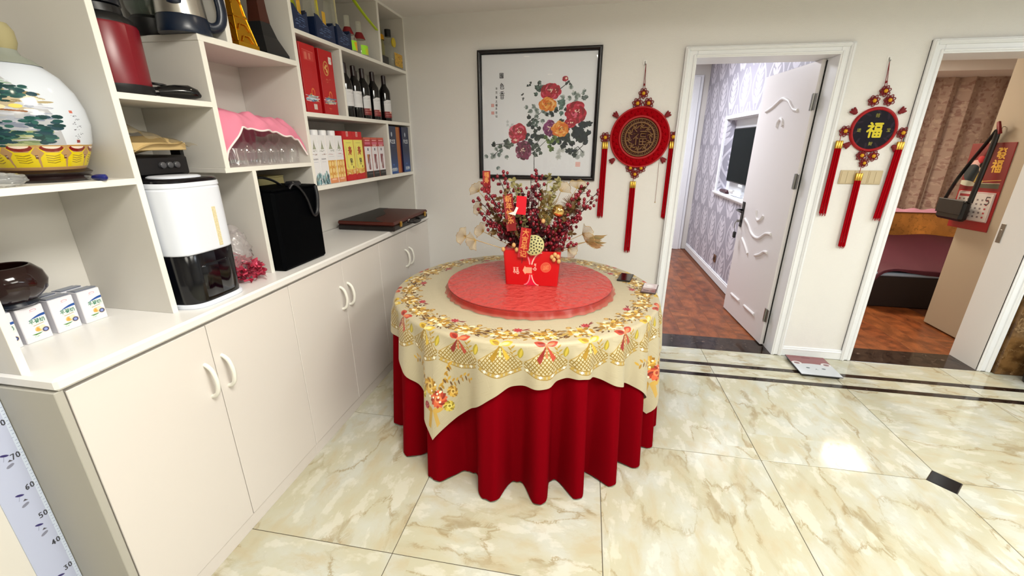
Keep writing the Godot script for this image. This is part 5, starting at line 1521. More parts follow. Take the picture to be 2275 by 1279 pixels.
		fo.quad(c - t - b, c + t - b * 0.4, c + t * 0.9 + b, c - t * 0.7 + b + n * 0.004, n)
	var fm := mat("red foil", hexc("cc4a66"), 0.28, 0.65)
	var foil := obj("foil", fo, fm, fb)
	foil.set_meta("kind", "stuff")
	obj("plastic", crumple(Vector3(-0.005, 0.115, 0.012), Vector3(0.08, 0.115, 0.072), 12), film("bouquet film", hexc("e6dfe2"), 0.2, 0.22), fb)
	# ---- black tote and the box behind it
	var tb := thing("tote_bag", "tall black tote bag standing on the worktop right of the red foil", "bag", Vector3(-1.4, 0.95, -1.734))
	var bm := dull(mat("black cloth", hexc("030406"), 0.6))
	obj("body", MB.new().span(Vector3(-0.09, 0.0, -0.154), Vector3(0.099, 0.352, 0.156), 0.012), bm, tb)
	obj("rim", MB.new().span(Vector3(-0.088, 0.348, -0.15), Vector3(0.097, 0.358, 0.152), 0.004), bm, tb)
	var strap := mat("strap black", hexc("0e1016"), 0.4)
	obj("handle", MB.new().tube(smooth_line([Vector3(-0.08, 0.345, 0.14), Vector3(-0.06, 0.385, 0.12), Vector3(-0.03, 0.4, 0.06), Vector3(-0.02, 0.385, 0.0), Vector3(-0.02, 0.36, -0.05)]), 0.009, 8, false, 0.6), strap, tb)
	obj("handle", MB.new().tube(smooth_line([Vector3(0.09, 0.352, 0.04), Vector3(0.1, 0.372, 0.02), Vector3(0.108, 0.35, -0.01), Vector3(0.11, 0.3, -0.045), Vector3(0.108, 0.235, -0.07), Vector3(0.107, 0.215, -0.09), Vector3(0.107, 0.235, -0.115), Vector3(0.107, 0.3, -0.13), Vector3(0.1, 0.352, -0.135)]), 0.009, 8, false, 0.6), strap, tb)
	obj("knot", MB.new().box(Vector3(0.07, 0.368, -0.02), Vector3(0.05, 0.026, 0.06), 0.01), strap, tb)
	var cb := thing("carton_box", "cream box peeping out behind the handles of the black tote", "box", Vector3(-1.58, 0.95, -1.845))
	obj("body", MB.new().span(Vector3(-0.07, 0, -0.085), Vector3(0.07, 0.386, 0.085), 0.003), mat("cream card", hexc("c9c08a"), 0.6), cb)
	obj("lid_flap", MB.new().span(Vector3(-0.07, 0.386, -0.085), Vector3(0.072, 0.393, 0.03), 0.002), mats["cream card"], cb)
	# ---- briefcase
	var bc := thing("briefcase", "flat brown and black leather case with brass latches on the worktop", "case", Vector3(-1.415, 0.95, -2.795))
	var lea := mat("brown leather", hexc("4e1a10"), 0.42)
	var dk := mat("espresso leather", hexc("150b0b"), 0.42)
	obj("body", MB.new().span(Vector3(-0.2, 0, -0.295), Vector3(0.2, 0.034, 0.295), 0.007), dk, bc)
	obj("lid", MB.new().span(Vector3(-0.2, 0.035, -0.295), Vector3(0.2, 0.06, 0.295), 0.009), lea, bc)
	var cur := PackedVector2Array([Vector2(-0.193, 0.288), Vector2(-0.193, -0.288), Vector2(-0.12, -0.288)])
	for k in 12:
		var t := k / 11.0
		cur.append(Vector2(-0.12 + 0.24 * t + 0.04 * sin(t * TAU), -0.2 + 0.488 * pow(t, 0.8)))
	obj("dark_inlay", MB.new().use(Transform3D(Basis(Vector3(1, 0, 0), Vector3(0, 0, 1), Vector3(0, -1, 0)), Vector3(0, 0.0601, 0))).prism(cur, 0.002), dk, bc)
	for z in [0.195, -0.24]:
		obj("latch", MB.new().span(Vector3(0.198, 0.016, z - 0.014), Vector3(0.205, 0.052, z + 0.014), 0.002).span(Vector3(0.203, 0.03, z - 0.009), Vector3(0.209, 0.042, z + 0.009), 0.001), mats["brass"], bc)
	obj("handle", MB.new().tube(smooth_line([Vector3(0.197, 0.028, 0.06), Vector3(0.222, 0.026, 0.055), Vector3(0.236, 0.018, 0.03), Vector3(0.236, 0.018, -0.05), Vector3(0.222, 0.026, -0.075), Vector3(0.197, 0.028, -0.08)]), 0.009, 10), mats["black"], bc)
	obj("clasp", MB.new().span(Vector3(0.198, 0.03, 0.06), Vector3(0.208, 0.046, 0.085), 0.002), mats["chrome"], bc)

# a crumpled closed film: bumpy ellipsoid with half axes r
func crumple(c: Vector3, r: Vector3, seed_: int) -> MB:
	var n := FastNoiseLite.new()
	n.seed = seed_
	n.frequency = 1.0
	n.fractal_octaves = 3
	var f := func(u: float, v: float) -> Vector3:
		var a := u * TAU
		var b := (v - 0.5) * PI
		var d := Vector3(cos(b) * cos(a), sin(b), cos(b) * sin(a))
		var k := 0.78 + 0.34 * absf(n.get_noise_3dv(d * 2.2)) * 2.0
		k = clampf(k, 0.5, 1.05)
		var p := Vector3(d.x * r.x, d.y * r.y, d.z * r.z) * k
		p.y = maxf(p.y, -r.y * 0.98)
		return c + p
	return MB.new().sheet(36, 22, f, func(u, v): return Vector3(cos((v - 0.5) * PI) * cos(u * TAU), sin((v - 0.5) * PI), cos((v - 0.5) * PI) * sin(u * TAU)))

const PEAKS := [-84.0, -66.5, -43.5, -26.2, -3.2, 14.1, 27.2, 41.4, 55.9, 69.7, 84.2, 100.0, 117.0, 133.0, 150.0, 167.0, 183.0, 199.0, 216.0, 233.0, 250.0, 263.0, 276.0]
const TC := Vector3(-0.30, 0, -2.15)

func fold(deg: float) -> float:
	var d := wrapf(deg, -84.0, 276.0)
	for i in PEAKS.size() - 1:
		if d <= PEAKS[i + 1]:
			var q: float = (d - PEAKS[i]) / (PEAKS[i + 1] - PEAKS[i])
			return sin(cos(TAU * q) * PI / 2)
	return 1.0

func skirt_r(deg: float, y: float) -> float:
	var t := clampf((0.742 - y) / 0.742, 0.0, 1.0)
	return 0.694 + 0.006 * t + (0.006 + 0.06 * pow(t, 0.7)) * fold(deg)

func cloth_r(deg: float, y: float) -> float:
	var t := clampf((0.742 - y) / 0.742, 0.0, 1.0)
	var amp := 0.006 + 0.06 * pow(t, 0.7)
	var f := fold(deg)
	return 0.694 + 0.006 * t + amp * (0.74 * f + 0.34) + 0.011 + 0.006 * sin(deg * 0.21) * t

func cloth_art() -> Art:
	var S := 2048
	var ppm := 2048.0 / 1.74
	var art := Art.new(S, S, hexc("bab094"))
	# slubs of the weave
	for k in 5000:
		var c := hexc("aca183") if k % 2 else hexc("c6bda2")
		if k % 3:
			art.rect(rng.randi() % S, rng.randi() % S, rng.randi_range(10, 60), 1, c)
		else:
			art.rect(rng.randi() % S, rng.randi() % S, 1, rng.randi_range(10, 40), c)
	var mid := Vector2(S / 2.0, S / 2.0)
	var gold := [hexc("b98d2c"), hexc("8f6a22"), hexc("d8b458"), hexc("efe3b8"), hexc("a87a2a")]
	for k in 24:
		var phi := deg_to_rad(15.0 * k - 6.0)
		var o := Vector2(sin(phi), cos(phi))
		var t := Vector2(cos(phi), -sin(phi))
		var P := func(rad: float, tan_: float) -> Vector2: return mid + (o * rad + t * tan_) * ppm
		var half := 0.098
		var ru := func(x: float) -> float: return 0.708 + 0.062 * pow(absf(x) / half, 0.75)
		var rb := func(x: float) -> float: return 0.79 + 0.034 * (1.0 - pow(x / half, 2.0))
		# lattice ground and lines
		var ground := PackedVector2Array()
		for i in 13:
			ground.append(P.call(ru.call(lerpf(-half, half, i / 12.0)), lerpf(-half, half, i / 12.0)))
		for i in 13:
			ground.append(P.call(rb.call(lerpf(half, -half, i / 12.0)), lerpf(half, -half, i / 12.0)))
		art.poly(ground, hexc("c6bb98"))
		for fam in [-1.0, 1.0]:
			for i in range(-16, 30):
				var c := 0.62 + i * 0.0185
				for j in 20:
					var xa := lerpf(-half, half, j / 20.0)
					var xb := lerpf(-half, half, (j + 1) / 20.0)
					var ra: float = c + fam * xa * 1.05
					var rr: float = c + fam * xb * 1.05
					if ra > ru.call(xa) and rr > ru.call(xb) and ra < rb.call(xa) and rr < rb.call(xb):
						art.line([P.call(ra, xa), P.call(rr, xb)], 4.6, hexc("8c7028"))
		# borders and sequins
		var up := []
		var lo := []
		var lo2 := []
		for i in 13:
			var x := lerpf(-half, half, i / 12.0)
			up.append(P.call(ru.call(x), x))
			lo.append(P.call(rb.call(x), x))
			lo2.append(P.call(rb.call(x) + 0.016, x))
		art.line(up, 4, hexc("a98c44"))
		art.line(lo, 6, hexc("9c7d36"))
		art.line(lo2, 5, hexc("9c7d36"))
		for i in 10:
			var x := lerpf(-half, half, (i + 0.5) / 10.0)
			var c: Vector2 = P.call(rb.call(x) + 0.008, x)
			art.ell(c.x, c.y, 9, 8, hexc("f8f2de") if (i * 7 + k) % 3 == 0 else hexc("b79a4c"), phi, 8)
		# bud and sprig between two bows
		var b: Vector2 = P.call(0.735, half * 0.86)
		art.leaf(P.call(0.755, half * 0.86), P.call(0.706, half * 0.86), 15, hexc("a3912a"))
		art.leaf(P.call(0.752, half * 0.86), P.call(0.71, half * 0.9), 7, hexc("c8b23c"))
		for q in 5:
			art.leaf(P.call(0.748 - q * 0.008, half * 0.6 - q * 0.004), P.call(0.738 - q * 0.01, half * 0.6 - q * 0.004 - 0.016 * (1 if q % 2 else -1)), 4, hexc("ad8b2e"))
		# bow
		var red := k % 2 == 0
		var bc: Array = [hexc("b5432c"), hexc("8c2218"), hexc("d97a52")] if red else [hexc("cfae3c"), hexc("a07c1e"), hexc("ead68c")]
		art.leaf(P.call(0.704, 0.0), P.call(0.68, 0.048), 19, bc[0], 0.6)
		art.leaf(P.call(0.704, 0.0), P.call(0.68, -0.048), 19, bc[0], 0.6)
		art.leaf(P.call(0.704, 0.0), P.call(0.688, 0.036), 9, bc[2], 0.6)
		art.leaf(P.call(0.704, 0.0), P.call(0.688, -0.036), 9, bc[1], 0.6)
		art.poly(PackedVector2Array([P.call(0.702, 0), P.call(0.756, 0.042), P.call(0.77, 0.028), P.call(0.756, 0.02)]), bc[0])
		art.poly(PackedVector2Array([P.call(0.702, 0), P.call(0.756, -0.042), P.call(0.774, -0.03), P.call(0.758, -0.018)]), bc[1])
		art.poly(PackedVector2Array([P.call(0.71, 0), P.call(0.755, 0.006), P.call(0.748, -0.006)]), bc[2])
		var kn: Vector2 = P.call(0.703, 0)
		art.ell(kn.x, kn.y, 8, 8, bc[2])
		# flower cluster on the top
		for q in 44:
			var ang := rng.randf() * TAU
			var far := rng.randf_range(0.035, 0.075)
			var c0: Vector2 = P.call(0.62 + cos(ang) * far * 0.62, sin(ang) * far * 1.35)
			var c1: Vector2 = P.call(0.62 + cos(ang) * (far + 0.02) * 0.66, sin(ang) * (far + 0.022) * 1.35)
			art.leaf(c0, c1, rng.randf_range(3, 6), [hexc("6b4a22"), hexc("9a7428"), hexc("54371c"), hexc("b59a50")][q % 4])
		for ring in [[0.042, 11, 16.0, 1], [0.028, 9, 14.0, 0], [0.014, 6, 11.0, 2]]:
			for q in ring[1]:
				var a: float = TAU * q / ring[1] + rng.randf() * 0.4
				var c: Vector2 = P.call(0.625 + cos(a) * ring[0] * 0.8, sin(a) * ring[0] * 1.2)
				art.ell(c.x, c.y, ring[2], ring[2] * 0.7, gold[(q + ring[3] + k) % 5], a)
		var ce: Vector2 = P.call(0.625, 0)
		art.ell(ce.x, ce.y, 10, 9, hexc("94701e"))
		for sx in [-1, 1]:
			var c: Vector2 = P.call(0.642, 0.03 * sx)
			art.ell(c.x, c.y, 12, 7, hexc("f3e8c6"), phi * -1.0)
		var side := -0.045 if k % 2 == 0 else 0.05
		if k % 2:
			for q in 8:
				var a := TAU * q / 8.0
				art.leaf(P.call(0.572, side), P.call(0.572 + cos(a) * 0.021, side + sin(a) * 0.024), 6, hexc("9c2630") if q % 2 else hexc("b84046"))
			for q in 3:
				art.leaf(P.call(0.57, side + 0.015), P.call(0.56 - q * 0.008, side + 0.05), 3, hexc("7a3430"))
		var lf: Vector2 = P.call(0.568, -side * 0.6)
		art.ell(lf.x, lf.y, 15, 11, hexc("a2782e")); art.ell(lf.x, lf.y, 8, 6, hexc("c9a860"))
	# corner bouquets
	for k in 4:
		var phi := PI / 4 + PI / 2 * k
		var o := Vector2(sin(phi), cos(phi))
		var t := Vector2(cos(phi), -sin(phi))
		var P := func(rad: float, tan_: float) -> Vector2: return mid + (o * rad + t * tan_) * ppm
		for arm in [[0.9, 0.06, 0.87, 0.2], [0.9, -0.06, 0.87, -0.2], [0.94, 0.03, 0.84, 0.075], [0.94, -0.04, 0.84, -0.09]]:
			for q in 14:
				var u := q / 13.0
				var rad := lerpf(arm[0], arm[2], u) + 0.02 * sin(u * 6.0)
				var tg := lerpf(arm[1], arm[3], u)
				var s := -1.0 if q % 2 else 1.0
				art.leaf(P.call(rad, tg), P.call(rad + s * 0.022, tg + signf(arm[3]) * 0.014), 6, [hexc("a37a26"), hexc("c9a13c"), hexc("6b4a20"), hexc("b98c2e")][q % 4])
		art.poly(PackedVector2Array([P.call(1.06, 0), P.call(1.14, 0.03), P.call(1.12, 0.045), P.call(1.05, 0.02)]), hexc("c8a452"))
		art.poly(PackedVector2Array([P.call(1.06, 0), P.call(1.15, -0.012), P.call(1.14, -0.034), P.call(1.05, -0.02)]), hexc("b8923c"))
		art.leaf(P.call(1.06, 0), P.call(1.045, 0.06), 16, hexc("cba54e")); art.leaf(P.call(1.06, 0), P.call(1.045, -0.05), 16, hexc("b48a34"))
		for f in [[1.0, 0.03, 0.046, 0], [0.945, -0.02, 0.044, 1], [0.985, -0.085, 0.036, 2], [0.96, 0.1, 0.032, 1], [1.035, 0.085, 0.03, 2], [1.04, -0.045, 0.02, 3]]:
			for q in 14:
				var a := TAU * q / 14.0
				var pal: Array = [[hexc("b53a22"), hexc("d9633c"), hexc("8c2418")], [hexc("b98a2a"), hexc("d6ae4c"), hexc("946a1c")], [hexc("b9a22c"), hexc("d8c454"), hexc("8c7a1c")], [hexc("8c2430"), hexc("a83c44"), hexc("6a1820")]][f[3]]
				art.leaf(P.call(f[0], f[1]), P.call(f[0] + cos(a) * f[2], f[1] + sin(a) * f[2]), f[2] * ppm * 0.3, pal[q % 3])
			var c: Vector2 = P.call(f[0], f[1])
			art.ell(c.x, c.y, f[2] * ppm * 0.42, f[2] * ppm * 0.4, [hexc("e08a5a"), hexc("e0c070"), hexc("e2d878"), hexc("b04a4c")][f[3]])
			art.ell(c.x, c.y, f[2] * ppm * 0.22, f[2] * ppm * 0.2, [hexc("a8341e"), hexc("8f6a1e"), hexc("8a781c"), hexc("6a1a20")][f[3]])
		for q in 10:
			var c: Vector2 = P.call(0.93 + rng.randf() * 0.1, rng.randf_range(-0.1, 0.1))
			art.ell(c.x, c.y, 7, 6, hexc("f4ead0"))
	return art

func table() -> void:
	var tb := thing("dining_table", "round dining table hidden under the gold cloth and red skirt", "table", TC)
	obj("tabletop", MB.new().lathe([Vector2(0, 0.712), Vector2(0.685, 0.712), Vector2(0.69, 0.72), Vector2(0.69, 0.738), Vector2(0.685, 0.744), Vector2(0, 0.744)], 64), mats["orange wood"], tb)
	obj("pedestal", MB.new().lathe([Vector2(0, 0), Vector2(0.3, 0), Vector2(0.3, 0.03), Vector2(0.07, 0.06), Vector2(0.06, 0.6), Vector2(0.2, 0.712), Vector2(0, 0.712)], 32), mats["dark wood"], tb)
	# ---- red pleated skirt with a scalloped hem
	var sk := thing("table_skirt", "deep red pleated cloth with a scalloped hem reaching the floor round the table", "tablecloth", TC)
	var n := 540
	var sf := func(u: float, v: float) -> Vector3:
		var deg := lerpf(-180.0, 180.0, u)
		var hem := 0.006 + 0.007 * absf(sin(u * PI * 128.0))
		var y := lerpf(0.738, hem, v)
		var r := skirt_r(deg, y) + 0.003 * sin(deg * 0.9 + v * 3.0) * v
		var a := deg_to_rad(deg)
		return Vector3(sin(a) * r, y, cos(a) * r)
	var cloth_m := mat("red satin", hexc("78020e"), 0.75)
	dull(cloth_m, 0.08)
	cloth_m.cull_mode = BaseMaterial3D.CULL_DISABLED
	obj("cloth", MB.new().sheet(n, 24, sf, func(u, _v): return Vector3(sin(lerpf(-PI, PI, u)), 0, cos(lerpf(-PI, PI, u)))), cloth_m, sk)
	# ---- gold embroidered square cloth
	var art := cloth_art()
	var gm := mat("gold brocade", Color.WHITE, 0.5, 0.0, art.tex())
	gm.cull_mode = BaseMaterial3D.CULL_DISABLED
	gm.rim_enabled = true
	gm.rim = 0.2
	var tc := thing("tablecloth", "gold and cream embroidered square cloth with corners hanging over the red skirt", "tablecloth", TC)
	var half := 0.862
	var th0 := 21.0
	var R := 0.703
	var rc := 0.016
	var ytop := 0.754
	var rings: Array[float] = [0.0, 0.15, 0.3, 0.42, 0.5, 0.56, 0.62, 0.66, 0.678, 0.687]
	for k in 6:
		rings.append(0.687 + rc * PI / 2 * (k + 1) / 6.0)
	var s_arc: float = rings[-1]
	var nd := 26
	var nu := 480
	var point := func(deg: float, s: float) -> Vector3:
		var a := deg_to_rad(deg)
		var r := s
		var y := ytop + 0.0012 * sin(s * 60.0 + deg * 0.12) * clampf(s * 3.0, 0, 1)
		if s > 0.687:
			var q := minf((s - 0.687) / rc, PI / 2)
			r = 0.687 + sin(q) * rc
			y = ytop - (1 - cos(q)) * rc
			if s > s_arc:
				y -= s - s_arc
				r = lerpf(0.703, cloth_r(deg, y), clampf((s - s_arc) / 0.06, 0, 1))
				r = maxf(r, skirt_r(deg, y) + 0.005)
		return Vector3(sin(a) * r, y, cos(a) * r)
	var uv := func(deg: float, s: float) -> Vector2:
		var a := deg_to_rad(deg - th0)
		return Vector2(0.5 + sin(a) * s / 1.74, 0.5 + cos(a) * s / 1.74)
	var mb := MB.new()
	mb.smooth()
	var ring_count := rings.size() + nd
	var sval := func(deg: float, j: int) -> float:
		if j < rings.size():
			return rings[j]
		var a := deg_to_rad(deg - th0)
		var L := half / maxf(absf(cos(a)), absf(sin(a)))
		L -= 0.012 * sin(a * 14.0)
		return lerpf(s_arc, L, float(j - rings.size() + 1) / nd)
	var pts := []
	for i in nu + 1:
		var deg := th0 - 45.0 + 360.0 * i / nu
		var col := []
		for j in ring_count:
			var s: float = sval.call(deg, j)
			col.append([point.call(deg, s), uv.call(deg, s)])
		pts.append(col)
	for i in nu:
		for j in ring_count - 1:
			var a: Array = pts[i][j]; var b: Array = pts[i + 1][j]; var c: Array = pts[i + 1][j + 1]; var d: Array = pts[i][j + 1]
			var m: Vector3 = c[0]
			var out := Vector3(m.x, 0, m.z) if j >= rings.size() - 4 else Vector3.UP
			if j == 0:
				mb.tri(a[0], c[0], d[0], out, a[1], c[1], d[1])
			else:
				mb.quad(a[0], b[0], c[0], d[0], out, a[1], b[1], c[1], d[1])
	obj("cloth", mb, gm, tc)
	# ---- turntable in red film
	var ls := thing("turntable", "round turntable wrapped in red plastic film on the gold tablecloth", "turntable", Vector3(-0.277, 0.7565, -2.135))
	obj("base", MB.new().lathe([Vector2(0, 0), Vector2(0.16, 0), Vector2(0.16, 0.02), Vector2(0, 0.02)], 40), mats["steel"], ls)
	obj("disc", MB.new().lathe([Vector2(0, 0.022), Vector2(0.432, 0.022), Vector2(0.436, 0.026), Vector2(0.436, 0.034), Vector2(0, 0.036)], 72), mats["maroon"], ls)
	var red := mat("red film", hexc("c04541"), 0.26)
	bump(red, noise_tex(0.05, 21, 256, true, 5.0), 0.6, 1.6)
	obj("film_top", MB.new().sheet(96, 14, func(u, v):
		var a: float = u * TAU
		var r: float = 0.001 + 0.439 * v
		return Vector3(sin(a) * r, 0.0385 + 0.0014 * sin(r * 70.0 + 3.0 * sin(a * 3.0)) * sin(a * 5.0 + r * 20.0) - (0.002 if v > 0.99 else 0.0), cos(a) * r), func(_u, _v): return Vector3.UP), red, ls)
	obj("film_rim", MB.new().tube(range(72).map(func(k): return Vector3(sin(TAU * k / 72) * 0.4385, 0.0345, cos(TAU * k / 72) * 0.4385)), 0.0022, 6, true), mat("film seam", hexc("7a1a18"), 0.4), ls)
	obj("film_skirt", MB.new().sheet(240, 5, func(u, v):
		var a: float = u * TAU
		var r: float = 0.4395 + 0.016 * v + 0.004 * sin(a * 40.0 + 2.0 * sin(a * 7.0)) * v
		return Vector3(sin(a) * r, lerpf(0.034, 0.0005 + 0.002 * (1.0 + sin(a * 23.0)), v), cos(a) * r), func(u, _v): return Vector3(sin(u * TAU), 0, cos(u * TAU))), film("red film drape", hexc("c8342c"), 0.5, 0.3), ls)
	# ---- two phones
	var p1 := thing("phone", "black phone lying face up on the gold tablecloth, the one nearer the turntable", "phone", Vector3(0.2525, 0.7555, -2.40), deg_to_rad(-14), "two phones on the tablecloth")
	obj("body", MB.new().span(Vector3(-0.037, 0, -0.074), Vector3(0.037, 0.008, 0.074), 0.003), mats["black"], p1)
	obj("screen", MB.new().span(Vector3(-0.034, 0.008, -0.07), Vector3(0.034, 0.0086, 0.07), 0.0003), mats["black gloss"], p1)
	var pa := Art.new(128, 256, hexc("d8cfd4"))
	pa.rect(0, 150, 128, 106, hexc("8a6a6a")); pa.rect(10, 170, 108, 18, hexc("c0a8a8")); pa.rect(16, 206, 50, 30, hexc("5c4450"))
	pa.ell(64, 70, 34, 30, hexc("e8e4e8"))
	var p2 := thing("phone", "phone with a lit pale screen near the right edge of the gold tablecloth", "phone", Vector3(0.366, 0.7555, -2.22), deg_to_rad(-14), "two phones on the tablecloth")
	obj("body", MB.new().span(Vector3(-0.039, 0, -0.078), Vector3(0.039, 0.009, 0.078), 0.003), mat("phone case", hexc("4a3a3c"), 0.4), p2)
	obj("screen", MB.new().plate(Vector3(-0.035, 0.009, -0.073), Vector3(0.07, 0, 0), Vector3(0, 0, 0.146), 0.0006), shot("phone screen", pa, 0.1), p2)
	flowers()

func ell_ring(c: Vector3, rx: float, rz: float, n: int) -> Array:
	return range(n).map(func(k): return c + Vector3(cos(TAU * k / n) * rx, 0, sin(TAU * k / n) * rz))

func flowers() -> void:
	var base := Vector3(-0.26, 0.7955, -2.125)
	var fl := thing("flower_arrangement", "red box of red berries, gold leaves and a lotus pod on the turntable", "flowers", base, 0.02)
	# box: slightly wider at the top, front face towards +z
	var wb := 0.136; var wt := 0.148; var db := 0.075; var hh := 0.186
	var bx := MB.new()
	bx.flat()
	var ring := func(w: float, d: float, y: float) -> Array:
		var out := []
		for c in [[1, 1], [-1, 1], [-1, -1], [1, -1]]:
			for k in 5:
				var a: float = atan2(c[1], c[0]) - PI / 4 + PI / 8 * k
				out.append(Vector3(c[0] * (w - 0.012) + cos(a) * 0.012, y, c[1] * (d - 0.012) + sin(a) * 0.012))
		return out
	var r0: Array = ring.call(wb, db, 0.0)
	var r1: Array = ring.call(wt, db + 0.006, hh)
	bx.smooth()
	for k in 20:
		var j := (k + 1) % 20
		bx.quad(r0[k], r0[j], r1[j], r1[k], r0[k] + r0[j] - Vector3(0, 0.01, 0))
	bx.flat()
	for k in range(1, 19):
		bx.tri(r0[0], r0[k], r0[k + 1], Vector3.DOWN)
		bx.tri(r1[0] - Vector3(0, 0.01, 0), r1[k] - Vector3(0, 0.01, 0), r1[k + 1] - Vector3(0, 0.01, 0), Vector3.UP)
	obj("box", bx, mat("red lacquer card", hexc("c60610"), 0.35), fl)
	var art := Art.new(768, 512, hexc("c60610"))
	art.poly(PackedVector2Array([Vector2(230, 0), Vector2(560, 0), Vector2(440, 130), Vector2(390, 200), Vector2(340, 130)]), hexc("d30a2c"))
	art.poly(PackedVector2Array([Vector2(370, 330), Vector2(410, 330), Vector2(440, 440), Vector2(500, 512), Vector2(260, 512), Vector2(340, 440)]), hexc("d8143c"))
	var pale := hexc("f2c4b4")
	for s in [-1, 1]:
		var a := []
		var b := []
		for k in 9:
			var u := k / 8.0
			a.append(Vector2(388 + s * (16 + 128 * pow(u, 1.5)), 190 - 170 * sin(u * PI / 2)))
			b.append(Vector2(388 + s * (14 + 100 * pow(u, 1.7)), 345 + 160 * sin(u * PI / 2)))
		art.line(a, 20, pale if s > 0 else hexc("e88a94"), 0.8)
		art.line(b, 18, hexc("e88a94") if s < 0 else pale, 0.7)
	art.ell(610, 230, 76, 76, hexc("e87058")); art.ell(610, 230, 70, 70, hexc("d2563c"))
	for k in 26:
		art.line([Vector2(610, 230) + Vector2(rng.randf_range(-46, 46), rng.randf_range(-44, 44)), Vector2(610, 230) + Vector2(rng.randf_range(-46, 46), rng.randf_range(-44, 44))], 3, hexc("e28a5c"))
	art.poly(PackedVector2Array([Vector2(262, 290), Vector2(300, 220), Vector2(318, 240), Vector2(410, 240), Vector2(410, 328), Vector2(320, 328), Vector2(296, 346)]), hexc("eba98a"))
	for k in 7:
		art.line([Vector2(318 + k * 13, 246), Vector2(318 + k * 13, 322)], 3, hexc("d98a6a"))
	art.line([Vector2(330, 226), Vector2(450, 216)], 16, hexc("d91a1e")); art.line([Vector2(320, 338), Vector2(440, 346)], 16, hexc("d91a1e"))
	var pk := hexc("f6c9b8")
	# old-style two-part emblem character, left, and a small key-like one, right
	for c in [[110, 246], [160, 246]]:
		art.rect(c[0], c[1], 36, 6, pk); art.rect(c[0] + 4, c[1] + 12, 28, 6, pk); art.rect(c[0] + 2, c[1] + 24, 32, 6, pk)
	art.line([Vector2(128, 270), Vector2(128, 340)], 6, pk); art.line([Vector2(128, 276), Vector2(108, 326)], 6, pk); art.line([Vector2(128, 276), Vector2(150, 326)], 6, pk); art.line([Vector2(118, 280), Vector2(118, 330)], 4, pk); art.line([Vector2(139, 280), Vector2(139, 330)], 4, pk)
	art.ell(178, 290, 18, 14, pk); art.ell(178, 290, 10, 7, hexc("c60610"))
	art.ell(178, 324, 25, 25, pk); art.ell(178, 324, 16, 16, hexc("c60610")); art.line([Vector2(178, 308), Vector2(178, 340)], 6, pk)
	art.rect(436, 180, 34, 6, pk); art.rect(440, 192, 26, 16, pk)
	art.line([Vector2(466, 214), Vector2(448, 240), Vector2(462, 246)], 6, pk)
	art.ell(456, 262, 24, 22, pk); art.ell(456, 262, 16, 14, hexc("c60610")); art.line([Vector2(456, 244), Vector2(456, 280)], 5, pk); art.line([Vector2(420, 262), Vector2(436, 262)], 5, pk)
	# print panel follows the leaning front
	var lean := (0.006) / hh
	obj("print", MB.new().sheet(1, 1, func(u, v): return Vector3(lerpf(-1, 1, u) * (lerpf(wt, wb, v) - 0.012), lerpf(hh - 0.001, 0.001, v), lerpf(db + 0.006, db, v) + 0.0008), func(_u, _v): return Vector3(0, 0, 1)), shot("red box art", art, 0.35), fl)
	# ---- sprays. Tips are offsets from the box mouth
	var root := Vector3(0, 0.17, 0)
	var stemm := mat("dark stem", hexc("3a1518"), 0.7)
	var berrym := mat("berry red", hexc("780a20"), 0.3)
	var tips := [[-0.315, 0.255], [-0.262, 0.345], [-0.2, 0.385], [-0.15, 0.395], [-0.23, 0.3], [-0.285, 0.2], [-0.25, 0.14], [0.005, 0.405], [-0.02, 0.37], [0.03, 0.34], [0.03, 0.27], [-0.06, 0.3], [-0.09, 0.24], [0.21, 0.3], [0.27, 0.345], [0.31, 0.31], [0.3, 0.27], [0.24, 0.2], [0.2, 0.13], [0.17, 0.09], [-0.18, 0.11], [-0.13, 0.07], [-0.08, 0.15], [0.08, 0.11], [0.13, 0.17], [0.0, 0.2], [-0.16, 0.2], [-0.2, 0.24], [-0.03, 0.12], [0.22, 0.05], [0.26, 0.23], [-0.12, 0.33], [0.06, 0.2], [-0.3, 0.165], [0.1, 0.05], [-0.05, 0.06]]
	for q in tips.size():
		var tip := root + Vector3(tips[q][0] + 0.0, tips[q][1], rng.randf_range(-0.12, 0.1))
		var bend := Vector3(tip.x * 0.25, 0.0, tip.z * 0.3)
		var start := Vector3(clampf(tip.x * 0.35, -0.12, 0.12), 0.165, clampf(tip.z * 0.4, -0.05, 0.05))
		var line := smooth_line([start, start.lerp(tip, 0.45) - bend * 0.5, tip], 6)
		var sp := MB.new().tube(line, 0.0017, 5)
		var bm := MB.new()
		var nb := 20 if q < 20 else 17
		for k in nb:
			var u := 1.0 - 0.62 * float(k) / nb
			var at: Vector3 = line[clampi(int(u * (line.size() - 1)), 0, line.size() - 1)]
			var off := Vector3(rng.randfn(), rng.randfn() * 0.6 + 0.35, rng.randfn()).normalized() * rng.randf_range(0.016, 0.034) * (0.5 if k == 0 else 1.0)
			sp.tube([at, at + off * 0.9], 0.001, 4)
			bm.ball(at + off, rng.randf_range(0.0072, 0.0092), 7, 5, 1.15)
		var st := obj("berry_stem", sp, stemm, fl)
		obj("berries", bm, berrym, st).set_meta("kind", "stuff")
	# leafy sprays: bronze eucalyptus
	var lm := [mat("bronze leaf", hexc("6f5430"), 0.5), mat("olive leaf", hexc("8b8456"), 0.55), mat("wine leaf", hexc("4a1a22"), 0.5)]
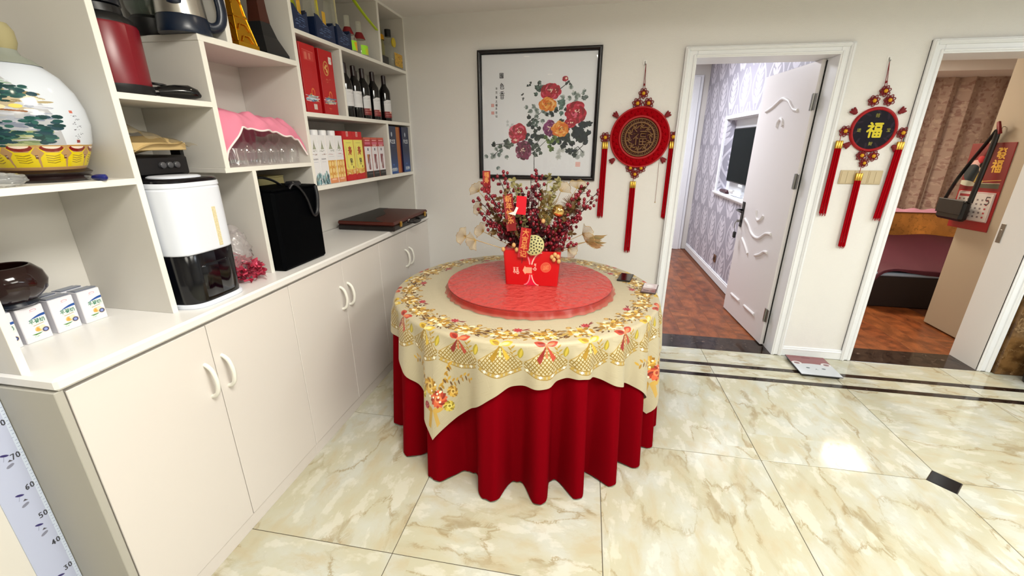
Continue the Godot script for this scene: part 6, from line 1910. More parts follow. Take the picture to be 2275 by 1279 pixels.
	var ltips := [[0.07, 0.38, 1], [0.12, 0.36, 1], [0.1, 0.32, 1], [-0.1, 0.36, 1], [-0.07, 0.33, 1], [-0.2, 0.16, 0], [-0.24, 0.2, 0], [-0.17, 0.27, 0], [0.04, 0.3, 0], [0.08, 0.26, 0], [0.22, 0.27, 0], [0.19, 0.23, 0], [-0.16, 0.06, 2], [-0.1, 0.09, 2], [0.14, 0.08, 2], [0.18, 0.15, 2], [0.05, 0.1, 2], [-0.02, 0.26, 2], [0.0, 0.32, 2], [-0.04, 0.2, 2], [0.24, 0.31, 0], [-0.22, 0.09, 0], [-0.13, 0.16, 0], [0.1, 0.2, 0], [-0.11, 0.22, 2], [0.06, 0.15, 2], [-0.06, 0.12, 2], [0.16, 0.2, 0], [-0.19, 0.12, 2], [0.02, 0.16, 0], [-0.08, 0.28, 2], [0.2, 0.09, 0], [-0.14, 0.31, 0], [0.13, 0.13, 2]]
	for q in ltips.size():
		var tip := root + Vector3(ltips[q][0], ltips[q][1], rng.randf_range(-0.1, 0.08))
		var start := Vector3(clampf(tip.x * 0.3, -0.12, 0.12), 0.165, 0)
		var line := smooth_line([start, start.lerp(tip, 0.5) + Vector3(0, 0.01, 0), tip], 8)
		var sp := MB.new().tube(line, 0.0016, 5)
		sp.smooth()
		for k in 34:
			var at: Vector3 = line[clampi(int((0.3 + 0.7 * k / 25.0) * (line.size() - 1)), 0, line.size() - 1)]
			var dir := Vector3(rng.randfn(), rng.randfn() * 0.7 + 0.3, rng.randfn()).normalized()
			var sd := dir.cross(Vector3(rng.randfn(), rng.randfn(), 1)).normalized()
			leaf3(sp, at, at + dir * rng.randf_range(0.018, 0.032), sd * rng.randf_range(0.006, 0.0095))
		obj("leaf_spray", sp, lm[ltips[q][2]], fl)
	# gold wire ginkgo leaves: fan of fine ribs with a rim
	var wire := mat("gold wire", hexc("b79a62"), 0.35, 0.6)
	for g in [[-0.36, 0.06, 0.01, 0.052, 1.2], [-0.3, 0.05, 0.03, 0.055, 1.9], [-0.27, 0.085, -0.02, 0.05, 0.9], [-0.3, 0.29, -0.06, 0.05, 0.6], [-0.29, 0.2, -0.07, 0.045, 1.3], [0.27, 0.06, 0.02, 0.055, -0.9], [0.25, 0.09, -0.02, 0.06, -1.4], [0.13, 0.3, -0.05, 0.055, -0.4], [0.21, 0.315, -0.06, 0.05, -0.2], [0.18, 0.025, 0.05, 0.05, -1.8]]:
		var m := MB.new()
		var c := root + Vector3(g[0], g[1], g[2])
		var bs := Basis(Vector3(0, 0, 1), g[4]) * Basis(Vector3(1, 0, 0), rng.randf_range(-0.5, 0.5)) * Basis(Vector3(0, 1, 0), rng.randf_range(-0.5, 0.5))
		var rim := []
		for k in 21:
			var a := lerpf(-1.25, 1.25, k / 20.0)
			var rr: float = g[3] * (1.0 + 0.07 * cos(a * 9.0) - (0.12 if k == 10 else 0.0))
			var e: Vector3 = c + bs * Vector3(sin(a) * rr, cos(a) * rr, 0.012 * sin(a * 5.0))
			rim.append(e)
			m.tube([c, c.lerp(e, 0.5) + bs * Vector3(0, 0, 0.004), e], 0.0006, 4)
		m.tube(rim, 0.0011, 5)
		m.tube(smooth_line([c, c.lerp(root, 0.5) - Vector3(0, 0.02, 0), Vector3(clampf(c.x * 0.4, -0.1, 0.1), 0.17, 0)], 5), 0.0016, 5)
		var gk := obj("ginkgo_leaf", m, wire, fl)
		var web := MB.new()
		web.smooth()
		for k in 20:
			web.tri(c, rim[k], rim[k + 1], bs * Vector3(0, 0, 1))
		obj("web", web, film("gold web", hexc("c4aa74"), 0.3, 0.5), gk)
	# pale gold leaves at the right
	var pgl := MB.new()
	pgl.smooth()
	for k in 6:
		leaf3(pgl, root + Vector3(0.28, 0.05 + 0.006 * k, 0.02), root + Vector3(0.35 + 0.012 * (k % 3), 0.035 + 0.014 * k, 0.03 + 0.01 * (k % 2)), Vector3(0.002, 0.011, 0.006))
	pgl.tube([root + Vector3(0.285, 0.065, 0.02), root + Vector3(0.17, 0.03, 0.0), root + Vector3(0.08, -0.005, 0)], 0.0016, 5)
	obj("gold_leaves", pgl, mat("pale gold leaf", hexc("b3a276"), 0.5, 0.3), fl)
	# feathery gold plume
	var pl := MB.new()
	pl.flat()
	var pc := root + Vector3(0.075, 0.215, 0.02)
	for k in 420:
		var d := Vector3(rng.randfn() * 0.8, rng.randfn(), rng.randfn() * 0.7).normalized()
		var s := pc + Vector3(d.x * 0.02, d.y * 0.045, d.z * 0.02)
		var e2 := pc + Vector3(d.x * 0.058, d.y * 0.085 + 0.012, d.z * 0.055)
		var w := d.cross(Vector3(0.2, 1, 0.4)).normalized() * 0.0011
		pl.quad(s - w, s + w, e2 + w * 0.3, e2 - w * 0.3, d.cross(w))
	pl.tube([pc - Vector3(0, 0.08, 0), root + Vector3(0.03, 0, 0)], 0.002, 5)
	obj("plume", pl, mat("golden plume", hexc("a58a4a"), 0.7), fl).set_meta("kind", "stuff")
	var pl2 := MB.new()
	pl2.flat()
	var pc2 := root + Vector3(0.19, 0.235, -0.01)
	for k in 300:
		var d := Vector3(rng.randfn() * 0.9, rng.randfn() * 0.8, rng.randfn() * 0.7).normalized()
		var w := d.cross(Vector3(0.2, 1, 0.4)).normalized() * 0.0016
		var e3 := pc2 + Vector3(d.x * 0.062, d.y * 0.06, d.z * 0.05)
		pl2.quad(pc2 + d * 0.02 - w, pc2 + d * 0.02 + w, e3 + w * 0.3, e3 - w * 0.3, d.cross(w))
	pl2.tube([pc2, root + Vector3(0.08, 0, 0)], 0.002, 5)
	obj("plume", pl2, mat("bronze plume", hexc("7d5a3c"), 0.7), fl).set_meta("kind", "stuff")
	# gold ball, small buds
	obj("gold_ball", MB.new().ball(root + Vector3(0.128, 0.222, 0.075), 0.031, 24, 16), mat("polished gold", hexc("e8c27a"), 0.06, 1.0), fl)
	var bud := mat("tan bud", hexc("c79a62"), 0.6)
	for p in [[-0.145, 0.02, 0.085], [-0.075, 0.022, 0.09], [-0.09, 0.045, 0.09], [0.105, -0.008, 0.092], [0.12, 0.004, 0.09], [0.135, -0.006, 0.088], [0.0, 0.005, 0.09], [0.055, 0.17, 0.08], [0.115, -0.022, 0.09], [0.14, -0.03, 0.088]]:
		obj("bud", MB.new().ball(root + Vector3(p[0], p[1], p[2]), 0.0105, 12, 8, 1.2), bud, fl)
	# lotus pod: flat-topped cup with dark seeds, facing forward
	var up := Transform3D(Basis(Vector3(1, 0, 0), 1.25), root + Vector3(0.012, 0.048, 0.085))
	var pod := obj("lotus_pod", MB.new().use(up).lathe([Vector2(0.008, -0.035), Vector2(0.03, -0.02), Vector2(0.049, -0.004), Vector2(0.052, 0.002), Vector2(0.047, 0.006), Vector2(0, 0.004)], 28), mat("lotus green", hexc("b3ad76"), 0.6), fl)
	var seeds := MB.new()
	for r in [[0.0, 1], [0.015, 6], [0.029, 11], [0.041, 14]]:
		for k in r[1]:
			var a: float = TAU * k / r[1] + r[0] * 30.0
			seeds.use(up * Transform3D(Basis(), Vector3(cos(a) * r[0], 0.0055, sin(a) * r[0]))).ball(Vector3(), 0.0042, 8, 4, 0.5)
	obj("seed", seeds, mat("seed hole", hexc("17160f"), 0.7), pod).set_meta("kind", "stuff")
	# red tags with gold characters
	tag_card(fl, root + Vector3(-0.115, 0.205, 0.07), 0.05, 0.185, ["新", "年", "快", "乐"], hexc("7e0a12"), 0.12)
	tag_card(fl, root + Vector3(-0.035, 0.06, 0.1), 0.052, 0.155, ["大", "吉", "年", "记"], hexc("a30a14"), -0.12)
	tag_card(fl, root + Vector3(-0.25, 0.345, -0.02), 0.04, 0.11, ["福", "寿"], hexc("860a14"), 0.0)
	var env := obj("red_packet", MB.new().use(Transform3D(Basis(Vector3(0, 0, 1), -0.05) * Basis(Vector3(0, 1, 0), -0.2), root + Vector3(-0.055, 0.245, 0.085))).span(Vector3(-0.026, -0.045, -0.001), Vector3(0.026, 0.045, 0.001), 0.0005), mat("packet red", hexc("d40a26"), 0.45), fl)
	obj("white_slip", MB.new().use(Transform3D(Basis(Vector3(0, 0, 1), -0.35), root + Vector3(-0.095, 0.215, 0.083))).prism(PackedVector2Array([Vector2(-0.02, -0.02), Vector2(0.016, -0.016), Vector2(0.018, 0.026), Vector2(0.006, 0.026), Vector2(0.004, 0.0)]), 0.001), mat("white slip", hexc("ebe6e0"), 0.5), env)

func leaf3(mb: MB, a: Vector3, b: Vector3, w: Vector3) -> void:
	var d := b - a
	var n := d.cross(w)
	var m1 := a + d * 0.35
	var m2 := a + d * 0.7
	var lift := n.normalized() * d.length() * 0.08
	mb.tri(a, m1 + w, m1 - w, n)
	mb.quad(m1 - w, m1 + w, m2 + w * 0.8 + lift, m2 - w * 0.8 + lift, n)
	mb.tri(m2 - w * 0.8 + lift, m2 + w * 0.8 + lift, b, n)

func tag_card(fl: Node3D, c: Vector3, w: float, h: float, keys: Array, col: Color, turn: float) -> void:
	var art := Art.new(96, int(96 * h / w), col)
	art.rect(0, 0, 20, art.h, col.lightened(0.12))
	var s := minf(64.0, (art.h - 20.0) / keys.size() - 4)
	for k in keys.size():
		glyph(art, keys[k], 48 - s / 2, 12 + k * (s + 5), s, s * 0.14, hexc("d08a4c"))
	var t := obj("tag", MB.new().use(Transform3D(Basis(Vector3(0, 0, 1), turn), c)).span(Vector3(-w / 2, -h / 2, -0.0008), Vector3(w / 2, h / 2, 0.0), 0.0003), mat("tag red %s" % col.to_html(), col, 0.45), fl)
	obj("tag_print", MB.new().use(Transform3D(Basis(Vector3(0, 0, 1), turn), c)).plate(Vector3(-w / 2 + 0.0005, h / 2 - 0.0005, 0), Vector3(w - 0.001, 0, 0), Vector3(0, -h + 0.001, 0), 0.0005), mat("tag print " + "".join(keys), Color.WHITE, 0.45, 0, art.tex()), t)
	obj("tag_stick", MB.new().use(Transform3D(Basis(Vector3(0, 0, 1), turn), c)).tube([Vector3(0, h * 0.4, -0.003), Vector3(0, -h / 2 - 0.03, -0.006)], 0.0016, 5), mats["dark stem"], t)

func wall_things() -> void:
	painting()
	knot_left()
	knot_right()
	# ---- switches behind the right knot
	var sw := thing("switch_panel", "beige three-gang light switch panel behind the right-hand red knot's tassels", "light switch", Vector3(1.727, 1.3, -3.1148))
	var sm := mat("champagne plastic", hexc("c8b897"), 0.35)
	for k in 3:
		var x: float = -0.081 + k * 0.081
		var pl := obj("plate", MB.new().span(Vector3(x - 0.0402, -0.043, 0), Vector3(x + 0.0402, 0.043, 0.008), 0.003), sm, sw)
		for q in 2:
			obj("rocker", MB.new().span(Vector3(x - 0.033 + q * 0.0335, -0.036, 0.008), Vector3(x - 0.001 + q * 0.0335, 0.036, 0.0105), 0.0012), sm, pl)
	# ---- bathroom scale
	var art := Art.new(512, 512, hexc("c9cfd8"))
	art.rect(0, 0, 512, 230, hexc("8a5358"))
	var head := PackedVector2Array()
	for k in 25:
		var u := k / 24.0
		head.append(Vector2(512 * u, 246 - 34 * sin(PI * u)))
	head.append(Vector2(512, 512)); head.append(Vector2(0, 512))
	art.poly(head, hexc("c9cfd8"))
	for s in [66, 446]:
		art.ell(s, 212, 66, 46, hexc("d6d4d8")); art.ell(s, 216, 38, 26, hexc("8a6a70"))
	art.ell(160, 332, 26, 17, hexc("6d7880")); art.ell(360, 332, 26, 17, hexc("6d7880"))
	art.ell(258, 352, 12, 9, hexc("7d868e")); art.line([Vector2(236, 374), Vector2(250, 362), Vector2(266, 374), Vector2(280, 362)], 4, hexc("7d868e"))
	art.rect(196, 40, 110, 26, hexc("744249"))
	var sc := thing("bathroom_scale", "square bathroom scale with a bear face print on the floor between the doors", "scale", Vector3(1.648, 0.001, -2.928), deg_to_rad(-1.5))
	obj("foot_frame", MB.new().span(Vector3(-0.115, 0, -0.125), Vector3(0.115, 0.016, 0.125), 0.003), mats["black"], sc)
	obj("plate", MB.new().span(Vector3(-0.128, 0.016, -0.14), Vector3(0.128, 0.022, 0.14), 0.003), mat("scale edge", hexc("3b3f46"), 0.3), sc)
	obj("print", MB.new().plate(Vector3(-0.126, 0.022, -0.138), Vector3(0.252, 0, 0), Vector3(0, 0, 0.276), 0.0005), shot("scale print", art, 0.12), sc)

# a point on the slightly turned wall left of the doorways, u metres along it from the first door frame
func on_wall(u: float, y: float) -> Vector3:
	return Vector3(0.622, y, -3.115) + Vector3(0.99885, 0, 0.04795) * u + Vector3(-0.04795, 0, 0.99885) * 0.0006

func painting() -> void:
	var W := 1000
	var H := 1024
	var art := Art.new(W, H, hexc("e6ebf3"))
	var pp := func(x: float, y: float) -> Vector2:
		var t := (y - 140.0) / 1035.0
		var xl := 180.0 + 25.0 * t
		var xr := 1172.0 - 72.0 * t
		return Vector2((x - xl) / (xr - xl) * W, t * H)
	var wash := [hexc("7f8d8a", 0.5), hexc("5d6f6c", 0.7), hexc("9aa6a6", 0.45), hexc("475a58", 0.8)]
	var ink := [hexc("23322f"), hexc("1a2628"), hexc("31423e"), hexc("152230")]
	var leaves := func(x: float, y: float, n: int, sx: float, sy: float, pal: Array, l: float) -> void:
		for k in n:
			var c: Vector2 = pp.call(x + rng.randfn() * sx, y + rng.randfn() * sy)
			var a := rng.randf() * TAU
			for q in 3:
				var d := Vector2.from_angle(a + (q - 1) * 0.55) * l * (1.0 if q == 1 else 0.75)
				art.leaf(c, c + d, l * 0.24, pal[(k + q) % pal.size()])
	# soft leaves first, then the dark ones
	leaves.call(940, 500, 6, 30, 24, wash, 46); leaves.call(1040, 480, 5, 24, 18, wash, 34); leaves.call(330, 960, 12, 40, 50, wash, 44); leaves.call(410, 720, 4, 26, 14, [hexc("b8c0c6", 0.6)], 30)
	leaves.call(850, 950, 8, 30, 30, [hexc("a2aaa8", 0.6), hexc("b8bebc", 0.6)], 46); leaves.call(1010, 980, 9, 24, 26, [hexc("9aa2a2", 0.7)], 46); leaves.call(640, 600, 6, 30, 30, wash, 40); leaves.call(690, 640, 8, 40, 26, wash, 44)
	leaves.call(650, 420, 9, 30, 30, [hexc("3f524e"), hexc("57706a"), hexc("2c3d3a")], 40); leaves.call(610, 390, 3, 12, 8, ink, 22); leaves.call(870, 560, 8, 24, 40, [hexc("4a6660"), hexc("62807a")], 44); leaves.call(800, 620, 10, 40, 18, ink, 34)
	leaves.call(640, 700, 5, 14, 20, [hexc("3c524e"), hexc("5a6e6a")], 36); leaves.call(1060, 490, 4, 16, 14, [hexc("3b4b4c"), hexc("6d7c7c")], 30)
	leaves.call(420, 900, 8, 26, 26, [hexc("44544e"), hexc("2b3a38"), hexc("5d6c62")], 44); leaves.call(300, 900, 3, 14, 12, ink, 34); leaves.call(390, 860, 3, 20, 10, ink, 32)
	leaves.call(640, 820, 26, 44, 42, ink, 44); leaves.call(660, 940, 10, 34, 30, [hexc("2a3836"), hexc("56645e")], 40); leaves.call(960, 800, 40, 62, 52, [hexc("15242e"), hexc("1c3038"), hexc("22362f"), hexc("101c26")], 52); leaves.call(1030, 770, 20, 26, 40, [hexc("14222e"), hexc("1d2f38")], 50)
	leaves.call(800, 880, 14, 30, 34, [hexc("4f6a36"), hexc("6d8448"), hexc("3a5230")], 40); leaves.call(940, 970, 6, 20, 18, ink, 44); leaves.call(900, 890, 10, 30, 24, ink, 36)
	for b in [[640, 1130, 640, 1000, 640, 960], [560, 1010, 640, 960, 700, 900, 760, 840], [600, 960, 680, 860, 720, 800], [600, 700, 650, 660, 700, 620], [640, 690, 690, 670], [860, 430, 900, 400, 905, 375], [300, 900, 370, 890, 440, 900], [290, 1000, 330, 960, 370, 930], [1040, 960, 1000, 910, 960, 940], [990, 950, 1040, 900, 1050, 830]]:
		var pts := []
		for k in range(0, b.size(), 2):
			pts.append(pp.call(b[k], b[k + 1]))
		art.line(pts, 7, hexc("1f2b2c"), 0.5)
	# peonies: [x, y, rx, ry, palette]
	var reds := [hexc("a80d2c"), hexc("b81436"), hexc("8a0822"), hexc("c8284a"), hexc("d85a78")]
	var oranges := [hexc("e08a2c"), hexc("e8a44a"), hexc("d6701e"), hexc("f0c07a"), hexc("e06a28")]
	var purples := [hexc("7a2a66"), hexc("5c1a4c"), hexc("8a3c78"), hexc("9c5a90"), hexc("6a2458")]
	var dp := [hexc("5c1638"), hexc("7a2450"), hexc("48102c"), hexc("9a5a78"), hexc("6a1c40")]
	for f in [[780, 450, 88, 62, reds], [900, 352, 26, 20, reds], [756, 556, 76, 54, oranges], [985, 620, 92, 92, reds], [940, 710, 50, 40, reds], [770, 755, 56, 76, purples], [858, 760, 78, 66, oranges], [502, 790, 82, 80, reds], [480, 860, 36, 26, reds], [550, 945, 72, 92, dp]]:
		for ringk in [[1.0, 26, 0.30], [0.72, 20, 0.3], [0.45, 14, 0.26], [0.22, 8, 0.22]]:
			for k in ringk[1]:
				var a: float = TAU * k / ringk[1] + rng.randf() * 0.4
				var rr: float = ringk[0] * rng.randf_range(0.78, 1.0)
				var c: Vector2 = pp.call(f[0] + cos(a) * f[2] * rr * 0.86, f[1] + sin(a) * f[3] * rr * 0.86)
				var pr: float = f[2] * ringk[2]
				var pal: Array = f[4]
				art.ell(c.x, c.y, pr * rng.randf_range(0.7, 1.1), pr * rng.randf_range(0.5, 0.8), pal[[0, 1, 2, 0, 1, 3, 2, 4][rng.randi() % 8]], a + PI / 2, 12)
		for k in 12:
			var c: Vector2 = pp.call(f[0] + rng.randfn() * f[2] * 0.22, f[1] + rng.randfn() * f[3] * 0.12)
			art.leaf(c, c + Vector2(rng.randf_range(4, 12), rng.randf_range(-14, -4)), 3, hexc("f2e2cc") if f[4] != oranges else hexc("8a5a1c"))
	leaves.call(915, 390, 4, 10, 8, ink, 22)
	for d in [[540, 468], [552, 508]]:
		var c: Vector2 = pp.call(d[0], d[1])
		leaves.call(d[0], d[1], 3, 4, 3, [hexc("2b3138")], 14)
	# calligraphy
	var g1: Vector2 = pp.call(342, 292)
	glyph(art, "國", g1.x, g1.y, 42, 5, hexc("2a2d34"), 0.9)
	var g2: Vector2 = pp.call(345, 375)
	glyph(art, "色", g2.x, g2.y, 48, 5, hexc("1d2026"), 0.8)
	var g3: Vector2 = pp.call(345, 440)
	glyph(art, "香", g3.x, g3.y, 62, 5, hexc("1d2026"), 0.7)
	for k in 8:
		var gy: Array = [408, 440, 480, 515, 545, 575, 608, 640]
		var c: Vector2 = pp.call(308, gy[k])
		glyph(art, ["年", "吉", "喜", "之", "福", "早", "吉", "记"][k], c.x, c.y, 20, 2.6, hexc("3a3c44"), 0.9)
	for s in [[271, 545, 26], [273, 608, 26], [980, 1044, 42]]:
		var c: Vector2 = pp.call(s[0], s[1])
		art.rect(c.x, c.y, s[2], s[2], hexc("cf8a88") if s[2] < 30 else hexc("e0b0ae"))
		for k in 4:
			art.rect(c.x + 4, c.y + 4 + k * s[2] / 4.6, s[2] - 8, 2, hexc("e8d0cc"))
	# frame: rounded black moulding, mitred by a swept profile
	var x0 := -0.4285; var x1 := 0.4285; var y0 := 1.245; var y1 := 2.104
	var pf := thing("picture", "framed peony painting with black frame and glass on the cream wall", "picture", on_wall(-1.003, y0), -0.048)
	var w := (x1 - x0) / 2
	var h := y1 - y0
	var mb := MB.new()
	var prof := [Vector2(0, 0), Vector2(0, 0.02), Vector2(0.004, 0.027), Vector2(0.012, 0.03), Vector2(0.022, 0.026), Vector2(0.029, 0.016), Vector2(0.03, 0.008)]
	var corners := [Vector2(-w, 0), Vector2(w, 0), Vector2(w, h), Vector2(-w, h)]
	for side in 4:
		var a: Vector2 = corners[side]
		var b: Vector2 = corners[(side + 1) % 4]
		var inx := func(c: Vector2, k: float) -> Vector2: return c + Vector2(-signf(c.x) * k, k if c.y < h / 2 else -k)
		mb.smooth()
		for k in prof.size() - 1:
			var p: Vector2 = prof[k]
			var q: Vector2 = prof[k + 1]
			var a0: Vector2 = inx.call(a, p.x); var b0: Vector2 = inx.call(b, p.x); var a1: Vector2 = inx.call(a, q.x); var b1: Vector2 = inx.call(b, q.x)
			var mid := (a + b) / 2 - Vector2(0, h / 2)
			var sl := (q - p)
			var out := Vector3(mid.normalized().x * sl.y, mid.normalized().y * sl.y, sl.x + 0.001) if sl.x >= 0 else Vector3(0, 0, 1)
			mb.quad(Vector3(a0.x, a0.y, p.y), Vector3(b0.x, b0.y, p.y), Vector3(b1.x, b1.y, q.y), Vector3(a1.x, a1.y, q.y), out)
	obj("frame", mb, mat("black lacquer", hexc("100e12"), 0.25), pf)
	obj("painting", MB.new().plate(Vector3(-w + 0.026, h - 0.026, 0.004), Vector3(2 * w - 0.052, 0, 0), Vector3(0, -h + 0.052, 0), 0.001), mat("painting paper", Color.WHITE, 0.6, 0, art.tex()), pf)
	obj("glass", MB.new().span(Vector3(-w + 0.027, 0.027, 0.0085), Vector3(w - 0.027, h - 0.027, 0.0088), 0), pane("picture glass", hexc("f4f8fb"), 0.004, 0.32), pf)

# a six-looped thread flower with a yellow middle, in the x,y plane round c
func thread_flower(parent: Node3D, c: Vector3, r: float, red: Material) -> void:
	var mb := MB.new()
	for k in 7:
		var a := TAU * k / 7 + 0.3
		var m := c + Vector3(cos(a) * r * 0.62, sin(a) * r * 0.62, 0)
		var pts := []
		for q in 10:
			var t := TAU * q / 10
			var p := Vector2(cos(t) * r * 0.42, sin(t) * r * 0.27).rotated(a)
			pts.append(m + Vector3(p.x, p.y, 0.004 * sin(t + k)))
		mb.tube(pts, r * 0.085, 5, true)
		mb.tube([c, c + Vector3(cos(a + 0.4) * r * 0.9, sin(a + 0.4) * r * 0.9, -0.003)], r * 0.07, 4)
	mb.use(Transform3D(Basis(Vector3(1, 0, 0), PI / 2), c - Vector3(0, 0, 0.004))).lathe([Vector2(0, 0.004), Vector2(r * 0.7, 0.002), Vector2(r * 0.72, -0.003), Vector2(0, -0.004)].map(func(p): return Vector2(p.x, -p.y)), 14)
	var f := obj("thread_flower", mb, red, parent)
	var ym := MB.new().ball(c + Vector3(0, 0, 0.008), r * 0.3, 10, 6, 0.9)
	for k in 6:
		var a := TAU * k / 6
		ym.ball(c + Vector3(cos(a) * r * 0.24, sin(a) * r * 0.24, 0.007), r * 0.14, 7, 5)
	obj("flower_middle", ym, mat("yellow thread", hexc("e2a818"), 0.6), f)

func tassel(parent: Node3D, top: Vector3, length: float, lean: float, red: Material) -> void:
	var t := MB.new()
	for k in 3:
		var x := float(k - 1) * 0.013
		t.tube([top + Vector3(x, -0.04, 0.012), top + Vector3(x * 1.05 + lean * 0.5, -0.04 - length * 0.5, 0.013), top + Vector3(x * 1.15 + lean, -length, 0.013)], [0.0075, 0.0078, 0.0075], 8, false, 0.8)
		for q in 7:
			var xx := x + rng.randf_range(-0.007, 0.007)
			t.tube([top + Vector3(xx + lean * 0.95, -length * 0.95, 0.013 + rng.randf_range(-0.005, 0.005)), top + Vector3(xx * 1.1 + lean, -length - rng.randf_range(0.004, 0.02), 0.013)], 0.0012, 4)
	t.tube([top + Vector3(0, 0.03, 0.008), top + Vector3(0, -0.02, 0.012)], 0.0018, 5)
	var tm := obj("tassel", t, red, parent)
	var cap := MB.new()
	for k in 3:
		cap.at(top.x + (k - 1) * 0.013, top.y - 0.05, top.z + 0.012).lathe([Vector2(0.0085, 0), Vector2(0.0085, 0.042), Vector2(0.006, 0.046), Vector2(0, 0.046)], 12)
	obj("tassel_cap", cap, mats["brass"], tm)

func leaf_knot(parent: Node3D, c: Vector3, a: float, red: Material) -> void:
	var mb := MB.new()
	for k in 3:
		var d := Vector3(cos(a + (k - 1) * 0.6), sin(a + (k - 1) * 0.6), 0)
		mb.tube([c - d * 0.012, c + d * 0.01 + Vector3(0, 0, 0.004), c + d * 0.03], [0.008, 0.012, 0.004], 7)
	obj("corner_knot", mb, red, parent)

func hang(parent: Node3D, from: Vector3, to: Vector3) -> void:
	obj("hanging_cord", MB.new().tube([from, to + Vector3(0.006, 0, 0)], 0.0018, 5).tube([from, to - Vector3(0.006, 0, 0)], 0.0018, 5).ball(from.lerp(to, 0.8), 0.007, 8, 6), mats["dark red"], parent)

func ring_mesh(ro: float, ri: float, d: float) -> MB:
	# padded flat ring facing +z with piped edges
	var tf := Transform3D(Basis(Vector3(1, 0, 0), PI / 2), Vector3())
	var mb := MB.new().use(tf)
	mb.lathe([Vector2(ri, 0), Vector2(ro, 0), Vector2(ro + 0.002, d * 0.4), Vector2(ro - 0.006, d * 0.8), Vector2((ro + ri) / 2, d), Vector2(ri + 0.006, d * 0.85), Vector2(ri, d * 0.5), Vector2(ri, 0)], 64, 1, 1, -2)
	return mb

func circle_pts(c: Vector3, r: float, n: int) -> Array:
	return range(n).map(func(k): return c + Vector3(cos(TAU * k / n) * r, sin(TAU * k / n) * r, 0))

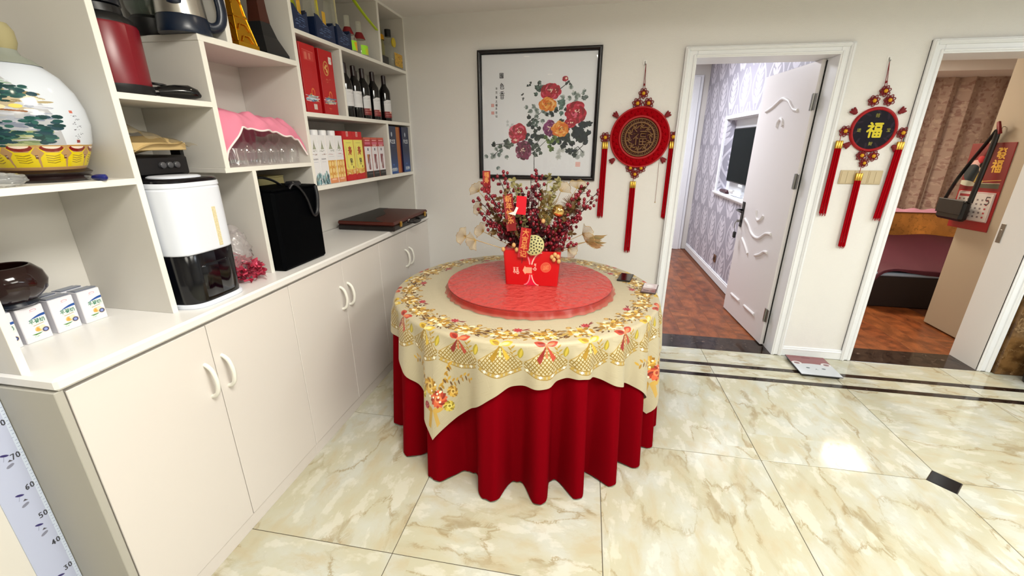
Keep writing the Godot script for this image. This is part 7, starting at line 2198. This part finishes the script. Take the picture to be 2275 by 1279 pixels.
func knot_left() -> void:
	var red := dull(mat("red velvet", hexc("9a0612"), 0.85))
	var thr := mat("red thread", hexc("7a0b16"), 0.7)
	var k := thing("chinese_knot", "red round wall hanging with a carved brown medallion, left of the left doorway", "wall hanging", on_wall(-0.291, 1.538), -0.048)
	k.scale = Vector3.ONE * 0.985
	obj("ring", ring_mesh(0.196, 0.128, 0.024), red, k)
	obj("piping", MB.new().tube(circle_pts(Vector3(0, 0, 0.018), 0.194, 60), 0.006, 8, true).tube(circle_pts(Vector3(0, 0, 0.021), 0.136, 60), 0.008, 8, true), mat("red piping", hexc("ad0d18"), 0.6), k)
	# bumps of the pressed pattern on the ring
	var pat := MB.new()
	for q in 24:
		var a := TAU * q / 24
		for r in [[0.155, 0.0], [0.172, 0.13]]:
			pat.ball(Vector3(cos(a + r[1]) * r[0], sin(a + r[1]) * r[0], 0.0225), 0.009, 6, 4)
	obj("ring_pattern", pat, red, k).set_meta("kind", "stuff")
	obj("backing", MB.new().use(Transform3D(Basis(Vector3(1, 0, 0), PI / 2), Vector3(0, 0, 0.003))).lathe([Vector2(0, 0), Vector2(0.13, 0), Vector2(0.13, 0.004), Vector2(0, 0.004)], 40), mat("dark maroon cloth", hexc("3c0a10"), 0.8), k)
	var wood := mat("carved wood", hexc("7a5530"), 0.42)
	var z := 0.012
	var med := MB.new()
	med.tube(circle_pts(Vector3(0, 0, z), 0.122, 48), 0.005, 7, true)
	med.tube(circle_pts(Vector3(0, 0, z), 0.097, 48), 0.006, 7, true)
	for q in 28:
		var a := TAU * q / 28
		var p := func(r: float, o: float) -> Vector3: return Vector3(cos(a + o) * r, sin(a + o) * r, z)
		med.tube([p.call(0.12, -0.05), p.call(0.104, -0.05), p.call(0.104, 0.06), p.call(0.113, 0.06), p.call(0.113, 0.02)], 0.0026, 5)
	for q in 10:
		var a := TAU * q / 10 + 0.2
		var c := Vector3(cos(a) * 0.073, sin(a) * 0.073, z)
		for s in 5:
			var b := a + TAU * s / 5
			med.tube([c, c + Vector3(cos(b) * 0.011, sin(b) * 0.011, 0.003), c + Vector3(cos(b + 0.5) * 0.02, sin(b + 0.5) * 0.02, 0)], [0.004, 0.005, 0.003], 5)
		med.tube(smooth_line([c, c + Vector3(-sin(a) * 0.02, cos(a) * 0.02, 0), c * 0.8 + Vector3(-sin(a) * 0.03, cos(a) * 0.03, 0), c * 1.22], 3), 0.0035, 5)
	for stroke in glyphs["福"].split(";"):
		var pts := []
		for p in stroke.split(" "):
			var q: PackedStringArray = p.split(",")
			pts.append(Vector3((float(q[0]) - 5.0) * 0.0098, (5.0 - float(q[1])) * 0.0098, z + 0.003))
		med.tube(pts, 0.0042, 6)
	obj("medallion", med, wood, k)
	for p in [[-0.002, 0.278, 0.031], [-0.035, 0.217, 0.033], [0.036, 0.217, 0.033], [-0.232, 0.0, 0.034], [0.22, 0.005, 0.034], [-0.042, -0.203, 0.032], [0.03, -0.203, 0.032], [-0.008, -0.245, 0.03]]:
		thread_flower(k, Vector3(p[0], p[1], 0.012), p[2], thr)
	for p in [[-0.165, 0.14, 2.4], [0.16, 0.14, 0.7], [-0.165, -0.15, 3.8], [0.165, -0.14, -0.7]]:
		leaf_knot(k, Vector3(p[0], p[1], 0.012), p[2], thr)
	tassel(k, Vector3(-0.23, -0.025, 0.0), 0.525, 0.0, red)
	tassel(k, Vector3(0.22, -0.02, 0.0), 0.52, 0.004, red)
	tassel(k, Vector3(-0.015, -0.29, 0.0), 0.51, 0.003, red)
	hang(k, Vector3(-0.005, 0.455, 0.012), Vector3(-0.002, 0.3, 0.012))
	var thread := thing("loose_thread", "thin loose thread hanging down between the left knot's tassels", "thread", on_wall(-0.145, 1.11), -0.048)
	obj("thread", MB.new().tube([Vector3(0, 0.27, 0.002), Vector3(0.003, 0.12, 0.003), Vector3(0.004, 0, 0.002)], 0.0012, 4), mat("thin brown thread", hexc("9a6a5c"), 0.7), thread)
	obj("weight", MB.new().ball(Vector3(0.004, -0.003, 0.003), 0.0035, 6, 5), mats["brass"], thread)
	for q in [[on_wall(-0.302, 1.995), "small clear hook above the left red wall hanging"], [Vector3(1.712, 1.978, -3.1145), "small hook above the right red wall hanging"]]:
		var hk := thing("wall_hook", q[1], "hook", q[0])
		obj("pad", MB.new().span(Vector3(-0.012, -0.012, 0), Vector3(0.012, 0.016, 0.002), 0.0008), mats["worktop"], hk)
		obj("hook", MB.new().tube([Vector3(0, 0.008, 0.001), Vector3(0, -0.008, 0.006), Vector3(0, -0.016, 0.012), Vector3(0, -0.008, 0.02)], 0.0025, 6), mats["steel"], hk)

func knot_right() -> void:
	var red: Material = mats["red velvet"]
	var thr: Material = mats["red thread"]
	var k := thing("chinese_knot", "red round wall hanging with a black disc and gold character, between the two doorways", "wall hanging", Vector3(1.727, 1.586, -3.1147))
	obj("ring", ring_mesh(0.13, 0.112, 0.02), mats["red piping"], k)
	var art := Art.new(512, 512, hexc("141020"))
	for q in 12:
		art.ell(256 + cos(q * 0.6) * 220, 256 + sin(q * 0.6) * 220, 46, 14, hexc("3a2c3c", 0.5), q * 0.5)
	glyph(art, "福", 168, 160, 190, 26, hexc("d9c83a"))
	var gm := hexc("8f8a3a")
	glyph(art, "招", 236, 48, 48, 6, gm); glyph(art, "进", 52, 236, 48, 6, gm); glyph(art, "宝", 414, 236, 48, 6, gm); glyph(art, "财", 236, 414, 48, 6, gm)
	var disc := PackedVector2Array()
	for q in 48:
		disc.append(Vector2(cos(TAU * q / 48), sin(TAU * q / 48)) * 0.115)
	obj("disc", MB.new().at(0, 0, 0.006).prism(disc, 0.01), shot("black disc print", art, 0.2), k)
	for p in [[0.005, 0.218, 0.03], [-0.042, 0.165, 0.031], [0.041, 0.167, 0.031], [-0.158, -0.008, 0.032], [0.162, -0.018, 0.032], [-0.03, -0.152, 0.031], [0.036, -0.155, 0.031], [-0.006, -0.198, 0.027]]:
		thread_flower(k, Vector3(p[0], p[1], 0.012), p[2], thr)
	for p in [[-0.13, 0.1, 2.4], [0.118, 0.102, 0.7], [-0.122, -0.085, 3.8], [0.135, -0.1, -0.7]]:
		leaf_knot(k, Vector3(p[0], p[1], 0.012), p[2], thr)
	tassel(k, Vector3(-0.178, -0.06, 0.008), 0.46, 0.003, red)
	tassel(k, Vector3(0.163, -0.065, 0.008), 0.475, -0.012, red)
	tassel(k, Vector3(-0.018, -0.255, 0.008), 0.48, 0.008, red)
	hang(k, Vector3(-0.015, 0.378, 0.012), Vector3(0.0, 0.24, 0.012))
